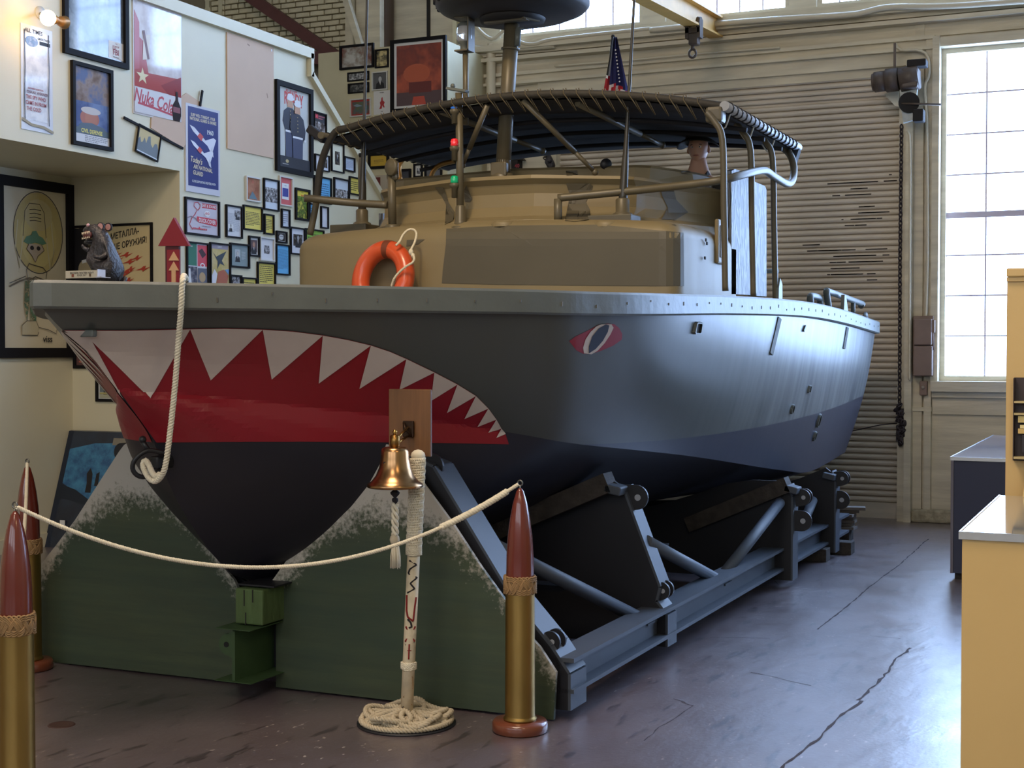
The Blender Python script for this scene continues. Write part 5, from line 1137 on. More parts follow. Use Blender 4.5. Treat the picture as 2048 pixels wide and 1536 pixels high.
# head: shaped from a fine ball
hd = MB(); hd.ball((0, 0, 0), (1, 1, 1), seg=32); vs = []
tq = Matrix.Rotation(radians(4), 3, 'Z') @ Matrix.Rotation(radians(4), 3, 'X')
for v in hd.v:
    x, y, z = v; w_ = 1-.24*max(0, -z)**1.4
    X_, Y_, Z_ = x*.073*w_, y*.094, z*.112
    f = max(0, -y)
    if f > .2:
        Y_ -= .020*math.exp(-((x/.16)**2+((z+.12)/.16)**2))*f*1.3      # nose
        Y_ += .012*math.exp(-(((abs(x)-.36)/.2)**2+((z-.05)/.13)**2))   # eye sockets
        Y_ -= .008*math.exp(-((x/.3)**2+((z+.42)/.07)**2)); Y_ -= .006*math.exp(-((x/.28)**2+((z+.55)/.07)**2)); Y_ += .005*math.exp(-((x/.3)**2+((z+.485)/.04)**2))
        Y_ -= .009*math.exp(-((x/.3)**2+((z+.8)/.15)**2))
        Y_ -= .006*math.exp(-(((abs(x)-.3)/.25)**2+((z-.2)/.07)**2))
    vs.append(Vector((X+0, Y, hz))+tq @ Vector((X_, Y_, Z_)))
hd.v = [tuple(v) for v in vs]
body = skinned('body', V, E_, m_sk, ps, 2); hd_o = obj('head', hd, m_sk, ps)
for sx in (-1, 1):
    mb = MB(); c = Vector((X, Y, hz))+tq @ Vector((sx*.074, .008, -.008)); mb.ball(c, (.010, .020, .030), seg=12); mb.ball(c+tq @ Vector((sx*.004, -.004, -.008)), (.010, .012, .018), seg=10); obj('ear', mb, m_sk, hd_o)
    mb = MB(); c = Vector((X, Y, hz))+tq @ Vector((sx*.027, -.079, .006)); mb.ball(c, (.013, .008, .007), seg=10); e = obj('eye', mb, flat(225, 220, 212, .3), hd_o)
    mb = MB(); mb.ball(c+tq @ Vector((0, -.0065, 0)), (.005, .003, .005), seg=8); obj('iris', mb, flat(40, 30, 26, .2), hd_o)
    mb = MB(); mb.tube([c+tq @ Vector((-.016, -.004, .014)), c+tq @ Vector((0, -.008, .018)), c+tq @ Vector((.016, -.004, .015))], .0028, 5); obj('eyebrow', mb, flat(60, 44, 34), hd_o)
mb = MB(); mb.tube([Vector((X, Y, hz))+tq @ Vector((x, -.097+abs(x)*.5, -.054)) for x in (-.024, -.012, 0, .012, .024)], [.002, .005, .0045, .005, .002], 6); obj('lips', mb, flat(176, 104, 90, .4), hd_o)
# shirt over the torso and arms, open collar
Vs = [(x, y, z, (r[0]+.012, r[1]+.012)) for x, y, z, r in V[:4]]+[(X, Y, hz-.215, (.075, .075))]+[(x, y, z, (r[0]+.012, r[1]+.012)) for x, y, z, r in V[6:9]]+[(x, y, z, (r[0]+.012, r[1]+.012)) for x, y, z, r in V[10:13]]
skinned('shirt', Vs, [(0, 1), (1, 2), (2, 3), (3, 4), (3, 5), (5, 6), (6, 7), (3, 8), (8, 9), (9, 10)], m_shirt, ps, 2)
for sx in (-1, 1): mb = MB(); mb.ext([(X+sx*.03, Y-.10, hz-.25), (X+sx*.085, Y-.05, hz-.17), (X+sx*.095, Y-.02, hz-.20), (X+sx*.075, Y-.10, hz-.27)], (0, .012, 0)); obj('collar', mb, m_shirt, ps)
Vt = [(X, Y, hz-.84, (.165, .125))]+[(x, y, z, (r[0]+.015, r[1]+.015)) for x, y, z, r in (V[14], V[15], V[16], V[18], V[19], V[20])]
skinned('trousers', Vt, [(0, 1), (1, 2), (2, 3), (0, 4), (4, 5), (5, 6)], m_shirt, ps, 2)
for sx in (-1, 1):
    w0 = Vector((X+sx*.18, Y-.31, hz-.745))
    for k in range(4):
        mb = MB(); a = w0+Vector((sx*(-.03+.02*k), -.03, 0)); mb.tube([a, a+Vector((0, -.035, -.004)), a+Vector((0, -.055, -.025)), a+Vector((0, -.05, -.045))], [.010, .009, .008, .006], 7); obj('finger', mb, m_sk, ps)
    mb = MB(); mb.ball(w0+Vector((0, -.015, 0)), (.042, .045, .016), seg=12); obj('palm', mb, m_sk, ps); mb = MB(); mb.tube([w0+Vector((-sx*.035, 0, 0)), w0+Vector((-sx*.055, -.03, -.008)), w0+Vector((-sx*.05, -.055, -.02))], [.011, .010, .007], 7); obj('thumb', mb, m_sk, ps)
m_hat = mat('dark_bush_hat_cloth', S(46, 42, 34), .85, var=.2, scale=16, bump=.2)
hat = MB(); pf_ = [(.0, .128), (.055, .126), (.078, .118), (.086, .10), (.090, .066), (.094, .048), (.125, .034), (.158, .010), (.155, .006), (.12, .028), (.090, .042), (.084, .07), (.078, .10), (0, .118)]
sg = 40; vs = []
for r_, z_ in pf_:
    for k in range(sg):
        a = 2*pi*k/sg; dr = max(0, r_-.095)/.06; zz_ = z_+.012+dr*(-.026*cos(2*a)-.008*sin(3*a)); vs.append(Vector((X, Y, hz+.01))+tq @ Vector((r_*cos(a), r_*sin(a)*1.12, zz_)))
hat.add(vs, [(i*sg+k, i*sg+(k+1) % sg, (i+1)*sg+(k+1) % sg, (i+1)*sg+k) for i in range(len(pf_)-1) for k in range(sg)], None, True); obj('bush_hat', hat, m_hat, ps)

# ---- flag
m_fr, m_fw, m_fb = flat(176, 36, 46, .8), flat(228, 224, 222, .8), flat(36, 40, 92, .8)
yF = 12.9; fl = thing('furled_flag', on(1, yF, 1207, 300), 'furled american flag on a dark staff sticking up above the canopy', 'flag')
a, b_ = on(1, yF, 1204, 300), on(1, yF, 1226, 73); mb = MB(); mb.tube([a, b_], .016, 10); mb.ball(b_, .02, seg=8); obj('staff', mb, m_dark, fl)
FP = lambda px, py, dy=0: on(1, yF-.03+dy, px, py)
def fold(px0, px1, k): return .03*sin(k*9)
mb = MB(); NR, NC = 26, 10; vs = []
for i in range(NR+1):
    v = i/NR; py = 74+v*152; L_ = 1226-v*21; W__ = 8+40*min(1, v*1.5)
    for j in range(NC+1):
        u = j/NC; vs.append(FP(L_-(6*v if 1 else 0)+u*W__, py+4*sin(u*8)*v, -.035*sin(u*14+v*2)-.03))
stars = []
mi_ = []
for i in range(NR):
    for j in range(NC):
        v, u = (i+.5)/NR, (j+.5)/NC; a0 = i*(NC+1)+j
        if v < .58+.12*u and u > .22: mm = m_fb
        elif v < .5: mm = m_fw if u > .08 else m_dark
        else: mm = (m_fr if int((u*7+v*4)) % 2 else m_fw)
        if u < .12 and v > .55: mm = m_fr
        mb.add([vs[a0], vs[a0+1], vs[a0+NC+2], vs[a0+NC+1]], [(0, 1, 2, 3)], mm, True)
cl = obj('cloth', mb, None, fl, fix=False)
for k in range(10):
    c = FP(1231+k*.9, 100+k*7, -.085); st = MB(); P_ = []
    for i in range(10): rr = .011 if i % 2 == 0 else .0045; P_.append(c+Vector((rr*sin(i*pi/5), 0, rr*cos(i*pi/5))))
    st.ext(P_, (0, .001, 0)); obj('star', st, m_fw, cl)

# ================================================================ PICTURES AND POSTERS
m_fblack = mat('black_picture_frame', S(22, 20, 22), .7, spec=.2); m_fwhite = mat('white_picture_frame', S(208, 206, 200), .4); m_pglass = None
def noisepic(name, c1, c2, c3=None, sc=9, rough=.25, st=(1, 1, 1), coat=.6):
    if name in MATS: return MATS[name]
    m = mat(name, S(*c1), rough, coat=coat); nt = m.node_tree; N = nt.nodes; L = nt.links; b = N['Principled BSDF']
    tc = N.new('ShaderNodeTexCoord'); mp = N.new('ShaderNodeMapping'); mp.inputs['Scale'].default_value = st; n = N.new('ShaderNodeTexNoise'); n.inputs['Scale'].default_value = sc; n.inputs['Detail'].default_value = 4; n.inputs['Roughness'].default_value = .65
    L.new(tc.outputs['Object'], mp.inputs[0]); L.new(mp.outputs[0], n.inputs[0]); r = N.new('ShaderNodeValToRGB'); e = r.color_ramp.elements
    e[0].position = .38; e[0].color = (*S(*c1), 1); e[1].position = .62; e[1].color = (*S(*c2), 1)
    if c3: k = e.new(.5); k.color = (*S(*c3), 1)
    L.new(n.outputs[0], r.inputs[0]); L.new(r.outputs[0], b.inputs['Base Color']); return m
class Pic:
    """A flat print on a wall plane; u runs to the right, v down, both 0..1."""
    def __init__(s, name, label, O_, Rv, Dv, nrm, fw=0, fm=None, matw=0, matc=None, bg=None, depth=.02, group=None, gloss=None, cat='picture', rough=.3):
        s.O, s.R, s.D, s.n = Vector(O_), Vector(Rv), Vector(Dv), Vector(nrm); W, Hh = s.R.length, s.D.length; s.W, s.H = W, Hh
        s.t = thing(name, tuple(s.O+s.D+s.R*.5), label, cat, group); s.k = 0
        du, dv = fw/W, fw/Hh
        if fw:
            mb = MB()
            for (a, b_, c, d) in [(0, 0, 1, dv), (0, 1-dv, 1, 1), (0, dv, du, 1-dv), (1-du, dv, 1, 1-dv)]:
                P = [s.p(a, b_), s.p(c, b_), s.p(c, d), s.p(a, d)]; mb.ext(P, s.n*depth)
            obj('frame', mb, fm or m_fblack, s.t)
        s.lift = .004 if fw else depth; s.u0, s.v0, s.u1, s.v1 = du, dv, 1-du, 1-dv
        mb = MB(); mb.ext([s.p(s.u0, s.v0), s.p(s.u1, s.v0), s.p(s.u1, s.v1), s.p(s.u0, s.v1)], s.n*s.lift); s.sheet = obj('print', mb, matc or bg or m_fwhite, s.t)
        if matw:
            mu, mv = matw/W, matw/Hh; s.u0 += mu; s.u1 -= mu; s.v0 += mv; s.v1 -= mv
            if bg: s.rect(0, 0, 1, 1, bg, 'image')
    def p(s, u, v, h=0): return s.O+s.R*u+s.D*v+s.n*h
    uoff = 0
    def q(s, u, v):
        u = u+s.uoff; return s.p(s.u0+(s.u1-s.u0)*u, s.v0+(s.v1-s.v0)*v, s.lift+.0006+.0005*s.k)
    def poly(s, pts, m, name='shape'):
        s.k += 1; mb = MB(); mb.add([s.q(u, v) for u, v in pts], [list(range(len(pts)))]); return obj(name, mb, m, s.sheet, fix=False)
    def rect(s, a, b, c, d, m, name='shape'): return s.poly([(a, b), (c, b), (c, d), (a, d)], m, name)
    def ell(s, cu, cv, ru, rv, m, n=20, name='shape'): return s.poly([(cu+ru*cos(2*pi*k/n), cv+rv*sin(2*pi*k/n)) for k in range(n)], m, name)
    def stroke(s, pts, w_, m, name='line_drawing'):
        s.k += 1; P = [s.q(u, v) for u, v in pts]; mb = MB(); vs = []
        for i, p_ in enumerate(P):
            t = (P[min(i+1, len(P)-1)]-P[max(i-1, 0)]).normalized(); sd = s.n.cross(t)*w_/2; vs += [p_-sd, p_+sd]
        mb.add(vs, [(2*i, 2*i+1, 2*i+3, 2*i+2) for i in range(len(P)-1)]); return obj(name, mb, m, s.sheet, fix=False)
    def text(s, txt, cu, cv, size, m, width=1, shear=0, rot=0, bold=True):
        s.k += 1; vs, fs = text_mesh(txt, size*s.H*1.05, bold, shear, width); ww = max(v.x for v in vs)-min(v.x for v in vs); lim = s.W*(s.u1-s.u0)*min(.96, 1.9*min(cu, 1-cu)+.04)
        if ww > lim: vs = [Vector((v.x*lim/ww, v.y, 0)) for v in vs]
        elif width < 1 and ww < lim*.6: pass
        c = s.q(cu, cv); Rn, Dn = s.R.normalized(), s.D.normalized(); ca_, sa_ = cos(radians(rot)), sin(radians(rot)); mb = MB()
        mb.add([c+Rn*(v.x*ca_-v.y*sa_)-Dn*(v.x*sa_+v.y*ca_) for v in vs], fs); return obj('lettering', mb, m, s.sheet, fix=False)
    def lines(s, a, b, c, d, n, m, th=.45, seed=1):
        s.k += 1; rnd = random.Random(seed); mb = MB(); h = (d-b)/n
        for i in range(n):
            e = c if i < n-1 else a+(c-a)*.6; e -= rnd.random()*.06*(c-a); v = b+i*h; u = a
            while u < e-.01:
                w_ = min(rnd.uniform(.05, .16)*(c-a), e-u); mb.add([s.q(u, v), s.q(u+w_, v), s.q(u+w_, v+h*th), s.q(u, v+h*th)], [(0, 1, 2, 3)]); u += w_+.022*(c-a)
        o = obj('text_lines', mb, m, s.sheet, fix=False); o['kind'] = 'stuff'; return o
    def man(s, cu, cv, sz, suit, skin_, hair, tie=None):
        a = s.W/s.H*(s.u1-s.u0)/(s.v1-s.v0)
        s.poly([(cu-sz*.95, cv+sz*1.9*a), (cu-sz*.8, cv+sz*.9*a), (cu-sz*.25, cv+sz*.55*a), (cu+sz*.25, cv+sz*.55*a), (cu+sz*.8, cv+sz*.9*a), (cu+sz*.95, cv+sz*1.9*a)], suit, 'figure')
        s.poly([(cu-sz*.16, cv+sz*.5*a), (cu+sz*.16, cv+sz*.5*a), (cu+sz*.05, cv+sz*1.2*a)], tie or flat(220, 216, 210), 'shirt')
        s.ell(cu, cv-.06*sz*a, sz*.44, sz*.56*a, hair, name='hair'); s.ell(cu+.02*sz, cv+.06*sz*a, sz*.36, sz*.48*a, skin_, name='face')
def XP(L_, R_, T, B, x=XU, dx=.0):   # a picture on a wall x = const, from pixel edges at its left side
    a = on(0, x+dx, L_, T); b_ = on(0, x+dx, L_, B); y1 = on(0, x+dx, R_, T).y
    return Vector((x+dx, a.y, a.z)), Vector((0, y1-a.y, 0)), Vector((0, 0, b_.z-a.z)), Vector((1, 0, 0))
def YP(L_, R_, T, B, y):
    a = on(1, y, L_, T); b_ = on(1, y, L_, B); x1 = on(1, y, R_, T).x
    return Vector((a.x, y, a.z)), Vector((x1-a.x, 0, 0)), Vector((0, 0, b_.z-a.z)), Vector((0, -1, 0))
bw = noisepic('grey_photo', (60, 60, 64), (200, 200, 204), (130, 130, 134), 30); bwd = noisepic('dark_photo', (24, 24, 26), (110, 108, 108), (50, 50, 52), 24)
K, Wt = flat(28, 26, 30), flat(222, 222, 220)
# --- upper poster wall
p = Pic('film_poster', 'narrow shiny clear-sleeved film poster under the glowing wall lamp', *XP(40, 103, 45, 257), bg=flat(206, 212, 222, .15), depth=.006, cat='poster')
p.rect(.08, .05, .92, .90, noisepic('silver_print', (176, 186, 204), (226, 232, 240), None, 5, .12)); p.text('ALL TIMES', .4, .055, .05, K); p.text('GREATNESS', .72, .11, .03, K); p.rect(.58, .13, .92, .165, K); p.ell(.33, .15, .2, .05, bwd); 
rd = flat(150, 56, 62); p.text('RICHARD BURTON', .45, .60, .022, rd); p.text('OSKAR WERNER', .5, .635, .036, flat(110, 70, 80))
for i, t_ in enumerate(('THE SPY WHO', 'CAME IN FROM', 'THE COLD')): p.text(t_, .45 if i < 2 else .38, .685+.055*i, .048, rd, .8)
for u in (.10, .86): p.stroke([(u, .05), (u+.01, .4), (u-.01, .7), (u, .93)], .008, K)
p.stroke([(.0, .90), (.3, .945), (.7, .95), (1, .985)], .02, flat(150, 140, 110)); 
p = Pic('framed_poster', 'large black framed glassy poster top left with a small FBI card in its corner', *XP(123, 252, -70, 105), fw=.045, bg=noisepic('glass_reflecting_print', (120, 130, 138), (150, 156, 160), (96, 104, 112), 2.5, .06), depth=.03, cat='poster')
p.rect(.73, .73, 1, .97, flat(222, 216, 206)); p.text('THE', .87, .76, .02, rd); p.text('STORY OF', .86, .80, .03, rd, .8); p.text('THE', .83, .835, .035, rd); p.text('FBI', .86, .88, .09, rd, .9); p.text('THE BUREAU', .86, .945, .018, K)
p = Pic('framed_poster', 'black framed blue and brown civil defense poster below the large glassy one', *XP(140, 221, 120, 288), fw=.03, bg=noisepic('storm_print', (120, 104, 98), (100, 120, 160), (150, 140, 140), 4, .08), depth=.03, cat='poster')
p.rect(0, .45, 1, .80, noisepic('blue_print', (84, 104, 150), (120, 144, 186), None, 4, .08)); p.ell(.45, .66, .27, .12, flat(170, 110, 96, .2)); p.rect(.32, .58, .66, .72, flat(176, 118, 98, .2)); p.ell(.48, .56, .28, .05, flat(198, 196, 196, .15)); p.poly([(.1, .82), (.2, .74), (.5, .72), (.85, .76), (.95, .82)], flat(70, 84, 96)); p.rect(0, .80, 1, .88, flat(70, 84, 90)); p.text('CIVIL DEFENSE', .5, .84, .065, flat(226, 214, 96), .85); p.rect(0, .885, 1, 1, flat(206, 206, 208)); p.lines(.3, .90, .95, .99, 4, flat(130, 130, 136))
p = Pic('cola_poster', 'glossy unframed red and white Nuka Cola poster with a dark bottle at its lower corner', *XP(264, 361, -6, 226), bg=flat(214, 208, 206, .12), depth=.008, cat='poster')
p.rect(.02, .02, .98, .76, noisepic('glossy_scene_print', (186, 170, 166), (226, 220, 220), (206, 196, 196), 3, .08)); p.poly([(.02, .3), (.2, .35), (.3, .62), (.98, .60), (.98, .76), (.02, .76)], flat(176, 84, 84, .12)); p.poly([(.02, .1), (.12, .2), (.12, .6), (.02, .62)], flat(186, 100, 104, .12)); p.poly([(.55, .7), (.98, .58), (.98, .80), (.70, .76)], flat(150, 62, 66, .15))
st = [(.18+.13*(1 if i % 2 == 0 else .4)*sin(i*pi/5)*1.0, .66-.075*(1 if i % 2 == 0 else .4)*cos(i*pi/5)) for i in range(10)]; p.poly(st, flat(220, 206, 160, .2)); p.poly([(.2, .3), (.34, .28), (.3, .5), (.18, .52)], flat(206, 190, 170, .15)); p.stroke([(.2, .26), (.3, .5)], .03, flat(130, 100, 100)); 
p.rect(.02, .765, .98, .985, flat(214, 212, 214, .2)); p.text('Nuka Cola', .40, .855, .16, flat(176, 30, 44), .78, .25, -4); p.stroke([(.08, .90), (.4, .915), (.80, .94)], .018, flat(176, 30, 44))
p.poly([(.86, .72), (.9, .72), (.91, .80), (.97, .86), (.97, .93), (.94, .985), (.80, .985), (.78, .9), (.80, .84), (.85, .80)], flat(50, 44, 50, .15)); p.rect(.80, .86, .95, .91, flat(130, 50, 54))
p = Pic('cardboard_sheet', 'blank light brown sheet of board pinned to the sloping part of the wall', *XP(452, 545, 64, 297), bg=mat('brown_board', S(206, 176, 150), .7, var=.03, scale=3), depth=.012, cat='board')
p.stroke([(.42, .045), (.47, .055)], .012, flat(150, 120, 96)); p.stroke([(.84, .43), (.86, .47)], .012, flat(150, 120, 96)); p.ell(.95, .03, .015, .012, Wt)
o_ = [on(0, XU+.006, *q) for q in [(300, 255), (302, 236), (365, 240), (385, 192), (402, 190), (402, 215), (366, 240), (366, 296)]]
mb = MB(); mb.ext([on(0, XU+.003, *q) for q in [(301, 256), (302, 236), (372, 186), (402, 206), (404, 215), (366, 297)]], (.006, 0, 0)); tag(obj('cardboard_sheet', mb, MATS['brown_board']), 'tilted brown board behind the cola poster and the air guard poster', 'board')
mb = MB(); mb.bar(on(0, XU+.014, 248, 235), on(0, XU+.014, 366, 297), .012, .02); mb2 = mb; tag(obj('dark_strip', mb, m_fblack), 'thin dark strip sloping down above the little tilted skyline picture', 'strip')
mb = MB(); mb.bar(on(0, XU+.02, 405, 181), on(0, XU+.02, 400, 212), .012, .02); tag(obj('dark_strip', mb, m_fblack), 'short dark vertical strip above the air guard poster', 'strip')
# tilted small picture
c4 = [on(0, XU+.012, *q) for q in [(277, 247), (322, 271), (314, 324), (269, 302)]]
p = Pic('framed_picture', 'small tilted framed city skyline picture hanging from the sloping strip', c4[0], c4[1]-c4[0], c4[3]-c4[0], (1, 0, 0), fw=.012, bg=flat(196, 176, 120), depth=.012)
p.poly([(0, 1), (0, .55), (.1, .4), (.16, .6), (.24, .55), (.30, .35), (.40, .55), (.46, .25), (.56, .2), (.62, .5), (.72, .6), (.8, .4), (.9, .38), (1, .6), (1, 1)], flat(104, 112, 116)); p.rect(0, .94, 1, 1, flat(206, 214, 222))
p = Pic('air_guard_poster', 'dark blue 1960 Air National Guard poster with two white jets', *XP(369, 437, 205, 382), bg=flat(206, 206, 214, .25), depth=.012, cat='poster')
nb_ = flat(50, 58, 118, .3); cr_ = flat(226, 210, 176); p.rect(.06, .03, .95, .93, nb_); p.text('SLEEP WELL TONIGHT...YOUR', .5, .12, .045, cr_, .72); p.text('NATIONAL GUARD IS AWAKE', .5, .165, .05, cr_, .70); p.text('1960', .70, .285, .07, Wt, .9)
for dx_, dy_, sc_ in ((0, 0, 1), (.02, .17, .86)):
    J = lambda u, v: (.1+dx_+(u)*sc_, .24+dy_+v*sc_*.95)
    p.poly([J(0, 0), J(.14, .02), (J(.46, .15)), J(.70, .10), J(.78, .12), J(.68, .26), J(.60, .27), J(.52, .21), J(.30, .14), J(.10, .07)], flat(216, 216, 226), 'aircraft'); p.poly([J(.30, .07), J(.40, .11), J(.34, .17), J(.22, .12)], flat(196, 70, 70), 'aircraft'); p.poly([J(.60, .27), J(.66, .2), J(.70, .34), J(.62, .31)], flat(200, 200, 212), 'aircraft')
p.text("Today's", .28, .635, .085, cr_, .8, .2, -5); p.text('AIR NATIONAL', .48, .715, .062, cr_, .8, 0, -3); p.text('GUARD', .33, .78, .066, cr_, .78, 0, -3); p.text('CLOSE SUPPORTING FIGHTERS WITH', .5, .875, .035, Wt, .72)
p = Pic('duck_poster', 'framed pale lilac duck and cover poster with red lettering and a red outlined figure', *XP(368, 437, 393, 468), fw=.018, bg=flat(196, 188, 196), depth=.02, cat='poster')
p.rect(.50, .06, .95, .20, flat(196, 48, 60)); p.text('SAFE & SOUND', .72, .13, .10, Wt, .9); p.poly([(.34, .48), (.95, .50), (.97, .62), (.95, .72), (.40, .66), (.32, .6)], flat(196, 48, 60)); p.text('DUCK-COVER', .66, .60, .15, Wt, .75, 0, -2); p.ell(.66, .36, .09, .09, Wt); p.text('AND', .66, .36, .09, flat(196, 48, 60)); 
sk_ = [(.20, .9), (.10, .75), (.18, .55), (.28, .42), (.34, .28), (.24, .18), (.26, .08), (.36, .05), (.44, .12), (.42, .22), (.36, .3)]; p.stroke([(u, v) for u, v in sk_], .008, flat(190, 60, 70)); p.stroke([(.05, .55), (.15, .5), (.3, .55), (.34, .62)], .008, flat(140, 120, 130)); p.lines(.2, .83, .95, .90, 1, flat(190, 80, 84), .7); p.poly([(.40, .78), (.44, .86), (.36, .86)], flat(190, 40, 50)); p.lines(.5, .74, .95, .8, 1, flat(140, 130, 140))
p = Pic('panel_poster', 'four-part green and red poster in a thin black frame just above the boat rail', *XP(371, 415, 482, 590), fw=.014, bg=flat(206, 202, 206), depth=.02, cat='poster')
p.rect(.02, 0, .48, .44, flat(44, 110, 84)); p.rect(.52, .02, 1, .44, flat(206, 72, 84)); p.poly([(.56, .14), (.74, .08), (.95, .2), (.76, .28)], flat(60, 24, 30)); p.ell(.76, .42, .12, .045, Wt); p.ell(.76, .42, .07, .026, flat(200, 60, 72)); p.rect(.0, .46, .48, .9, noisepic('dark_collage', (60, 66, 84), (130, 130, 140), (90, 90, 100), 20)); p.rect(.52, .48, 1, .92, flat(90, 92, 104)); p.ell(.74, .66, .16, .10, flat(176, 146, 104)); p.poly([(.0, .9), (.06, .5), (.14, .5), (.22, .9)], Wt); p.text('HELP', .2, .06, .03, Wt)
p = Pic('war_poster', 'framed liberty war poster with dark aircraft over a brown eagle on yellow', *XP(418, 459, 484, 590), fw=.014, bg=noisepic('war_print', (196, 176, 110), (216, 196, 150), None, 6), depth=.02, cat='poster')
p.rect(.05, 0, .95, .09, flat(150, 140, 150)); p.text('LIBERTY', .5, .045, .045, Wt, .8); p.poly([(.1, .15), (.3, .25), (.5, .2), (.85, .12), (.6, .32), (.75, .42), (.5, .38), (.35, .5), (.38, .34)], flat(50, 58, 66), 'aircraft'); p.poly([(.4, .55), (.7, .5), (.95, .62), (.85, .85), (.6, .8), (.45, .95), (.3, .8)], flat(170, 92, 62)); p.poly([(.0, .7), (.2, .5), (.35, .6), (.2, .95), (.0, .98)], flat(216, 214, 216)); p.poly([(.75, .5), (.98, .48), (.96, .6)], flat(110, 150, 190))
p = Pic('marine_poster', 'tall black framed poster of two marines in dress uniform with red READY lettering', *XP(549, 622, 158, 341), fw=.05, bg=flat(206, 208, 204, .2), depth=.03, cat='poster')
p.text('ALWAYS', .42, .055, .09, flat(196, 52, 44), .62); p.text('READY', .5, .135, .19, flat(200, 52, 44), .62)
for cx_, cy_, s_ in ((.38, .14, 1), (.60, .20, 1.0)):
    dk = flat(40, 40, 54); tn = flat(196, 150, 120); wt = flat(222, 222, 224)
    U = lambda u, v: (cx_+u*s_, cy_+v*s_)
    p.poly([U(-.16, .72), U(-.14, .42), U(-.24, .28), U(-.20, .15), U(-.08, .10), U(.08, .10), U(.2, .15), U(.27, .3), U(.24, .42), U(.18, .42), U(.17, .72)], dk, 'figure'); p.poly([U(-.09, .095), U(.1, .095), U(.08, -.01), U(-.07, -.01)], tn, 'face'); p.ell(*U(.01, -.02), .12, .03, wt, name='cap'); p.ell(*U(.01, -.045), .10, .035, wt, name='cap')
    p.rect(*U(-.15, .385), *U(.17, .41), wt, 'belt'); p.poly([U(-.16, .41), U(.17, .41), U(.16, .78), U(-.14, .78)], flat(64, 68, 92), 'trousers'); p.ell(*U(.24, .42), .03, .016, wt, name='glove')
    for k in range(5): p.ell(*U(.0, .14+.045*k), .012, .007, flat(190, 170, 110), 8, 'button')
p.rect(0, .86, 1, 1, flat(36, 36, 44)); p.ell(.25, .92, .05, .022, flat(190, 170, 120), name='emblem'); p.lines(.1, .955, .42, .975, 1, flat(176, 176, 170))
def doc(L_, R_, T, B, col, label, n=10, lc=(70, 60, 40), ft='black', marg=.12, x=XU, text0=None):
    p = Pic('framed_text', label, *XP(L_, R_, T, B, x), fw=.014, fm=m_fblack if ft == 'black' else m_fwhite, bg=flat(*col), depth=.02); p.lines(marg, .22 if text0 is None else text0, 1-marg*.6, .86, n, flat(*lc), .42, int(L_)); return p
Y_, B_ = (226, 206, 96), (104, 180, 226)
doc(484.5, 523, 409, 459, Y_, 'large yellow framed text sheet right of the white newspaper page', 9)
doc(526.5, 546, 427, 468, Y_, 'small narrow yellow framed text sheet between the tall photo and the white note', 7)
doc(513, 549, 523, 575, Y_, 'yellow framed text sheet just above the boat rail by the cabin', 9, text0=.1)
doc(482.5, 512, 554, 590, Y_, 'yellow framed sheet mostly hidden by the boat rail', 5)
doc(697, 723, 352, 388, Y_, 'yellow framed sheet seen between the canopy posts', 5)
doc(550, 578, 487, 549, B_, 'tall bright blue framed text sheet left of the cabin corner', 17, (70, 120, 160), text0=.14)
doc(626, 661, 350, 404, B_, 'bright blue framed text sheet behind the left canopy post', 7, (60, 100, 140))
doc(613, 628, 405, 440, B_, 'sliver of a blue framed sheet below the left hand rail', 4, (60, 100, 140))
doc(561, 578, 417, 455, (206, 212, 222), 'small white framed note right of the narrow yellow sheet', 5, (130, 130, 140))
doc(687, 708, 312, 341, (196, 208, 226), 'pale blue framed letter under the stair rail', 8, (140, 150, 170))
doc(609, 646, 456, 492, (140, 186, 70), 'green framed sheet partly hidden by the cabin corner', 3, (90, 120, 50))
p = doc(450, 482.5, 408.5, 474, (214, 214, 216), 'white framed newspaper page with two small portraits', 20, (150, 150, 156)); p.rect(.55, .10, .97, .42, bw); p.man(.76, .22, .13, K, flat(150, 150, 150), K); p.rect(.08, .60, .45, .82, Wt); p.man(.27, .66, .12, K, flat(170, 170, 170), flat(90, 90, 90))
p = Pic('framed_cover', 'white framed brown magazine cover with red lettering at the left of its row', *XP(490, 519, 351, 401), fw=.014, fm=m_fwhite, bg=noisepic('brown_cover', (150, 96, 76), (186, 130, 104), None, 8), depth=.02); p.text('The Nuclear', .5, .12, .04, flat(200, 60, 50), .7); p.text('REPORT', .5, .2, .04, flat(200, 60, 50), .8); p.poly([(.2, .95), (.45, .6), (.6, .7), (.85, .95)], flat(96, 120, 130))
p = Pic('framed_photo', 'tall black framed grey landscape photo with white margins', *XP(525.5, 556, 355.5, 419), fw=.014, bg=flat(206, 214, 224), depth=.02); p.rect(.02, .25, .98, .76, bw)
p = Pic('framed_cover', 'white framed red cover with a blue figure in a white block', *XP(557, 583, 351, 410), fw=.012, fm=m_fwhite, bg=flat(200, 92, 92), depth=.02); p.rect(.2, .2, .78, .8, Wt); p.rect(.24, .38, .74, .7, flat(56, 60, 140)); p.text('STALIN', .49, .29, .045, flat(90, 90, 150), .8)
p = Pic('framed_cover', 'black framed yellow and green pulp magazine cover with red title', *XP(589, 618, 375, 439), fw=.022, bg=noisepic('pulp_green', (120, 150, 60), (200, 196, 80), (60, 80, 40), 12), depth=.02); p.rect(0, 0, 1, .2, flat(226, 206, 70)); p.text('ATOMIC', .5, .06, .04, flat(60, 60, 40), .8); p.text('WAR!', .5, .17, .07, flat(206, 50, 40), .9)
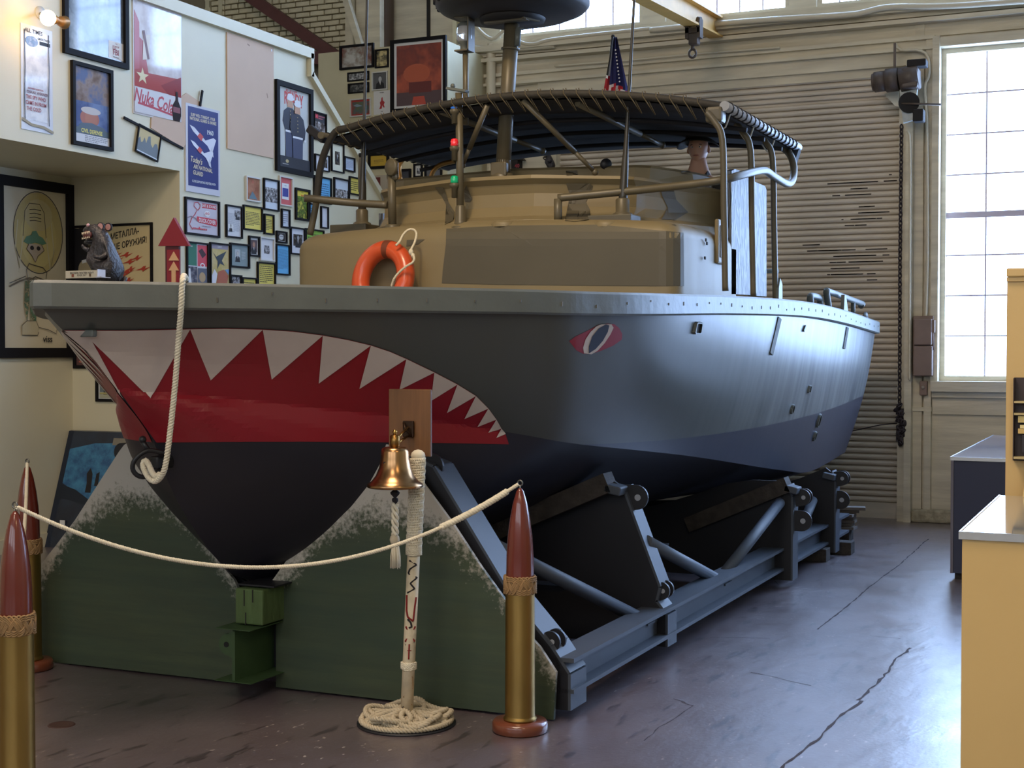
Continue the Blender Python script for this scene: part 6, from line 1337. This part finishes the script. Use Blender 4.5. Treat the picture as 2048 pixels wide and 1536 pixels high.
p = Pic('framed_photo', 'small framed photo of a face beside the boat cabin, above the tall blue sheet', *XP(551, 572, 461, 485), fw=.016, bg=bwd, depth=.02); p.rect(.02, .02, .98, .98, flat(206, 206, 206)); p.rect(.08, .06, .92, .94, bwd); p.ell(.5, .5, .26, .32, flat(186, 186, 186)); p.rect(.3, .4, .7, .46, K)
p = Pic('framed_photo', 'white matted framed photo half hidden by the cabin corner', *XP(579, 608, 453, 508), fw=.014, bg=flat(214, 216, 222), depth=.02); p.rect(.2, .22, .9, .7, bwd); p.man(.55, .36, .22, K, flat(150, 150, 150), K)
p = Pic('framed_photo', 'teal matted framed portrait of a man beside a handwritten page', *XP(458, 497, 485, 534), fw=.016, bg=flat(130, 146, 146), depth=.02); p.rect(.25, .2, .55, .76, flat(176, 182, 184)); p.man(.4, .4, .15, K, flat(190, 186, 180), flat(160, 160, 160)); p.lines(.6, .3, .85, .7, 7, flat(186, 190, 190))
p = Pic('framed_photo', 'black framed colour portrait of a bald man in a dark suit', *XP(496, 517, 471, 512), fw=.016, matw=.0, bg=Wt, depth=.02); p.rect(.1, .12, .9, .84, flat(90, 70, 70)); p.man(.5, .40, .34, K, flat(176, 130, 104), flat(150, 110, 90))
p = Pic('framed_photo', 'pale framed small photo with a very wide white mat', *XP(518, 547, 473, 521), fw=.014, fm=m_fwhite, bg=flat(214, 214, 216), depth=.02); p.rect(.28, .32, .72, .72, bw)
p = Pic('framed_photo', 'small dark framed photo at the rail edge, left of the yellow sheets', *XP(459, 481.5, 549, 588), fw=.014, bg=bw, depth=.02)
p = Pic('framed_cover', 'framed LIFE magazine cover with cars just below the stair rail', *XP(626, 651, 222, 278), fw=.012, bg=noisepic('magazine_cars', (40, 36, 38), (190, 186, 184), (96, 90, 90), 16), depth=.02); p.rect(0, 0, 1, .32, K); p.rect(.04, .04, .36, .2, flat(206, 40, 60)); p.text('LIFE', .2, .12, .03, Wt); p.lines(.4, .08, .95, .26, 2, flat(190, 90, 100))
p = Pic('framed_photo', 'tall framed portrait with a wide cream mat under the stair rail', *XP(661, 686, 284, 342), fw=.012, bg=flat(226, 222, 196), depth=.02); p.rect(.3, .26, .72, .76, bwd); p.man(.5, .42, .14, K, flat(160, 160, 160), K)
p = Pic('framed_photo', 'narrow framed picture left of the curved canopy post', *XP(628, 641, 307, 342), fw=.012, bg=flat(216, 216, 220), depth=.02)
p = Pic('framed_photo', 'narrow framed sketch right of the curved canopy post', *XP(643, 657, 309, 342), fw=.01, bg=flat(214, 220, 230), depth=.02); p.rect(.25, .2, .8, .8, bwd)
p = Pic('framed_photo', 'wide framed harbour photo behind the cabin under the canopy', *XP(666, 697, 354, 398), fw=.016, bg=flat(196, 206, 216), depth=.02); p.rect(0, .5, 1, 1, bw)
p = Pic('framed_photo', 'tall narrow frame hidden behind the cabin corner and antenna', *XP(640, 655, 412, 456), fw=.012, bg=flat(210, 210, 214), depth=.02)
# --- partition pictures
V = lambda *q: YP(*q, YC)
p = Pic('framed_photo', 'wide framed collage photo at the top left of the partition', *V(681, 749, 93, 141), fw=.022, bg=noisepic('collage_print', (190, 186, 180), (120, 70, 60), (150, 140, 130), 6, .1), depth=.03)
p = Pic('framed_photo', 'small framed yellowish group photo left of the big red print', *V(751, 778, 100, 137), fw=.016, bg=noisepic('group_print', (206, 186, 130), (50, 50, 44), (120, 110, 80), 14), depth=.02)
p = Pic('framed_photo', 'upper of two small dark framed panoramas on the partition', *V(696, 739, 146, 164), fw=.014, bg=bw, depth=.02)
p = Pic('framed_photo', 'lower of two small dark framed panoramas on the partition', *V(697, 739, 168, 188), fw=.014, bg=bwd, depth=.02)
p = Pic('framed_photo', 'white framed grey portrait of a man in a suit beside the big red print', *V(745, 776, 145, 182), fw=.012, fm=m_fwhite, bg=flat(90, 90, 92), depth=.02); p.man(.5, .36, .34, K, flat(176, 176, 176), flat(70, 70, 70))
p = Pic('framed_photo', 'white framed red and green picture at the lower left of the partition', *V(701, 743, 199, 235), fw=.014, fm=m_fwhite, bg=flat(166, 56, 50), depth=.02); p.rect(.05, .12, .95, .9, noisepic('green_ship_print', (90, 96, 60), (120, 60, 50), (70, 90, 90), 10)); p.poly([(.1, .35), (.3, .25), (.6, .4), (.3, .45)], flat(130, 150, 166))
p = Pic('rider_print', 'white print with a small red horse and rider, no frame', *V(748, 781, 183, 230), bg=flat(214, 212, 210), depth=.008, cat='print'); p.text('HORSEMAN', .5, .08, .05, K, .75); p.text('FILM', .5, .88, .05, K, .9); p.poly([(.35, .78), (.42, .62), (.38, .5), (.46, .42), (.48, .3), (.55, .28), (.56, .42), (.68, .5), (.62, .6), (.68, .72), (.6, .72), (.52, .62), (.5, .76)], flat(176, 50, 56))
p = Pic('red_print', 'big black framed dark red print reflecting the windows', *V(783, 894, 82, 226), fw=.035, bg=None, matw=.03, matc=Wt, depth=.035, cat='poster'); p.rect(0, 0, 1, 1, noisepic('red_print_paint', (150, 62, 46), (186, 84, 60), (120, 50, 44), 1.6, .07)); p.ell(.45, .48, .3, .16, flat(186, 92, 66, .08)); p.rect(.0, .78, 1, 1, flat(92, 70, 74, .08)); p.rect(.28, .62, .78, .8, flat(110, 50, 50, .08)); p.poly([(.38, .86), (.62, .86), (.66, 1), (.34, 1)], flat(190, 80, 66, .1))
# --- below the canopy on the back
p = Pic('framed_text', 'yellow black framed sheet seen right under the canopy on the back partition', *V(737, 779, 307, 339), fw=.03, bg=flat(206, 170, 60), depth=.02); p.lines(.2, .4, .8, .8, 3, flat(150, 120, 50))
p = Pic('framed_photo', 'dark framed monitor-like picture behind the varnished canopy tube', *V(801, 823, 339, 372), fw=.02, bg=flat(60, 62, 70), depth=.03)
p = Pic('framed_photo', 'small black framed sketch hung between the two varnished tubes', *V(828, 846, 328, 356), fw=.02, bg=flat(206, 206, 200), depth=.02); p.rect(.25, .25, .8, .8, bw)
p = Pic('framed_photo', 'black framed landscape photo seen behind the right varnished tube', *V(850, 885, 329, 361), fw=.02, bg=noisepic('night_print', (50, 56, 70), (90, 90, 96), None, 8), depth=.02)
p = Pic('red_board', 'red and white board low on the back partition beside the stair rail', *V(744, 775, 352, 390), bg=flat(186, 176, 160), depth=.02, cat='board'); p.rect(.3, .1, .6, .9, flat(110, 46, 44)); p.ell(.45, .6, .08, .1, flat(220, 214, 206))
# --- back wall things seen under the canopy
YD = YW-.06
p = Pic('wall_screen', 'black screen on a bracket seen right of the signal lamps', *YP(932, 950, 322, 349, YD+.01), bg=flat(20, 22, 26, .2), depth=.05, cat='screen')
t = thing('wall_clock', on(1, YD, 985, 350), 'dark ornate wall lamp left of the mast foot on the back wall', 'lamp')
mb = MB(); mb.ball(on(1, YD-.1, 987, 322), (.045, .05, .05), seg=10); mb.tube([on(1, YD-.1, 987, 325), on(1, YD-.1, 992, 352)], .012, 6); obj('bracket', mb, m_dark, t); mb = MB(); c = on(1, YD-.1, 984, 336); mb.tube([c+Vector((.045*cos(a), 0, .05*sin(a))) for a in [2*pi*k/14 for k in range(14)]], .008, 5, closed=True); obj('hoop', mb, m_dark, t)
t.name = 'wall_lamp'
t = thing('dark_box_sign', on(1, YD, 1033, 345), 'small dark box sign with red figures behind the mast', 'sign'); mb = MB(); mb.b2(on(1, YD-.08, 1022, 343), on(1, YW, 1045, 318)); mb.ext([on(1, YD-.08, 1020, 320), on(1, YD-.08, 1047, 320), on(1, YD-.08, 1040, 312), on(1, YD-.08, 1027, 312)], (0, .08, 0)); bx = obj('case', mb, m_dark, t); wtext('40', on(1, YD-.083, 1034, 332), .06, flat(150, 40, 60), bx)
pz = on(1, YD-.12, 1100, 343); pl = MB(); pl.b2(on(1, YD-.2, 1080, 348), on(1, YD, 1114, 343)); tag(obj('small_shelf', pl, m_trim), 'small shelf on the back wall under the little dark rat figure', 'shelf')
rt = rat((pz.x, YD-.12, pz.z), .78, 'small dark rat figure on a shelf far behind the mast')
# --- alcove
p = Pic('framed_drawing', 'large black framed drawing of a soldier in a green hat on a yellow oval', *XP(-14, 143, 347, 716, XL, .0), fw=.085, bg=flat(214, 202, 172, .5), depth=.035, cat='drawing')
pen = flat(70, 66, 60); p.ell(.56, .27, .38, .255, flat(196, 178, 120)); p.ell(.56, .30, .28, .19, flat(206, 190, 128)); p.ell(.56, .16, .22, .1, flat(200, 186, 140)); p.stroke([(.56+.385*cos(a), .27+.258*sin(a)) for a in [2*pi*k/40 for k in range(41)]], .008, pen); p.uoff = -.10
p.stroke([(.42, .30), (.45, .14), (.52, .09), (.68, .09), (.75, .14), (.78, .30)], .006, pen); p.stroke([(.34, .2), (.30, .38), (.36, .5), (.42, .30)], .012, flat(206, 196, 160)); p.stroke([(.86, .2), (.9, .38), (.84, .5), (.78, .30)], .012, flat(206, 196, 160))
for v in (.13, .155, .18, .2): p.stroke([(.52, v), (.6, v-.006), (.7, v)], .006, pen)
p.poly([(.42, .335), (.47, .30), (.54, .29), (.56, .265), (.62, .26), (.66, .29), (.72, .30), (.78, .335), (.72, .345), (.6, .335), (.5, .35)], flat(96, 140, 116), 'hat'); p.poly([(.50, .345), (.70, .345), (.74, .38), (.64, .42), (.60, .46), (.55, .42), (.47, .38)], flat(186, 170, 150), 'face'); p.stroke([(.50, .345), (.47, .38), (.55, .42), (.60, .46), (.64, .42), (.74, .38), (.70, .345)], .006, pen); p.ell(.55, .37, .03, .014, K); p.ell(.65, .37, .03, .014, K)
p.stroke([(.46, .51), (.50, .47), (.60, .48), (.72, .49), (.78, .52), (.76, .57), (.60, .55), (.48, .58), (.46, .51)], .008, pen); p.stroke([(.2, .62), (.35, .585), (.5, .56), (.62, .57)], .014, flat(110, 100, 84)); p.stroke([(.2, .60), (.45, .55)], .006, pen)
p.poly([(.44, .58), (.60, .58), (.62, .70), (.60, .84), (.52, .84), (.50, .70), (.46, .84), (.42, .72)], noisepic('camouflage_trousers', (90, 130, 104), (176, 166, 130), (60, 90, 70), 30), 'trousers'); p.poly([(.38, .86), (.46, .83), (.60, .83), (.64, .87), (.62, .92), (.38, .92)], flat(196, 184, 150), 'boots'); p.stroke([(.38, .86), (.46, .83), (.60, .83), (.64, .87), (.80, .885), (.92, .91), (.93, .88)], .006, pen); p.stroke([(.38, .86), (.38, .92), (.62, .92), (.64, .90)], .006, pen); p.text('viss', .78, .945, .05, K)
VA = lambda *q: YP(*q, YA)
p = Pic('aircraft_poster', 'framed red aircraft poster with slanted dark Cyrillic lettering behind the rat', *VA(146, 306, 452, 640), fw=.02, bg=flat(206, 186, 140), depth=.02, cat='poster')
p.rect(.0, .0, .30, 1, noisepic('dark_figure_print', (30, 28, 30), (196, 176, 130), (70, 62, 56), 7)); p.poly([(0, .0), (.12, .02), (.2, .25), (.34, .35), (.3, .7), (.1, .62), (0, .6)], K, 'figure'); p.ell(.14, .46, .09, .10, flat(176, 160, 126), name='face'); p.stroke([(.1, .38), (.2, .36), (.3, .46)], .03, Wt)
p.text('МЕТАЛЛА-', .66, .09, .085, K, .8, .2, 9); p.text('ШЕ ОРУЖИЯ!', .72, .20, .085, K, .8, .2, 9)
rp2 = flat(176, 62, 44); rnd = random.Random(21)
for i in range(22):
    u, v, s_ = rnd.uniform(.48, .9), .30+.6*(i/22)+rnd.uniform(-.02, .02), rnd.uniform(.05, .11); p.poly([(u-s_, v+.02), (u-s_*.2, v-.003), (u+s_*.1, v-.025), (u+s_*.4, v-.03), (u+s_*.25, v), (u+s_, v-.018), (u+s_*.3, v+.014), (u, v+.035), (u-s_*.1, v+.014)], rp2, 'aircraft')
p = Pic('framed_photo', 'small dark framed picture half hidden by the bow under the big drawing', *VA(148, 192, 672, 737), fw=.03, bg=flat(96, 66, 62), depth=.02); p.poly([(.2, .9), (.35, .2), (.6, .2), (.95, .9)], flat(176, 140, 120)); p.lines(.15, .84, .95, .95, 1, flat(176, 90, 80))
p = Pic('framed_photo', 'black framed portrait card low beside the red painted bow', *VA(193, 236, 749, 803), fw=.025, bg=flat(206, 206, 200), depth=.02); p.rect(.08, .05, .92, .68, flat(110, 122, 126)); p.man(.55, .32, .28, K, flat(176, 120, 100), K); p.rect(.08, .70, .92, .78, flat(176, 168, 110)); p.rect(.08, .8, .92, .95, flat(176, 176, 150))
p = Pic('small_card', 'tiny pale card on the wall right of the low portrait card', *VA(241, 253, 770, 804), bg=flat(206, 186, 160), depth=.006, cat='card')
# leaning blue painting
tl, bl_ = on(1, YA-.03, 143, 860), on(2, 0, 116, 1093); bl2 = Vector((tl.x-.0, YA-.36, .0)); w_ = on(1, YA-.03, 273, 873).x-tl.x
p = Pic('blue_painting', 'dark blue cave-like painting leaning against the alcove wall behind the left wave board', tl, (w_+.35, 0, 0), bl2-tl, Vector((0, -1, -.2)).normalized(), bg=noisepic('night_blue_paint', (20, 30, 48), (26, 44, 66), None, 3, .4), depth=.03, cat='painting')
p.poly([(.03, .16), (.3, .1), (.95, .08), (1, .5), (.8, .52), (.55, .55), (.35, .62), (.2, .52), (.03, .44)], noisepic('bright_blue_paint', (30, 84, 128), (60, 130, 170), None, 9, .4)); p.rect(0, 0, .05, 1, flat(24, 34, 52)); p.poly([(0, .45), (.2, .5), (.4, .60), (.3, .62), (.1, .58), (0, .6)], flat(22, 32, 46))
p.poly([(.30, .52), (.30, .44), (.28, .36), (.31, .31), (.34, .36), (.35, .44), (.36, .52)], K, 'figure'); p.poly([(.38, .46), (.38, .36), (.41, .34), (.42, .46)], K, 'figure'); p.rect(.48, .05, .80, .11, flat(130, 124, 110))
p = Pic('price_tag', 'small white tag on the foot of the leaning blue painting', *YP(120, 130, 1040, 1052, YA-.33), bg=Wt, depth=.003, cat='tag')
# round black handle behind the left board top
P = on(1, 6.5, 243, 905); mb = MB(); mb.tube([P, P+Vector((0, .03, 0))], .055, 18); obj('round_plate', mb, m_blk, cr_t)
# lamp on the wall
lb = on(0, XU+.22, 96, 36); t = thing('wall_spot_lamp', tuple(lb), 'lit clip lamp with a glowing bulb on the upper left wall', 'lamp')
mb = MB(); mb.ball(tuple(lb), .058, seg=16); obj('bulb', mb, mat('glowing_bulb', (1, .62, .25), .4, emit=22), t)
mb = MB(); d_ = (on(0, XU+.18, 140, 48)-lb).normalized(); mb.lathe([(.03, .05), (.032, .09), (.02, .12), (.035, .15), (.05, .21), (.046, .21)], 18, lb, d_); obj('socket', mb, mat('brass_socket', S(170, 120, 60), .4, .5), t)
mb = MB(); mb.lathe([(.05, 0), (.05, .01), (0, .012)], 20, on(0, XU, 80, 26), (1, 0, 0)); mb.tube([on(0, XU, 80, 26), lb-Vector((.02, 0, 0))], .01, 8); obj('wall_plate', mb, m_fwhite, t)
l = lamp('wall_bulb_light', 'POINT', tuple(lb+Vector((.07, -.02, -.02))), (0, 0, 0), 3.5, (1, .6, .25), .06)

# ================================================================ SHOP COUNTERS AT THE RIGHT
m_cnt = mat('warm_counter_laminate', S(214, 180, 118), .45, var=.02, scale=3); m_cedge2 = mat('counter_steel_edge', S(206, 206, 206), .25, .7); m_nv = mat('navy_laminate', S(30, 34, 62), .4); m_ctop = mat('counter_glass', S(214, 222, 226), .06, trans=.35, spec=.9, coat=1)
zc = 1.05; A0 = on(2, zc, 1921, 1064); A1 = on(2, zc, 1982, 990)
t = thing('display_counter', (A0.x+.5, A0.y+.7, 0), 'nearest cream display counter with a bright glass top at the right edge', 'counter')
X0, Y0c, Y1c = A0.x, A0.y, A1.y; X1 = X0+1.6
mb = MB(); mb.b2((X0+.005, Y0c+.005, 0), (X1, Y1c, zc-.025), None, .003); obj('body', mb, m_cnt, t)
mb = MB(); mb.b2((X0, Y0c, zc-.02), (X0+.62, Y1c, zc)); obj('glass_top', mb, m_ctop, t); mb = MB(); mb.b2((X0+.63, Y0c, zc-.02), (X1, Y1c, zc)); obj('glass_top', mb, m_ctop, t)
mb = MB(); mb.b2((X0-.004, Y0c-.006, zc-.026), (X1, Y0c, zc+.003)); obj('front_edge', mb, m_cedge2, t); mb = MB(); mb.b2((X0-.006, Y0c-.004, zc-.026), (X0, Y1c, zc+.003)); obj('side_edge', mb, m_cedge2, t)
mb = MB(); mb.b2((X0+.02, Y0c+.02, zc-.024), (X1, Y1c-.02, zc-.021)); obj('display_bed', mb, flat(206, 196, 176), t)
N0 = on(2, .92, 1902, 914); t = thing('navy_counter', (N0.x+.5, N0.y+1, 0), 'dark navy display counter standing behind the near cream counter', 'counter')
mb = MB(); mb.b2((N0.x+.01, N0.y+.01, .05), (N0.x+1.5, N0.y+3.0, .90)); obj('body', mb, m_nv, t); mb = MB(); mb.b2((N0.x+.03, N0.y+.03, 0), (N0.x+1.5, N0.y+2.9, .05)); obj('plinth', mb, m_dark, t)
for a, b_ in ((0, 1.15), (1.16, 3.05)): mb = MB(); mb.b2((N0.x, N0.y+a, .9), (N0.x+1.5, N0.y+b_, .918)); g = obj('glass_top', mb, mat('blue_glass_top', S(120, 140, 176), .12, spec=.9, coat=1), t)
mb = MB(); mb.b2((N0.x-.004, N0.y-.005, .895), (N0.x+1.5, N0.y, .922)); obj('front_edge', mb, m_cedge2, t); mb = MB(); mb.b2((N0.x-.006, N0.y, .895), (N0.x, N0.y+3.05, .922)); obj('side_edge', mb, m_cedge2, t)
mb = MB(); mb.b2((N0.x, N0.y-.003, .05), (N0.x+.02, N0.y+.01, .9)); obj('corner_strip', mb, mat('grey_strip', S(96, 92, 104), .4), t)
# tall shelf unit with leaflets
SX, SY = on(1, 7.0, 2012, 800).x, 7.0; zt_ = on(1, 7.0, 2020, 537).z
t = thing('shelf_unit', (SX+.4, SY+.2, 0), 'tall cream shelf unit with a dark leaflet rack at the right edge', 'shelf unit')
mb = MB(); mb.b2((SX, SY, 0), (SX+.9, SY+.45, zt_-.05)); obj('body', mb, m_cnt, t); mb = MB(); mb.b2((SX-.0, SY-.03, zt_-.04), (SX+.95, SY+.48, zt_), None, .006); mb.b2((SX, SY-.015, zt_-.06), (SX+.92, SY+.46, zt_-.04)); obj('cornice', mb, m_cnt, t)
S_ = lambda px, py, y=SY-.06: on(1, y, px, py)
rk = MB(); rk.b2(S_(2027, 921, SY-.001), S_(2150, 756, SY-.01)); rkk = obj('rack_back', rk, mat('dark_rack', S(60, 46, 44), .5), t)
for y0 in (806, 830, 918): mb = MB(); mb.b2(S_(2027, y0, SY-.07), S_(2150, y0-3, SY-.01)); obj('rack_shelf', mb, mat('rack_edge', S(190, 170, 120), .5), rkk)
mb = MB(); mb.b2(S_(2027, 921, SY-.07), S_(2029, 756, SY-.01)); obj('rack_side', mb, mat('dark_rack', (0, 0, 0)), rkk)
for i, (a, b_, c, d, col) in enumerate([(2036, 832, 2070, 845, (226, 200, 130)), (2040, 850, 2070, 858, (230, 210, 150)), (2036, 857, 2064, 867, (214, 180, 110)), (2044, 870, 2080, 905, (46, 40, 46))]):
    mb = MB(); mb.b2(S_(a, d, SY-.05), S_(c, b_, SY-.02)); tag(obj('leaflet', mb, flat(*col)), ['upper cream leaflet stack in the dark rack', 'middle pale leaflet in the dark rack', 'lower tan leaflet stack in the dark rack', 'black folder at the bottom of the leaflet rack'][i], 'leaflet')
mb = MB(); mb.ext([S_(2034, 1000), S_(2048, 935), S_(2150, 930), S_(2150, 1000)], (0, .02, 0)); mb = MB(); zb_ = zc+.003
mb.add([(SX+.09, SY-.16, zb_), (SX+.4, SY-.16, zb_), (SX+.4, SY-.10, zb_+.27), (SX+.12, SY-.10, zb_+.27)], [(0, 1, 2, 3)]); mb.add([(SX+.09, SY-.155, zb_), (SX+.4, SY-.155, zb_), (SX+.4, SY-.095, zb_+.27), (SX+.12, SY-.095, zb_+.27)], [(0, 1, 2, 3)]); tag(obj('display_card', mb, mat('tan_card', S(214, 184, 120), .5)), 'tan card standing upright on the far end of the near counter', 'card')
